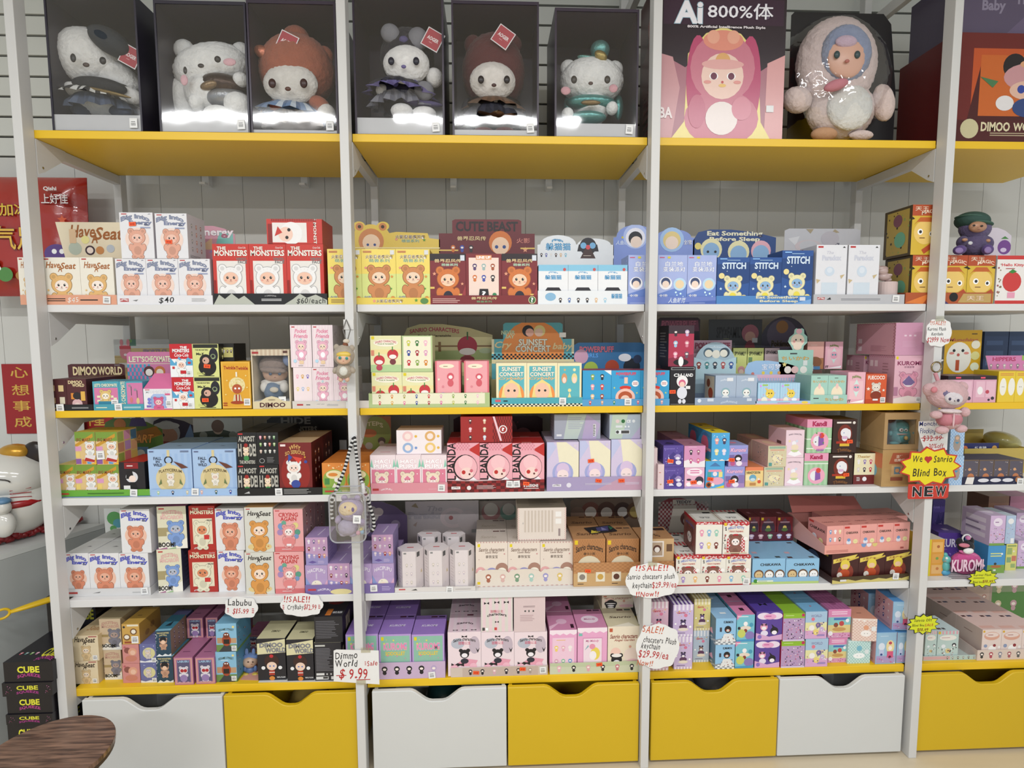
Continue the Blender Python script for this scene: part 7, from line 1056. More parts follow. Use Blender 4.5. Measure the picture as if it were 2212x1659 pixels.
for k, a, b, c, dd, e, f, h, i, kk in (('teacup', 1587, 1627, 1386, 1443, 1590, 1629, 1328, 1385, 3), ('wings', 1629, 1683, 1383, 1442, 1632, 1689, 1321, 1381, 2), ('greenp', 1686, 1737, 1385, 1445, 1690, 1737, 1325, 1381, 3), ('party', 1738, 1787, 1380, 1443, 1738, 1785, 1321, 1379, 3), ('swim', 1788, 1829, 1378, 1431, 1787, 1836, 1316, 1377, 2)):
    g(k, a, b, c, dd, d=.1); s(k, e, f, h, i, d=.1, n=kk)
g('ging2', 1830, 1879, 1384, 1433, d=.08)
o = s('ging1', 1840, 1893, 1335, 1383, d=.09, r=-6)[0]; 
g('castle', 1890, 1934, 1366, 1434, d=.1); g('castle', 1935, 1967, 1366, 1432, d=.1); s('castle', 1926, 1967, 1299, 1362, d=.1, r=-4, dy=.01)

Yc = .19; place('castle', 1896, 1936, ST[5]+.0005, at(1910, 1360, Yc)[2], Yc, .1, 0); q = BOXES[-1]; place('castle', 1872, 1915, q['z']+q['h']+.0008, at(1890, 1282, Yc)[2], Yc, .1, 0)
Yc = .19; place('backpk', 1836, 1868, ST[5]+.0005, at(1850, 1335, Yc)[2], Yc, .1, 0)
shelf(5, 3)
tray('mint card tray half empty beside the fourth post', 1994, 2109, 1416, 1426, 'b4c8c4 c4d0cc', 'R 0 .2 .5 .9 d0a8ac;G 6 1 .4 0 1 1 5a5a5a 8a8a8a', d=.3, low=True)
g('cafe', 1996, 2021, 1363, d=.11, n=2); g('cafe', 2022, 2068, 1363, d=.11, n=1)
notray()
tray('pale pink card tray with small character row, bottom right', 2110, 2228, 1403, 1425, 'dac8bc d4c0b8', 'G 6 1 0 0 1 1 3a3a3a b04a5a 8a8a9a a85a64 5a5a5a c09080', d=.34, low=True,
     hd=(2020, 2142, 1255, 1330, 'box', 'b9a49a', 'R .08 .35 .95 .95 c8b0a4;G 5 2 .1 .35 .95 1 8a8aa8 4a4048 d0b8a8 a8988c b88a80 9a5a60;C .1 .25 .04 c0504c'))
row('diner', [2118, 2160, 2204, 2250], 1360, d=.11, n=3)
notray()
lone_header('green card with small white character pictures at the back, far right', (2140, 2240, 1240, 1335, 'box', '5a8a4c', 'R 0 .6 1 1 8a9a78;G 3 2 .0 .1 1 .9 d8c8a8 c8a0a8 2c2a30'), .43)
# ------------------------------------------------------------------ soft toys and boxes built one by one
def mpp(Y): return (Y-CAM[1])/FPX
F_ = {}
def M_(k):
    if k in F_: return F_[k]
    t, c = k.split(':')[:2]
    m = {'f': lambda: fur(c, c), 'c': lambda: cloth(c, c), 's': lambda: cloth('shiny'+c, c, .3, .6), 'v': lambda: mat('vinyl_'+c, c, .35, noise=.03), 'p': lambda: mat('gloss_'+c, c, .15, coat=.3, noise=.03)}[t]()
    F_[k] = m; return m
def doll(name, lab, cat_, Y, base, parts, group=None):
    """base = pixel of the foot; parts = (name, px, py, half-width px, half-height px, depth factor, material, dy m, roll)"""
    P0 = at(base[0], base[1], Y); r = empty(name, P0, lab, cat_, group); k = mpp(Y)
    for p in parts:
        n, px, py, rx_, rz_, dp, m = p[:7]; dy = p[7] if len(p) > 7 else 0; ro = p[8] if len(p) > 8 else 0
        Q = at(px, py, Y+dy); ell(n, Q-P0, (rx_*k, min(rx_, rz_)*k*dp if dp > 0 else -dp, rz_*k), M_(m), r, rot=(0, ro, 0), sub=5 if rx_ > 30 else 4 if rx_ > 11 and m[0] == 'f' else 3, rough=.02 if m[0] == 'f' and rx_ > 11 else 0)
    return r, P0, k
def ruffle(name, r, P0, px, pt, pb, wt, wb, cols, Y, dy=0, dep=.75, amp=.1, n=48, tilt=0):
    """gathered skirt or frill: wavy cone, colours alternating round it"""
    k = mpp(Y); mb = MB(); zt_, zb_ = at(px, pt, Y)[2]-P0[2], at(px, pb, Y)[2]-P0[2]; xc = at(px, pb, Y)[0]-P0[0]
    for i in range(n):
        Q = []
        for j in (i, i+1):
            a = 2*math.pi*j/n
            for t in (0, .5, 1):
                w_ = (wt+(wb-wt)*t**.7)*k*(1+amp*t*math.sin(a*12)); x = w_*math.cos(a); Q.append((xc+x, dy+w_*dep*math.sin(a), zt_+(zb_-zt_)*t+tilt*x))
        mb.add(Q, [(0, 1, 4, 3), (1, 2, 5, 4)], cols[i % len(cols)])
    return mb.build(name, mat('printed_cloth', None, .8, noise=.1, nscale=60, bump=.3, bscale=90), r)
def face(px, py, dx, e, Y, dy, ec='v:1c1a1e', nose='v:8a5a3c', ny=12, mouth=True):
    o = [('eye', px-dx, py, e, e*1.25, .6, ec, dy), ('eye', px+dx, py, e, e*1.25, .6, ec, dy), ('nose', px, py+ny, e*.8, e*.55, .8, nose, dy-.004)]
    return o
PURP = mat('dark_purple_card', '2a2634', .35, noise=.04); PURP2 = mat('plum_card', '352a3a', .35, noise=.04); GREYT = mat('pale_grey_card', 'c8c9cc', .5, noise=.03)
def winbox(lab, p0, p1, pyt, Y, d, lip, m=PURP, frame=.004, bx=.9, zbase=None):
    z = (ST[0] if zbase is None else zbase)+.0005; x0, x1 = gx(p0, z, Y), gx(p1, z, Y); h = at((p0+p1)/2, pyt, Y)[2]-z; wd = x1-x0; X = wd/2
    r = empty('window_display_box', ((x0+x1)/2, Y, z), lab, 'window box', 'dark window boxes on the top shelf'); t = .002
    mb = MB(); mb.box(-X, X, 0, d, 0, t); mb.box(-X, X, 0, d, h-t, h); mb.box(-X, -X+t, 0, d, t, h-t); mb.box(X-t, X, 0, d, t, h-t); mb.box(-X+t, X-t, d-t, d, t, h-t)
    mb.box(-X+t, -X+t+frame, 0, .001, t, h-t); mb.box(X-t-frame, X-t, 0, .001, t, h-t); mb.box(-X+t+frame, X-t-frame, 0, .001, h-t-frame*2, h-t)
    mb.build('carton', m, r)
    lz = at((p0+p1)/2, lip, Y)[2]-z
    mb = MB(); mb.box(-X+t+.001, X-t-.001, .004, .006, t+.0005, lz); mb.box(-X+t+.001, X-t-.001, .006, d-t-.001, lz-.0015, lz); mb.build('inner_tray', GREYT, r)
    mb = MB(); mb.box(-X+t+.0005, X-t-.0005, .0015, .0018, t+.0005, h-t-.0005); mb.build('clear_window', film(), r)
    barcode(r, wd, .2, bx, 0, .024, .03, -.0006); b = [c for c in r.children if c.name.startswith('barcode')][0]; b.location.z = .026
    return r, z+lz
wb = [(114, 309, -12, 247, PURP, 'dark window box with white plush in navy jacket, far left top shelf'), (346, 541, 2, 257, PURP, 'dark window box with white plush in silver shorts, second from left'), (543, 732, 1, 286, PURP2, 'plum window box with rust-hooded plush left of the second post'),
      (768, 961, -14, 254, PURP2, 'plum window box with checked-bow plush right of the second post'), (978, 1164, 2, 288, PURP2, 'plum window box with dark red hooded plush, middle of top shelf'), (1198, 1377, 18, 266, PURP2, 'plum window box with white plush in turquoise cape')]
tops = []
for a, b, t_, l, m, lab in wb: tops.append(winbox(lab, a, b, t_, SF+.006, .24, min(l, 280), m)[1])
Yp = .16
def plushlab(i): return ['white plush in navy jacket and striped skirt inside the leftmost window box', 'tilted white plush in brown vest and silver shorts inside a window box', 'rust-brown hooded plush in blue gingham dress inside a window box', 'black-hooded plush with checked bow and ruffled dress in a window box', 'dark red hooded plush in leather-look outfit inside a window box', 'white plush in turquoise cape and hat inside a window box'][i]
def tagrd(r, P0, px, py, Y, rot, s_=1, back='e8dce0'):
    Q = at(px, py, Y)-P0; mb = MB(); mb.box(-.03*s_, .03*s_, -.001, 0, -.03*s_, .03*s_, 'ece8ea'); mb.box(-.027*s_, .027*s_, -.0014, -.001, -.027*s_, .027*s_, 'b23a46')
    Art('T AOGER .5 .52 .7 .2 f4ecec;L 1 .35 .25 .65 .32 e0b0b4', 1).paste(mb, (-.027*s_, -.0014, -.027*s_), (1, 0, 0), (0, 0, 1), (0, -1, 0), .054*s_, .054*s_)
    mb.build('hang_tag', CARD, r, Q, (0, rot, 0))
r, P0, k = doll('plush_toy', plushlab(0), 'plush toy', Yp, (215, 249), [('body', 222, 215, 50, 36, 1, 'f:e8e8e4'), ('skirt', 220, 226, 72, 20, 1, 'c:3c4252', 0), ('skirt_frill', 200, 206, 62, 9, 1.4, 'c:8f9096', -.012, .12),
    ('head', 195, 128, 66, 56, .85, 'f:ecebe8', 0, .35), ('cheek', 250, 168, 50, 32, .9, 'f:ecebe8', 0, .5), ('ear', 144, 92, 16, 18, .7, 'f:ecebe8'), ('cap', 236, 92, 44, 26, 1.1, 'c:272f38', -.01, .5),
    ('jacket', 222, 190, 58, 17, 1.3, 'c:1f2328', -.02, .1), ('belt', 225, 199, 48, 5, 2.8, 's:8a7448', -.035, .18), ('arm', 155, 192, 14, 13, 1, 'f:ecebe8', -.03), ('arm', 280, 206, 26, 15, 1, 'f:ecebe8', -.03, .3), ('leg', 175, 236, 22, 14, 1, 'c:4a5468', -.02), ('leg', 262, 240, 24, 12, 1, 'c:4a5468', -.02)]
    + [('eye', 158, 125, 5, 8, .6, 'v:1c1a1e', -.095), ('eye', 222, 131, 6, 7, .6, 'v:1c1a1e', -.09), ('nose', 186, 140, 6, 4, .8, 'v:4a3a34', -.1)]); tagrd(r, P0, 282, 122, .09, .5)
ruffle('striped_skirt', r, P0, 222, 206, 224, 46, 70, ['d8d8d4', '1c1e22'], Yp, -.02, tilt=-.12); ruffle('tulle_skirt', r, P0, 225, 216, 246, 50, 66, ['4a5468', '5a667c'], Yp, -.005, amp=.16)
ell('jacket_front', at(215, 186, .095)-P0, (.085, .03, .026), M_('c:1c2026'), r, rot=(0, .12, 0), sub=4); ell('strap', at(236, 200, .075)-P0, (.07, .01, .006), M_('s:8a7448'), r, rot=(0, .22, 0)); ell('cap_front', at(240, 92, .10)-P0, (.07, .05, .036), M_('c:252d36'), r, rot=(0, .5, 0), sub=4)
r, P0, k = doll('plush_toy', plushlab(1), 'plush toy', Yp, (450, 258), [('body', 455, 205, 48, 42, 1, 'f:ebebe9'), ('head', 458, 148, 76, 46, .9, 'f:efefed', 0, -.2), ('ear', 398, 108, 20, 20, .7, 'f:ebebe9'), ('ear', 520, 112, 18, 18, .7, 'f:ebebe9'), ('droopy_side', 392, 214, 24, 42, .8, 'f:ebebe9', 0, -.15),
    ('vest', 482, 186, 44, 22, 1.3, 's:4a3a32', -.03, .1), ('bow', 452, 184, 18, 8, 1, 's:8a7458', -.07, -.3), ('shorts', 490, 214, 44, 20, 1.3, 's:a0a2a6', -.03), ('arm', 425, 222, 14, 17, 1, 'f:efefed', -.05), ('arm', 520, 172, 14, 14, 1, 'f:efefed', -.05), ('leg', 470, 244, 26, 14, 1.2, 'f:efefed', -.06), ('leg', 516, 228, 28, 24, 1, 'f:efefed', -.05, .3)]
    + [('cheek', 398, 173, 7, 10, .4, 'f:e0b4bc', -.09), ('cheek', 496, 134, 12, 7, .4, 'f:e0b4bc', -.1), ('eye', 400, 152, 3.5, 7, .6, 'v:2f2c2a', -.093), ('eye', 470, 128, 6, 6, .6, 'v:2f2c2a', -.1), ('nose', 434, 142, 6, 4, .6, 'v:4a4440', -.105)])
r, P0, k = doll('plush_toy', plushlab(2), 'plush toy', Yp, (645, 284), [('body', 645, 232, 52, 40, 1, 'f:9c5a44'), ('head', 642, 155, 74, 70, .85, 'f:a4604a'), ('hair_bun', 640, 84, 26, 24, 1, 'f:a4604a'), ('ear', 585, 118, 18, 22, .7, 'f:a4604a'), ('ear', 700, 122, 18, 20, .7, 'f:a4604a'), ('face_patch', 628, 182, 52, 38, .5, 'f:dcd8d2', -.075),
    ('ribbon', 566, 112, 16, 12, .7, 's:c87c62', -.06, .4), ('ribbon', 592, 105, 9, 18, .6, 'c:5f7494', -.065, .4), ('dress', 645, 252, 68, 20, 1.2, 'c:6f86a6', -.03, .12), ('lace', 640, 270, 52, 16, 1.2, 'c:c4bcb8', -.04), ('arm', 690, 226, 22, 15, 1, 'f:a4604a', -.06, .5), ('hand', 705, 244, 17, 17, 1, 'f:dcd8d2', -.06), ('arm', 600, 230, 16, 13, 1, 'f:a4604a', -.05)]
    + face(622, 180, 34, 7, Yp, -.12, 'v:3c2420', 'v:5a3a30')); tagrd(r, P0, 620, 92, .075, .45)
ruffle('gingham_skirt', r, P0, 645, 236, 262, 44, 76, ['6f86a6', 'b8c2cc', '5a7090'], Yp, -.02, dep=.8, tilt=-.1); ruffle('lace_skirt', r, P0, 642, 256, 285, 46, 58, ['c8c0b8', 'b8b0aa'], Yp, -.02, amp=.2)
r, P0, k = doll('plush_toy', plushlab(3), 'plush toy', Yp, (860, 254), [('body', 868, 215, 42, 38, 1, 'c:24222c'), ('head', 880, 128, 54, 58, .85, 'f:26242e'), ('face_patch', 878, 140, 45, 36, .55, 'f:ebe9e7', -.075), ('ear', 842, 90, 14, 16, .7, 'f:26242e'), ('ear', 925, 96, 14, 16, .7, 'f:26242e'),
    ('bow_loop', 843, 72, 19, 18, .6, 'c:83838a', -.06, .5), ('bow_loop', 903, 84, 20, 22, .6, 'c:83838a', -.06, -.2), ('bow_knot', 872, 86, 9, 7, 1, 'c:5b5480', -.07), ('dress', 872, 206, 60, 20, 1.2, 'c:2c2a38', -.03, .05), ('frill', 890, 220, 62, 7, 1.6, 'c:5a5280', -.04, .1), ('sash', 916, 196, 20, 18, .8, 'c:83838a', -.06, .3), ('pompom', 854, 180, 6, 6, 1, 'f:4f4a86', -.075), ('pompom', 895, 175, 7, 7, 1, 'f:4f4a86', -.075),
    ('arm', 938, 168, 17, 18, 1, 'f:ebe9e7', -.05), ('arm', 826, 196, 13, 12, 1, 'f:ebe9e7', -.05), ('leg', 868, 240, 22, 14, 1.2, 'f:ebe9e7', -.06), ('leg', 916, 244, 24, 12, 1.2, 'f:ebe9e7', -.05)] + face(872, 132, 27, 6, Yp, -.115, 'v:22202c', 'v:6a6090')); tagrd(r, P0, 935, 86, .075, .5)
ruffle('black_ruffle_dress', r, P0, 868, 186, 212, 34, 64, ['24232c', '302e3a'], Yp, -.03, dep=.9, tilt=-.06); ruffle('purple_frill', r, P0, 870, 210, 219, 62, 68, ['5a5280', '6a6292'], Yp, -.03, dep=.92, amp=.16, tilt=-.06); ruffle('grey_underskirt', r, P0, 868, 216, 240, 48, 58, ['6c6c78', '8a8a94'], Yp, -.02, amp=.2)
r, P0, k = doll('plush_toy', plushlab(4), 'plush toy', Yp, (1066, 285), [('body', 1066, 242, 50, 38, 1, 'c:2c2426'), ('head', 1066, 158, 64, 76, .8, 'f:5c2a2c'), ('ear', 1022, 98, 18, 20, .7, 'f:5c2a2c'), ('ear', 1108, 98, 18, 20, .7, 'f:5c2a2c'), ('face_patch', 1064, 176, 45, 36, .55, 'f:d8d2cc', -.08),
    ('jacket', 1066, 226, 56, 18, 1.3, 's:2a2220', -.03), ('leather_flap', 1076, 244, 46, 10, 1.6, 's:7a5a42', -.055, .12), ('skirt', 1066, 264, 58, 14, 1.4, 'c:23222c', -.03), ('button', 1071, 218, 4, 4, .6, 'v:c0b8b0', -.085), ('button', 1072, 234, 4, 7, .6, 'v:b8a888', -.1), ('arm', 1012, 238, 16, 24, 1, 'c:2c2a34', -.02, .15), ('arm', 1122, 250, 16, 22, 1, 'c:2c2a34', -.02, -.2), ('leg', 1044, 284, 20, 8, 1.4, 'f:5c2a2c', -.06), ('leg', 1090, 284, 20, 8, 1.4, 'f:5c2a2c', -.06)] + face(1067, 172, 28, 6, Yp, -.12, 'v:2c2422', 'v:4a302c')); tagrd(r, P0, 1087, 80, .07, .6)
ruffle('leather_skirt', r, P0, 1068, 232, 252, 40, 62, ['5c4432', '6a4e3a'], Yp, -.03, dep=.95, tilt=-.05); ruffle('dark_skirt', r, P0, 1066, 250, 274, 52, 66, ['22222c', '2e2e3a'], Yp, -.03, dep=.9, amp=.14)
r, P0, k = doll('plush_toy', plushlab(5), 'plush toy', Yp, (1278, 267), [('body', 1278, 235, 36, 34, 1, 'f:ebebe9'), ('head', 1278, 176, 66, 46, .9, 'f:efefed'), ('ear', 1228, 148, 17, 17, .7, 'f:efefed'), ('ear', 1328, 150, 17, 17, .7, 'f:efefed'), ('cape_side', 1228, 232, 10, 26, .8, 's:5f9c98', .02), ('cape_side', 1336, 232, 10, 26, .8, 's:5f9c98', .02),
    ('hat', 1296, 108, 20, 18, 1, 's:6fa8a4', -.02), ('hat_brim', 1282, 130, 34, 6, 1.8, 's:7ab0a8', -.02, .2), ('hat_bow', 1298, 120, 14, 9, .8, 's:a89458', -.05, .5), ('cape', 1276, 222, 52, 14, 1.6, 's:5f9c98', -.03), ('cape_bow', 1276, 222, 20, 5, 1.2, 's:8a7450', -.08), ('shorts', 1270, 254, 38, 12, 1.6, 's:6fa8a4', -.04), ('arm', 1226, 246, 12, 12, 1, 'f:efefed', -.05), ('arm', 1322, 234, 12, 13, 1, 'f:efefed', -.05)]
    + [('cheek', 1222, 196, 10, 8, .4, 'f:dca8b0', -.085), ('cheek', 1325, 191, 9, 8, .4, 'f:dca8b0', -.085)] + face(1276, 172, 36, 6, Yp, -.1, 'v:3a342f', 'v:5a4a44', 8))

# big printed carton, blister pack, red carton, lilac carton on the top shelf
def carton(lab, p0, p1, pyt, Y, d, cols, ops, side='', z=None, name='toy_carton', top=''):
    z = (ST[0]+.0005) if z is None else z; x0, x1 = gx(p0, z, Y), gx(p1, z, Y); h = at((p0+p1)/2, pyt, Y)[2]-z
    mb = MB(); cuboid(mb, x1-x0, d, h, cols, ops, side, top); o = mb.build(name, GLOSSC, None, ((x0+x1)/2, Y, z)); tag(o, lab, 'box'); return o, z+h
carton('tall printed carton with pink fur doll picture and white heading', 1423, 1689, -70, SF+.006, .24, ('5c3f4e', '4a262a', '3a2a30'),
    'R 0 0 1 1 a8707c;P 2c2028 0 .66 0 .84 1 .84 1 .5 .8 .4 .5 .6 .2 .42 0 .5;P d8a8a8 0 .84 .2 .9 .5 .84 .9 .9 1 .84 1 1 0 1;P c89498 0 .5 .1 .48 .16 .3 .1 0 0 0;P d8a0a0 .86 .45 1 .5 1 0 .85 0;R .02 .67 .98 .82 3a2436;P e8d888 .2 .1 .22 .5 .36 .62 .5 .66 .64 .62 .78 .5 .82 .1 .9 .0 .1 .0;E .3 .34 .09 .27 b84c70;E .72 .34 .09 .27 b84c70;C .5 .42 .26 c8788a;E .5 .12 .3 .17 c8788a;E .5 .58 .16 .06 e0907c;C .42 .6 .05 e8a890;C .58 .6 .05 e8a890;C .5 .37 .17 eccabc;C .5 .46 .06 dca86c;E .5 .44 .17 .03 e0a8a4;E .43 .37 .035 .022 fff;E .57 .37 .035 .022 fff;C .43 .37 .026 6a2c44;C .57 .37 .026 6a2c44;C .5 .335 .01 c05050;E .5 .315 .03 .01 e8c070;E .38 .335 .03 .01 e09890;E .62 .335 .03 .01 e09890;E .5 .12 .13 .1 e8dcd8;E .3 .16 .07 .1 c06a80;E .66 .18 .08 .07 d08494;T Ai .22 .74 .2 .12 f0eef4 9ab8c8;T 800%体 .63 .75 .52 .09 f0eef4 6a5a70;T 娃三岁 .52 .87 .5 .08 e8dce4 4a3040;T 800%_Artificial_Intelligence_Plush_Style .52 .655 .62 .018 e8e0e4;T BA .05 .15 .1 .06 e8dcdc;R .86 .16 .92 .2 ddd',
    'P 7a3a3c .2 .2 .6 .3 .5 .7 .1 .6;P 8a4a48 .5 .5 .9 .6 .8 .95 .4 .8;L 6 .2 .1 .8 .4 7a4448')
o, z1 = carton('dark red display carton with orange picture, beyond the fourth post', 2052, 2330, 72, SF+.006, .25, ('6a2320', '5c1a1c', '5a1c1c'),
    'R .14 .16 .9 .86 c05428;P 4a1c1c .1 .1 .2 .7 .5 .8 .8 .7 .9 .1;R .2 .24 .86 .8 c8662c;C .46 .7 .09 221c20;C .72 .7 .09 221c20;E .58 .6 .2 .13 c89498;E .58 .72 .08 .04 d8a078;E .58 .48 .15 .09 e0b8a4;C .52 .49 .03 34489c;C .64 .49 .03 34489c;E .4 .36 .07 .07 e4e0e0;E .76 .36 .07 .07 e4e0e0;E .58 .32 .12 .09 34487c;P 4a7a50 .2 .6 .34 .56 .3 .5;R 0 .0 1 .2 4e1c1c;C .14 .12 .07 c8c098;T DIMOO .34 .14 .22 .08 dcd0ac 2a1210;T WORLD .6 .14 .24 .07 dcd0ac 2a1210;L 2 .3 .05 .6 .09 b8a888;C .84 .12 .07 c8c098')
o2, _ = carton('grey-violet carton with faint lettering on top of the red one', 2062, 2330, -60, SF+.02, .2, ('5a5068', '4c4458', '4a4258'), 'T Baby .3 .45 .18 .2 8a8298;T Th .52 .62 .1 .22 8a8298;P 685c78 .4 0 .6 .4 .5 .8 .8 1 1 .6 1 0;P 4c4458 0 .6 .2 .8 .4 1 0 1', z=z1+.0005)
# blister
Yb = .06; zb0 = ST[0]+.0006
bl = empty('blister_pack', (gx(1820, zb0, Yb), Yb, zb0), 'clear blister pack on black card holding the big pale pink plush', 'blister pack')
x0, x1 = gx(1697, zb0, Yb+.16)-bl.location.x, gx(1925, zb0, Yb+.16)-bl.location.x; hb = at(1820, 30, Yb+.16)[2]-zb0
mb = MB(); mb.prism([(x0, 0), (x1, 0), (x1+.0, hb*.45), (x1-.03, hb*.93), (x1-.06, hb), (x0+.01, hb), (x0, hb*.98)], .155, .158); mb.build('backing_card', mat('black_card', '1b191d', .35, noise=.05), bl)
Qh = at(1800, 150, Yb)-np.array(bl.location); k = mpp(Yb)
def blister(name, px, py, rx_, rz_, dep):
    bm = bmesh.new(); bmesh.ops.create_icosphere(bm, subdivisions=4, radius=1); Q = at(px, py, Yb+.06)-np.array(bl.location)
    bmesh.ops.delete(bm, geom=[v for v in bm.verts if v.co.y > .05], context='VERTS'); rn = random.Random(5)
    for v in bm.verts:
        rr_ = math.hypot(v.co.x, v.co.z); dd = dep*math.sqrt(max(0, 1-min(1, rr_)**5)); f_ = 1+.06*max(0, -v.co.y)
        v.co = Vector((v.co.x*rx_*k+Q[0], .152-dd+.004*math.sin(14*v.co.x)*math.cos(11*v.co.z), max(.002, v.co.z*rz_*k+Q[2])))
    me = bpy.data.meshes.new(name); bm.to_mesh(me); bm.free(); return smooth(link(name, me, film('blister_plastic', g=.1, rough=.06, bs=.9, sc=16), bl))
blister('clear_dome', 1812, 168, 130, 144, .152)
doll('plush_toy', 'large pale pink hooded plush with grey-blue face ring inside the blister', 'plush toy', .135, (1815, 300), [('body', 1815, 238, 72, 62, .55, 'f:d9c6c0'), ('hood', 1806, 140, 84, 94, .55, 'f:dbc8c6'), ('belly', 1835, 232, 48, 46, .35, 'f:dcdad4', -.045), ('face_ring', 1828, 116, 52, 56, .35, 'f:8a93ac', -.058), ('face', 1828, 122, 41, 44, .35, 'v:d4a894', -.068), ('scarf', 1806, 184, 26, 11, .9, 'c:c07c86', -.075, -.3),
    ('arm', 1722, 216, 30, 26, .8, 'f:d8c4be', -.02, .3), ('arm', 1908, 222, 22, 38, .8, 'f:d8c4be', -.02, -.2), ('leg', 1780, 290, 28, 14, 1, 'c:c09470', -.03), ('leg', 1860, 292, 26, 10, 1, 'f:d8c4be', -.03), ('fringe', 1828, 90, 22, 12, .6, 'f:c0a8b8', -.086)] + face(1830, 118, 22, 6, .1, -.092, 'v:36484a', 'v:b06a60', 14))

# printed cartons with special shapes on the shelves
CUR.update(k=2, bay=0, z=ST[2], tray=None)
z = ST[2]+.0005; Y = SF+.006; x0, x1 = gx(312, z, Y), gx(373, z, Y); hf = at(342, 840, Y)[2]-z; wd = x1-x0; X = wd/2
mb = MB(); V = [(-X, 0, 0), (X, 0, 0), (X, 0, hf), (-X, 0, hf), (-X+.006, .055, hf+.048), (X-.002, .055, hf+.048), (-X, .11, 0), (X, .11, 0), (X, .11, hf), (-X, .11, hf)]
mb.add(V, [(0, 1, 2, 3), (7, 6, 9, 8), (6, 0, 3, 9), (1, 7, 8, 2)], 'ebe9ec'); mb.add(V, [(3, 2, 5, 4), (8, 9, 4, 5)], 'd8709c'); mb.add(V, [(2, 8, 5), (9, 3, 4)], 'e0e0e4')
art('T MONSTERS .5 .86 .84 .12 e8eaf0 5a6478;R .06 .94 .22 .97 c33;R .25 .08 .8 .62 8ea8d8;P a8bce4 .25 .62 .35 .76 .72 .76 .8 .62;R .32 .1 .74 .56 a4b4e0;F .52 .38 .16 d8608c f0c8c8;R .76 .7 .94 .78 d8608c;R .1 .12 .25 .22 7a6ab8;B .88 .3 .1;R 0 0 1 .06 d8709c;C .2 .5 .06 7a80d0;C .2 .34 .06 7a80d0', wd/hf).paste(mb, (-X, 0, 0), (1, 0, 0), (0, 0, 1), (0, -1, 0), wd, hf)
tag(mb.build('milk_carton_box', CARD, None, ((x0+x1)/2, Y, z)), 'white milk-carton shaped box with sloping pink roof, third shelf', 'box')
# denim doll window box
rb_, zl = winbox('cream window box with a denim-dressed plush doll, third shelf', 547, 629, 755, SF+.006, .1, 866, mat('cream_card', 'd9cbb0', .5, noise=.04), .002, .78, zbase=ST[2])
rb_['group'] = ''; del rb_['group']
L_ = rb_.location; wd = gx(629, L_.z, L_.y)-gx(547, L_.z, L_.y); hz = at(588, 862, L_.y)[2]-L_.z; ht = at(588, 755, L_.y)[2]-L_.z
mb = MB(); mb.prism([(-wd/2, 0), (wd/2, 0), (wd/2, hz*.75), (wd*.3, hz*.8), (wd*.15, hz*1.15), (0, hz*1.3), (-wd*.15, hz*1.15), (-wd*.3, hz*.8), (-wd/2, hz*.75)], -.0012, -.0004, 'd9cba6')
art('T DIMOO .52 .4 .66 .44 4a1c1a e8dcc0;L 1 .25 .06 .7 .14 8a7458;E .5 .92 .1 .08 a8987c', wd/hz).paste(mb, (-wd/2, -.0014, 0), (1, 0, 0), (0, 0, 1), (0, -1, 0), wd, hz)
mb.build('title_panel', CARD, rb_); mb = MB(); mb.box(-wd/2, wd/2, -.0012, -.0004, ht-.02, ht, 'd6c8b0'); art('Z 9 0 0 1 1 c4b098;R .03 .3 .2 .65 a83a3a;R .84 .4 .96 .8 5a3a30', wd/.02).paste(mb, (-wd/2, -.0014, ht-.02), (1, 0, 0), (0, 0, 1), (0, -1, 0), wd, .02)
mb.build('top_band', CARD, rb_)
doll('plush_doll', 'fluffy grey-haired doll in white blouse and blue overalls inside a window box', 'doll', .10, (590, 868), [('body', 592, 845, 20, 22, 1, 'c:6f8094'), ('blouse', 592, 826, 28, 9, 1, 'c:d8d4cc'), ('sleeve', 572, 836, 9, 12, 1, 'c:d8d4cc', -.01), ('sleeve', 614, 836, 9, 12, 1, 'c:d8d4cc', -.01), ('head', 595, 806, 26, 20, 1, 'v:c8a48e'), ('fluffy_hair', 594, 790, 32, 24, 1, 'f:8f7e74', .006), ('fringe', 590, 800, 27, 7, 1.4, 'f:8f7e74', -.03, .1), ('beret', 624, 778, 12, 14, .9, 'c:7a88a8', -.02, -.4), ('pocket', 592, 842, 9, 6, .5, 'c:c8bfae', -.035), ('leg', 583, 864, 8, 8, 1, 'c:6f8094'), ('leg', 602, 864, 8, 8, 1, 'c:6f8094'), ('eye', 584, 808, 3.4, 3, .6, 'v:44566c', -.04), ('eye', 604, 808, 3.4, 3, .6, 'v:44566c', -.04), ('mouth', 594, 815, 2, 1, .6, 'v:8a5a50', -.04)])
# kraft window box and brown box below, fourth shelf right end
CUR.update(k=3, bay=2, z=ST[3], tray=None); kraft = mat('kraft_board', 'b08f62', .6, noise=.08, nscale=40)
z = ST[3]+.0005; Y = atz(1935, 1051, z)[1]; x0, x1 = gx(1903, z, Y), gx(1976, z, Y); h0 = at(1935, 972, Y)[2]-z
mb = MB(); cuboid(mb, x1-x0, .12, h0, ('b5925f', 'a8895c', 'a8895c'), 'P a85c40 .2 .62 .3 .92 .8 .92 .9 .62;T 温暖 .5 .82 .2 .08 e8d8c0;T 纸雕灯 .5 .72 .3 .08 e8d8c0;R .28 .3 .6 .58 caa878;R .36 .34 .54 .54 6a8a98;C .45 .44 .06 d8a070;R .26 .16 .62 .26 8a4c38', 'P c06a44 0 .5 .5 .9 1 .9 1 .5;E .6 .4 .2 .2 6aa0b8;R .1 .05 .5 .2 ddd')
tag(mb.build('gift_box', CARD, None, ((x0+x1)/2, Y, z)), 'brown printed box under the kraft window box', 'box'); x0b, x1b = x0, x1
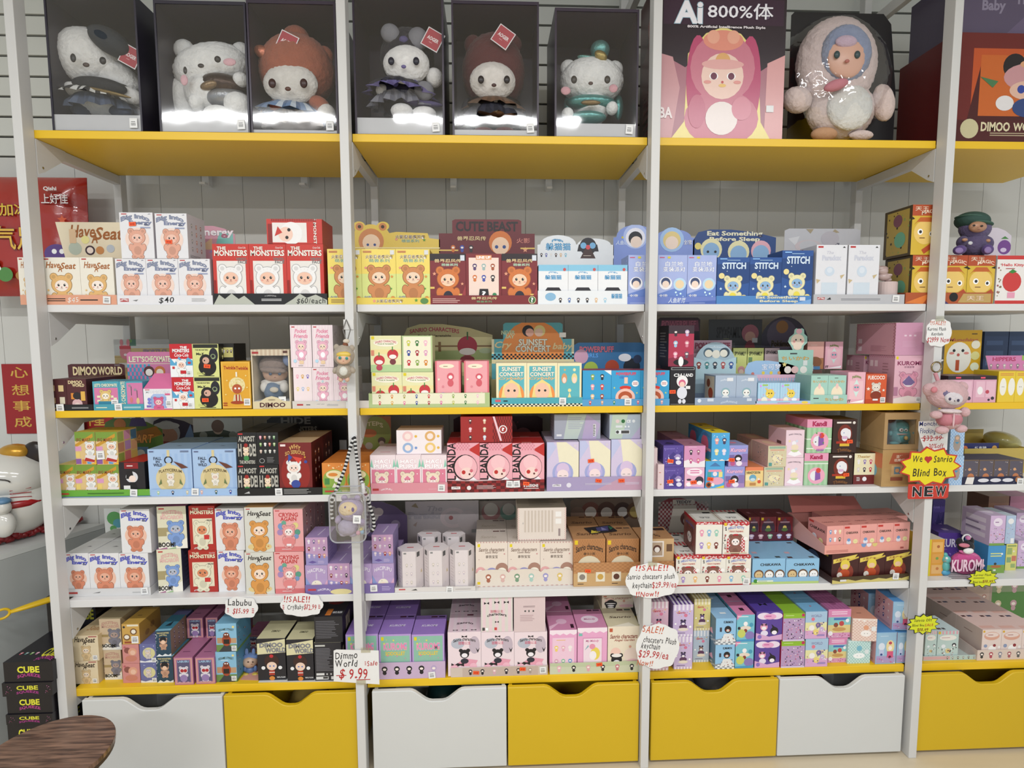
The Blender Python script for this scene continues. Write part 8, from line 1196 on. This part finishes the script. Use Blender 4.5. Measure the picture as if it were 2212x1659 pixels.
z2 = z+h0+.0006; Y2 = Y+.004; x0, x1 = gx(1908, z2, Y2), gx(1984, z2, Y2); h = at(1945, 892, Y2)[2]-z2; wd = x1-x0; X = wd/2
kb = empty('kraft_window_box', ((x0+x1)/2, Y2, z2), 'kraft window box with a round bump on top, fourth shelf right end', 'window box'); t = .004; d = .12; f = .012
mb = MB(); mb.box(-X, X, 0, d, 0, t); mb.box(-X, X, 0, d, h-t, h); mb.box(-X, -X+t, 0, d, t, h-t); mb.box(X-t, X, 0, d, t, h-t); mb.box(-X+t, X-t, d-t, d, t, h-t)
mb.box(-X+t, X-t, 0, .003, t, h*.14); mb.box(-X+t, X-t, 0, .003, h*.82, h-t); mb.box(-X+t, -X+f, 0, .003, h*.14, h*.82); mb.box(X-f, X-t, 0, .003, h*.14, h*.82); mb.build('carton', kraft, kb)
ell('bump', (-.005, d*.5, h), (.016, .016, .011), kraft, kb); mb = MB(); mb.box(-X+t, X-t, .0034, .0037, t+.001, h-t-.001); mb.build('clear_window', film(), kb)
doll('vinyl_figure', 'teal round vinyl figure inside the kraft window box', 'figurine', Y2+.06, (1943, 962), [('body', 1943, 940, 21, 21, 1, 'v:5a9c9c'), ('head', 1943, 922, 20, 16, 1, 'v:5fa3a2'), ('foot', 1932, 957, 11, 4, 1.6, 'v:4f9292', -.01), ('foot', 1953, 957, 11, 4, 1.6, 'v:4f9292', -.01), ('fin', 1942, 908, 8, 6, .8, 'v:4f9292'), ('eye', 1947, 929, 5, 4.5, .6, 'v:e4e0dc', -.03), ('eye', 1957, 930, 4, 4.5, .6, 'v:e4e0dc', -.025), ('pupil', 1948, 929, 1.6, 1.6, .6, 'v:222222', -.039), ('pupil', 1957, 930, 1.6, 1.6, .6, 'v:222222', -.034), ('mouth', 1949, 938, 13, 1.5, .8, 'v:c8a49c', -.034), ('lantern', 1957, 946, 4, 5, 1, 'v:c0a060', -.04), ('arm', 1924, 936, 4, 6, 1, 'v:4f9292', -.01)])
# small figurines
doll('pearl_figurine', 'small pearly pink crawling figurine on a pink drum', 'figurine', SF+.04, (1914, 609), [('body', 1910, 598, 15, 9, 1, 'p:b8a09c'), ('head', 1906, 586, 12, 9, 1, 'p:bca4a0'), ('hair', 1906, 581, 13, 7, 1, 'p:b09894'), ('arm', 1922, 594, 6, 3, 1, 'p:bca4a0', -.01), ('leg', 1918, 604, 9, 4, 1, 'p:bca4a0'), ('ear', 1899, 578, 3, 5, .8, 'p:bca4a0')])
P = at(1914, 632, SF+.045); zz0 = ST[1]+.0026; zz1 = at(1914, 609, SF+.04)[2]+.001
tag(cyl('display_drum', (P[0], SF+.045, (zz0+zz1)/2), .033, zz1-zz0-.002, mat('pale_pink_card', 'cdb8b4', .5, noise=.03)), 'pale pink round drum under the pearl figurine', 'drum')
doll('vinyl_figure', 'seated blue-haired vinyl figure in yellow shorts, bottom shelf', 'figurine', .12, (540, 1462), [('head', 541, 1428, 16, 14, 1, 'v:c8a890'), ('hair_cap', 541, 1419, 17, 9, 1.1, 'f:6f88b8', .004), ('ear', 533, 1409, 4, 9, .7, 'f:6f88b8'), ('ear', 548, 1409, 4, 9, .7, 'f:6f88b8'), ('body', 541, 1446, 11, 10, 1, 'v:5a74a4'), ('shorts', 540, 1454, 12, 6, 1.2, 'v:c8b048'), ('leg', 531, 1458, 7, 4, 1.2, 'v:c8b048', -.02), ('leg', 551, 1457, 7, 4, 1.2, 'v:c8b048', -.02), ('arm', 530, 1445, 4, 7, 1, 'v:5a74a4', -.01), ('arm', 552, 1444, 4, 7, 1, 'v:5a74a4', -.01), ('eye', 536, 1430, 1.8, 1.6, .6, 'v:402a24', -.022), ('eye', 546, 1430, 1.8, 1.6, .6, 'v:402a24', -.022), ('mouth', 541, 1435, 5, .8, .6, 'v:8a4a40', -.02)])
mb = MB(); Q = atz(545, 1470, ST[5]); mb.box(-.045, .03, 0, .12, 0, .0008, 'd49a88'); tag(mb.build('backing_card', CARD, None, (Q[0], SF+.02, ST[5]+.0003), (0, 0, -.1)), 'salmon pink card lying under the blue-haired figure', 'card')
Yt = atz(2042, 1243, ST[4])[1]
doll('vinyl_figure', 'small teal figurine on a blue foot beside the yellow card box', 'figurine', max(Yt, .07), (2042, 1242), [('foot', 2042, 1236, 11, 7, 1, 'v:4f9cc0'), ('body', 2042, 1222, 9, 13, 1, 'v:5fb0ac'), ('head', 2043, 1208, 10, 10, 1, 'v:66b4b0'), ('fin', 2042, 1198, 5, 5, .8, 'v:5fb0ac'), ('eye', 2045, 1206, 3, 3, .6, 'v:e8e8e4', -.012), ('eye', 2050, 1207, 2.4, 3, .6, 'v:e8e8e4', -.01), ('mouth', 2044, 1212, 7, 1, .8, 'v:c08a7c', -.012)])
Ym = SF+.05
doll('fuzzy_plush', 'fuzzy purple plush in a green knitted beanie on the tall comic boxes', 'plush toy', Ym, (2105, 549), [('body', 2106, 530, 34, 26, .9, 'f:574c6c'), ('head', 2106, 494, 32, 26, .9, 'f:5e5376'), ('face', 2112, 490, 19, 12, .8, 'v:b08468', -.035), ('beanie', 2100, 478, 33, 20, 1.5, 'c:2f4c44', .002, .1), ('beanie_fold', 2105, 484, 35, 7, 4.2, 'c:3d5f52', -.0, .12), ('beanie_stripe', 2098, 471, 31, 3, 9, 'c:54786a', -.0, .12), ('arm', 2078, 522, 10, 13, 1, 'f:574c6c', -.02, .4), ('arm', 2134, 524, 10, 14, 1, 'f:574c6c', -.02, -.4), ('hand', 2084, 518, 6, 3.5, 1, 'v:b08468', -.045), ('hand', 2134, 520, 5, 4, 1, 'v:b08468', -.035), ('foot', 2073, 540, 14, 10, .8, 'f:57417a', -.045, -.2), ('foot', 2133, 539, 12, 11, .8, 'f:57417a', -.045), ('sole', 2072, 541, 9, 6, .4, 'c:8a74a4', -.062), ('sole', 2134, 540, 8, 7, .4, 'c:8a74a4', -.062), ('heart_charm', 2096, 525, 5, 4, .6, 'p:c8c8cc', -.05), ('eye', 2104, 487, 3.2, 2, .6, 'v:221a1a', -.052), ('eye', 2121, 488, 3.2, 2, .6, 'v:221a1a', -.052), ('nose', 2113, 491, 1.8, 1.2, .7, 'v:a0705a', -.055), ('mouth', 2114, 496, 4, .8, .6, 'v:7a4a40', -.053)])
Yq = max(.09, atz(2090, 1240, ST[4])[1])
doll('plush_pouch', 'bright pink fur pouch topped by a black-hooded plush head', 'plush pouch', Yq, (2088, 1240), [('pouch', 2086, 1215, 36, 27, .6, 'f:c8508c'), ('zip_strip', 2092, 1196, 24, 5, 1, 'f:d0689c', -.01, .3), ('head', 2086, 1180, 18, 14, .9, 'f:1d1a20'), ('white_face', 2092, 1190, 12, 7, .7, 'f:ebe9e7', -.018), ('bow', 2083, 1178, 13, 5, .8, 'c:c87888', -.022, .1), ('ear', 2072, 1170, 7, 9, .8, 'f:1d1a20', 0, .4), ('ear', 2098, 1168, 6, 9, .8, 'f:1d1a20', 0, -.3), ('pompom', 2091, 1162, 5, 5, 1, 'f:c87aa8', -.01), ('loop', 2120, 1222, 8, 4, .8, 'f:e0b8c0', -.01)])
Qr = at(2088, 1222, Yq-.03); mb = MB(); Art('T KUROMI .5 .5 1 1 e8c8d8 8a2c5c', 2.4).paste(mb, (-.06, 0, -.02), (1, 0, 0), (0, 0, 1), (0, -1, 0), .12, .045); ltt = mb.build('stitched_letters', CARD, [o for o in bpy.data.objects if o.name.startswith('plush_pouch')][0]); ltt.location = Qr-np.array(ltt.parent.location)+np.array([0, -.004, 0])
tube([at(2088, 1164, Yq)-np.array(ltt.parent.location)+np.array([.016*math.cos(t), 0, .016*math.sin(t)]) for t in [2*math.pi*i/20 for i in range(20)]], .003, 'ring', mat('white_plastic', 'd8d8d8', .4, noise=.02), ltt.parent, closed=True)
# card packet lying on the caramel boxes
ca = [b for b in BOXES if b['des'] == 'mocha'][0]; zc_ = ca['z']+ca['h']+.001; Qc = at(1296, 1144, .12); mb = MB(); mb.box(-.052, .052, -.03, .03, 0, .003, '232228'); Art('P e0c84a 0 0 .3 0 .15 .5;I TCG .25 .2 .3 .2 e0c84a;P 4a4878 .3 .2 .7 .1 .9 .9 .4 .8;P 8a86b8 .5 .3 .7 .3 .6 .8;P 2f6a4c .8 .2 1 .5 .9 .9', 1.7).paste(mb, (-.052, -.03, .003), (1, 0, 0), (0, 1, 0), (0, 0, 1), .104, .06)
tag(mb.build('card_packet', GLOSSC, None, (gx(1297, zc_, .15), .15, zc_), (0, 0, .25)), 'black and yellow foil card packet lying on the caramel boxes', 'card packet')
# yellow carton with clear bag, fourth shelf far right
z = ST[3]+.0005; yc = empty('open_carton', (gx(2150, z, .2), .2, z), 'pale yellow open carton behind the navy tray, far right', 'box'); ym_ = mat('pale_yellow_card', 'c4ac58', .55, noise=.04); W_, H_, D__ = .26, at(2160, 985, .2)[2]-z+.03, .2
mb = MB(); mb.box(-W_/2, W_/2, 0, .002, 0, H_); mb.box(-W_/2, W_/2, D__-.002, D__, 0, H_+.04); mb.box(-W_/2, -W_/2+.002, .002, D__-.002, 0, H_); mb.box(W_/2-.002, W_/2, .002, D__-.002, 0, H_); mb.box(-W_/2+.002, W_/2-.002, .002, D__-.002, 0, .002); mb.box(-W_/2+.002, W_/2-.002, .002, D__-.002, H_-.03, H_-.028)
mb.build('carton', ym_, yc)
bg = ell('clear_goods_bag', (gx(2170, z+H_+.02, .28), .29, z+H_+.012), (.06, .06, .036), mat('yellowish_film_bag', 'b8b070', .2, noise=.3, nscale=14, bump=.7, bscale=14, coat=.5), rot=(0, .3, 0)); tag(bg, 'crumpled yellowish clear bag lying in the open carton', 'bag')

# ------------------------------------------------------------------ things hanging from the posts
def chain(pts, r, n, parent, m, name='bead_chain'):
    bm = bmesh.new(); L = [np.linalg.norm(np.array(b)-np.array(a)) for a, b in zip(pts[:-1], pts[1:])]; T_ = sum(L)
    for i in range(n):
        s_ = T_*i/(n-1); j = 0
        while j < len(L)-1 and s_ > L[j]: s_ -= L[j]; j += 1
        p = np.array(pts[j])+(np.array(pts[j+1])-np.array(pts[j]))*(s_/L[j])
        bmesh.ops.create_icosphere(bm, subdivisions=1, radius=r, matrix=Matrix.Translation([float(v) for v in p]))
    me = bpy.data.meshes.new(name); bm.to_mesh(me); bm.free(); return smooth(link(name, me, m, parent))
white = mat('white_plastic', 'd8d8d8', .4, noise=.02)
Yk = -.045
r, P0, k = doll('plush_keychain', 'beige fuzzy hooded doll keychain hanging on the second post', 'keychain', Yk, (743, 824), [('hood', 743, 768, 22, 23, .85, 'f:a89c8c'), ('ear', 727, 750, 6, 7, .8, 'f:a89c8c'), ('ear', 760, 752, 6, 7, .8, 'f:a89c8c'), ('face', 742, 775, 15, 12, .6, 'v:dcb498', -.02), ('hair', 742, 766, 15, 7, .8, 'v:d8b850', -.022), ('hat', 746, 746, 6, 7, 1, 'c:7a4830', 0), ('pompom', 748, 737, 7, 5, 1, 'f:d0c4b4'), ('body', 743, 801, 17, 17, .9, 'f:a89c8c'), ('belly', 742, 802, 9, 10, .6, 'f:d4d2c8', -.018), ('arm', 725, 800, 6, 8, .9, 'f:a89c8c', 0, .5), ('arm', 761, 799, 6, 8, .9, 'f:a89c8c', 0, -.5), ('leg', 736, 819, 5, 6, 1, 'v:d8b098'), ('leg', 750, 819, 5, 6, 1, 'v:d8b098'), ('eye', 734, 773, 3, 3.2, .5, 'v:2f8a84', -.034), ('eye', 749, 774, 3, 3.2, .5, 'v:2f8a84', -.034), ('mouth', 742, 780, 2, .8, .6, 'v:b06a60', -.036)])
chain([at(748, 737, Yk)-P0, at(741, 712, -.01)-P0, at(748, 690, -.0015)-P0, at(757, 712, -.01)-P0, at(750, 737, Yk)-P0], .0022, 44, r, mat('chain_metal', '8a8886', .3, .9, noise=.05))
mb = MB(); a, b = at(742, 712, -.0035), at(763, 690, -.0035); mb.box(a[0], b[0], -.0025, -.0003, a[2], b[2], 'd8d6d2'); o = mb.build('price_tag', CARD, r); o.location = -np.array(P0); o['label'] = 'small white paper tag'
# clear bag with lavender plush
Yg = -.075; bp0 = at(757, 1166, Yg); bag = empty('clear_mini_bag', bp0, 'clear plastic mini bag on a black and white braided strap', 'bag'); k = mpp(Yg)
cx_, cy_ = 757, 1110; hw, hh = 38*k, 55*k; C0 = at(cx_, cy_, Yg)-bp0
def rr_pts(hw, hh, q, n=6): return [(sx*(hw-q)+q*math.cos(a), sz*(hh-q)+q*math.sin(a)) for sx, sz, a0 in ((1, 1, 0), (-1, 1, 90), (-1, -1, 180), (1, -1, 270)) for a in [math.radians(a0+90*i/n) for i in range(n+1)]]
rp = rr_pts(hw, hh, .022); dpt = .036; cf = film('bag_vinyl', g=.12, rough=.04)
mb = MB(); mb.add([(C0[0]+x, -dpt, C0[2]+z_) for x, z_ in rp], [tuple(range(len(rp)))], 'fff'); mb.add([(C0[0]+x, dpt, C0[2]+z_) for x, z_ in rp], [tuple(range(len(rp)))], 'fff')
n = len(rp); mb.add([(C0[0]+x, -dpt, C0[2]+z_) for x, z_ in rp]+[(C0[0]+x, dpt, C0[2]+z_) for x, z_ in rp], [(i, (i+1) % n, n+(i+1) % n, n+i) for i in range(n)], 'fff'); mb.build('vinyl_body', cf, bag)
pip = mat('clear_piping', 'c9ccd2', .12, noise=.03, Transmission_Weight=.5, Alpha=.75)
for sy in (-dpt, dpt): tube([(C0[0]+x, sy, C0[2]+z_) for x, z_ in rp], .0024, 'piping', pip, bag, closed=True)
tube([(C0[0]-hw*.8, 0, C0[2]+hh*.78), (C0[0]+hw*.8, 0, C0[2]+hh*.82)], .0022, 'zip', white, bag)
barcode(bag, .02, .02, .5, 0, .024, .026, 0); o = [c for c in bag.children if c.name.startswith('barcode')][0]; Q = at(771, 1122, Yg-dpt-.003)-bp0; o.location = [float(v) for v in Q]
def strap(pts, lab):
    """braid of alternating black and white beads of cord"""
    seg = []
    for a, b in zip(pts[:-1], pts[1:]):
        a, b = np.array(a), np.array(b); m = max(2, int(np.linalg.norm(b-a)/.006)); seg += [a+(b-a)*i/m for i in range(m)]
    for ph, m in ((0, mat('black_cord', '1c1b1d', .7, noise=.1)), (1, mat('white_cord', 'cfcfcd', .7, noise=.05))):
        bm = bmesh.new()
        for i, p in enumerate(seg):
            if i % 2 == ph: bmesh.ops.create_icosphere(bm, subdivisions=2, radius=.0058, matrix=Matrix.Translation([float(v) for v in p]) @ Matrix.Rotation(.5, 4, 'Y') @ Matrix.Diagonal((1, .8, .95, 1)))
        me = bpy.data.meshes.new('strap_cord'); bm.to_mesh(me); bm.free(); o = smooth(link('strap_cord', me, m, bag)); o['label'] = ('black' if ph == 0 else 'white')+' strands of the '+lab
q = lambda x, y, Y: at(x, y, Y)-bp0
strap([q(763, 948, -.012), q(756, 970, -.016), q(744, 1015, -.03), q(728, 1055, -.05), q(717, 1080, Yg), q(716, 1110, Yg), q(720, 1128, Yg)], 'left strap'); strap([q(766, 946, -.012), q(770, 985, -.016), q(778, 1030, -.03), q(788, 1060, -.05), q(798, 1090, Yg+.03), q(807, 1120, Yg+.03), q(808, 1140, Yg+.03), q(801, 1150, Yg+.03)], 'right strap')
cyl('post_hook', q(765, 945, -.004), .009, .01, white, bag, rot=(math.pi/2, 0, 0)); tube([q(784, 1044, -.06), q(786, 1066, -.06)], .006, 'strap_end', white, bag)
tube([q(785, 1078, -.06)+np.array([.01*math.cos(t), 0, .01*math.sin(t)]) for t in [2*math.pi*i/16 for i in range(16)]], .002, 'ring', CHROME, bag, closed=True)
doll('plush_toy', 'lavender plush with purple eyes inside the clear mini bag', 'plush toy', Yg, (755, 1158), [('head', 758, 1100, 27, 25, .85, 'f:a79ab6'), ('face', 752, 1100, 20, 16, .6, 'f:d8c3a0', -.02), ('body', 752, 1138, 22, 19, .85, 'f:a8a0b4'), ('arm', 731, 1122, 7, 10, 1, 'f:a79ab6', 0, .4), ('arm', 782, 1128, 10, 8, .9, 'f:a79ab6', 0, .5), ('ear', 744, 1076, 7, 7, .8, 'f:a79ab6'), ('ear', 772, 1076, 7, 7, .8, 'f:a79ab6'), ('leg', 742, 1153, 9, 6, 1, 'f:a8a0b4'), ('leg', 762, 1154, 9, 6, 1, 'f:a8a0b4'), ('eye', 746, 1098, 3, 5, .5, 'v:5a4286', -.031), ('eye', 762, 1101, 3, 5, .5, 'v:5a4286', -.031), ('nose', 754, 1103, 2, 1.4, .6, 'v:c89a60', -.033), ('pompom', 774, 1151, 5, 5, 1, 'f:c89aa8', -.015), ('pompom', 782, 1149, 5, 5, 1, 'f:8aa8c0', -.01), ('pompom', 780, 1143, 4, 4, 1, 'f:c8bc80', -.01)])
# pink plush on the fourth post
Yz = -.06
r, P0, k = doll('plush_keychain', 'pink fleecy plush in a rose jacket hanging from the fourth post', 'keychain', Yz, (2045, 938), [('head', 2045, 852, 44, 33, .85, 'f:cba6a8', 0, .12), ('ear', 2008, 842, 14, 15, .8, 'f:cba6a8', 0, -.4), ('ear', 2078, 836, 12, 12, .8, 'f:cba6a8', 0, .3), ('face', 2060, 860, 21, 15, .5, 'f:d4ccd0', -.034, .25), ('brow_cap', 2056, 853, 22, 13, .5, 'c:6f6684', -.03, .2), ('ear_flower', 2018, 842, 7, 7, .6, 'c:c87c84', -.03), ('body', 2050, 905, 25, 24, .9, 'f:cba6a8'), ('jacket', 2050, 905, 27, 19, 1.1, 'c:bf7a84', -.004), ('collar', 2052, 888, 26, 6, 2.4, 'f:d8c8c8', -.012, .05), ('zip', 2060, 908, 2, 16, 1, 'c:d8b4b8', -.034), ('arm', 2022, 896, 13, 9, 1, 'f:cba6a8', -.02), ('arm', 2084, 890, 10, 11, 1, 'f:cba6a8', -.02), ('leg', 2035, 929, 15, 9, 1, 'f:cba6a8', -.01), ('leg', 2076, 926, 13, 9, 1, 'f:cba6a8', -.01), ('eye', 2052, 862, 3, 3.4, .5, 'v:3c3450', -.056), ('eye', 2070, 865, 3, 3.4, .5, 'v:3c3450', -.054), ('nose', 2062, 866, 1.6, 1.2, .6, 'v:2c2434', -.056)])
tube([at(2023, 793, -.03)-P0+np.array([.017*math.cos(t), 0, .017*math.sin(t)]) for t in [2*math.pi*i/24 for i in range(24)]], .0028, 'key_ring', mat('brass_ring', '9a8a68', .25, 1, noise=.05), r, closed=True)
tube([at(2020, 806, -.035)-P0, at(2026, 822, -.045)-P0, at(2030, 838, Yz)-P0], .006, 'fabric_loop', M_('c:c88c94'), r)
tube([at(2026, 783, -.03)-P0, at(2036, 778, -.001)-P0], .003, 'hook', white, r)

# ------------------------------------------------------------------ handwritten signs
def cloud(cx, cy, w_, h, n=11, amp=.07, ph=0):
    return [(cx+(w_/2)*(1+amp*math.cos(n*a+ph))*math.copysign(abs(math.cos(a))**.75, math.cos(a))*.95, cy+(h/2)*(1+amp*math.cos(n*a+ph))*math.copysign(abs(math.sin(a))**.75, math.sin(a))*.95) for a in [2*math.pi*i/44 for i in range(44)]]
def burst(cx, cy, w_, h, n=14, q=.76, ph=0): return [(cx+w_/2*(1 if i % 2 == 0 else q)*math.cos(math.pi*i/n+ph), cy+h/2*(1 if i % 2 == 0 else q)*math.sin(math.pi*i/n+ph)) for i in range(2*n)]
def sign(lab, box, Y, shape, col, ops, edge=None, rot=0, tape=()):
    x0, y0, x1, y1 = box; z1 = at(x0, y0, Y)[2]; z0 = at(x0, y1, Y)[2]; xa = at(x0, (y0+y1)/2, Y)[0]; xb = at(x1, (y0+y1)/2, Y)[0]; wd, h = xb-xa, z1-z0
    f = lambda P: [((x-.5)*wd, (y-.5)*h) for x, y in P]
    mb = MB()
    if edge: mb.prism(f([((x-.5)*1.0+.5, (y-.5)*1.0+.5) for x, y in shape]), -.001, 0, edge); mb.prism(f([((x-.5)*.93+.5, (y-.5)*.91+.5) for x, y in shape]), -.0016, -.001, col)
    else: mb.prism(f(shape), -.001, 0, col)
    Art(ops, wd/h).paste(mb, (-wd/2, -.0018 if edge else -.0012, -h/2), (1, 0, 0), (0, 0, 1), (0, -1, 0), wd, h)
    o = mb.build('handwritten_sign', CARD, None, ((xa+xb)/2, Y, (z0+z1)/2), (0, rot, 0)); tag(o, lab, 'sign')
    for tx, ty in tape:
        t = MB(); t.box(-.016, .016, -.003, -.0026, -.009, .009); t.build('clear_tape', film('tape', (.93, .92, .86), .1, .2), o, ((tx-.5)*wd, 0, (ty-.5)*h))
    return o
PAP = 'e9e8e6'
sign('white scalloped sign with black name and red fifteen dollar price', (484, 1289, 558, 1337), SF-.004, cloud(.5, .5, 1, 1, 7, .05), PAP, 'H Labubu .47 .73 .72 .3 1c1a1e;H $15.99 .5 .35 .48 .24 b8282c;L 3 .1 .25 .16 .48 b8282c;L 3 .82 .25 .9 .5 b8282c', rot=.06)
sign('white cloud sign with red sale heading and twelve dollar price', (605, 1282, 699, 1333), SF-.004, cloud(.5, .5, 1, 1, 8, .05), PAP, 'H !!SALE!! .4 .76 .62 .26 b8282c;H CryBaby .36 .42 .38 .2 1c1a1e;H $12.99 .7 .42 .3 .22 b8282c;L 3 .06 .3 .11 .52 b8282c;L 3 .88 .32 .94 .52 b8282c', rot=.02)
sign('square white sign with nine dollar price taped to second post', (720, 1403, 819, 1481), -.003, [(0, .12), (1, 0), (1, .94), (.08, 1), (.02, .97)], PAP, 'H Dimmo .3 .84 .5 .2 16141a;H World .3 .62 .5 .2 16141a;H Sale .86 .6 .24 .14 b8282c;L 3 .69 .54 .73 .66 b8282c;H $ .2 .33 .14 .28 b8282c;H 9.99 .56 .33 .42 .3 b8282c;R .06 .27 .28 .29 b8282c;R .5 .14 .8 .16 b8282c', tape=((.72, .97), (.6, .08)))
sign('large white cloud sign with red keychain sale text on third post', (1350, 1216, 1467, 1294), -.003, cloud(.5, .5, 1, 1, 8, .04), PAP, 'H !!SALE!! .5 .86 .62 .16 c23c34;H Sanrio_chacaters_plush .48 .62 .88 .15 1c1a1e;H keychain .32 .38 .36 .16 1c1a1e;H $29.99/ea .73 .38 .46 .17 b8282c;H !!Now!! .42 .13 .44 .15 c23c34', tape=((.5, .97),))
sign('lower white cloud sign on third post, its left side hidden', (1379, 1348, 1469, 1447), -.003, cloud(.46, .5, 1.06, 1, 8, .04), PAP, 'H SALE!! .3 .86 .52 .15 c8603c;H chacaters_Plush .5 .64 .8 .13 1c1a1e;H keychain .3 .5 .46 .13 1c1a1e;H $29.99/ea .4 .32 .74 .16 b8282c;H Now!! .22 .12 .4 .13 c8603c', rot=.12)
sign('white oval sign with red twenty-nine dollar price on fourth post', (1999, 687, 2056, 750), -.003, cloud(.5, .5, 1, 1, 9, .04), PAP, 'H !!SALE!! .45 .84 .6 .14 c8603c;H Kuromi_Plush .42 .63 .7 .12 1c1a1e;H Keychain .45 .46 .45 .11 1c1a1e;H $2999_Now .5 .26 .86 .18 b8282c', tape=((.5, .98),))
sign('torn white sign with blue writing and struck-out price behind pink plush', (1981, 908, 2047, 979), -.0035, [(.3, 0), (.8, .02), (1, .1), (1, 1), (.02, .97), (.02, .7), (.12, .4)], PAP, 'H Monchh .36 .9 .64 .14 24307c;H Flocking_Fig .46 .68 .76 .15 24307c;H $32.99 .5 .46 .64 .16 b8282c;R .12 .45 .86 .47 b8282c;H 30%off .64 .22 .5 .15 b8282c')
sign('yellow starburst sign with a red heart and handwritten words', (1940, 966, 2077, 1051), -.006, burst(.5, .5, 1, 1.04, 11, .8), 'e6d420', 'H We .3 .7 .16 .17 1c1a1e;C .435 .705 .035 b82c2c;C .485 .705 .035 b82c2c;P b82c2c .405 .69 .46 .58 .515 .69;H Sanrio .7 .7 .3 .17 1c1a1e;H Blind_Box .5 .36 .54 .2 1c1a1e', edge='c23a2c')
sign('red placard with black outlined NEW under the starburst', (1961, 1046, 2049, 1078), -.0045, [(.02, 0), (.94, .0), (.99, .1), (1, 1), (0, 1), (0, .1)], 'c23a2c', 'T N .22 .5 .2 .62 1a1618 f4f0f0;T E .5 .5 .18 .62 1a1618 f4f0f0;T W .8 .5 .24 .62 1a1618 f4f0f0')
sign('small lime starburst sign with black edge on right shelf front', (2088, 1230, 2157, 1270), SF-.004, burst(.5, .5, 1, 1.05, 12, .76), 'd6dc28', 'H Kuromi_Plush .48 .7 .56 .12 1c1a1e;L 1 .2 .5 .72 .56 1c1a1e;H Blind_box .34 .32 .3 .11 1c1a1e;H $18.99 .66 .34 .34 .15 8a2c1c', edge='15140f')
sign('small lime starburst sign with black edge on fourth post', (1957, 1327, 2030, 1371), -.003, burst(.5, .5, 1, 1.05, 12, .76), 'd6dc28', 'H Sanrio_DIY .5 .7 .54 .14 1c1a1e;H Blind_Box .36 .46 .36 .12 1c1a1e;H SALE .68 .46 .26 .13 b8282c;H $18.99 .5 .24 .34 .15 7a1c1c', edge='15140f')
mb = MB(); mb.box(-.04, .05, 0, .03, 0, .0008, 'dddcda'); art('L 2 .1 .1 .9 .9 333', 3).paste(mb, (-.04, 0, .0008), (1, 0, 0), (0, 1, 0), (0, 0, 1), .09, .03); tag(mb.build('paper_note', CARD, None, (gx(2072, ST[4], .06), SF+.004, ST[4]+.0003), (0, 0, -.05)), 'white handwritten note lying before the pink fur pouch', 'paper note')

# ------------------------------------------------------------------ labels of the boxes: which one of its kind
from collections import defaultdict
G = defaultdict(list)
for b in BOXES: G[(b['des'], b['k'], b['bay'])].append(b)
def cluster(vals, tol):
    out = []
    for v in sorted(set(vals)):
        if not out or v-out[-1][-1] > tol: out.append([v])
        else: out[-1].append(v)
    return [sum(c)/len(c) for c in out]
BN = ['left', 'middle', 'right', 'far right']
for (des, k, bay), L in G.items():
    short = D[des][0]; words = short.split()
    tail = f"{ORD[k]} shelf, {BN[bay]} bay"
    lv = cluster([b['z'] for b in L], .03)
    for b in L: b['lv'] = min(range(len(lv)), key=lambda i: abs(lv[i]-b['z']))
    for l in set(b['lv'] for b in L):
        S_ = [b for b in L if b['lv'] == l]; ys = cluster([b['y'] for b in S_], .055)
        for b in S_: b['rw'] = min(range(len(ys)), key=lambda i: abs(ys[i]-b['y']))
        for rw_ in set(b['rw'] for b in S_):
            R_ = sorted([b for b in S_ if b['rw'] == rw_], key=lambda b: b['x']); n = len(R_)
            for i, b in enumerate(R_):
                col = '' if n == 1 else ({2: ['left', 'right'], 3: ['left', 'middle', 'right']}.get(n) or [['leftmost', 'second', 'third', 'fourth', 'fifth', 'sixth'][j] for j in range(n-1)]+['rightmost'])[i]
                lvw = '' if len(lv) == 1 else (['lower', 'upper'] if len(lv) == 2 else ['bottom', 'middle', 'top', 'topmost'])[min(l, 3)]
                rww = '' if len(ys) == 1 else (['front', 'behind'] if len(ys) == 2 else ['front', 'behind', 'rearmost', 'rearmost'])[min(rw_, 3)]
                pos = ' '.join(q for q in (lvw, rww, col) if q)
                bits = words+(['-']+pos.split() if pos else [])
                lab = short+(', '+pos+' one' if pos else '')+', '+tail
                if len(lab.split()) > 16: lab = short+(', '+pos if pos else '')+', '+tail
                while len(lab.split()) > 16: short_ = ' '.join(lab.split(',')[0].split()[:-1]); lab = short_+lab[len(lab.split(',')[0]):]
                tag(b['o'], lab, 'box', f"{short} on the {ORD[k]} shelf" if len(L) > 1 else None)
print('boxes', len(BOXES), 'objects', len(bpy.data.objects), 'verts', sum(len(m.vertices) for m in bpy.data.meshes))
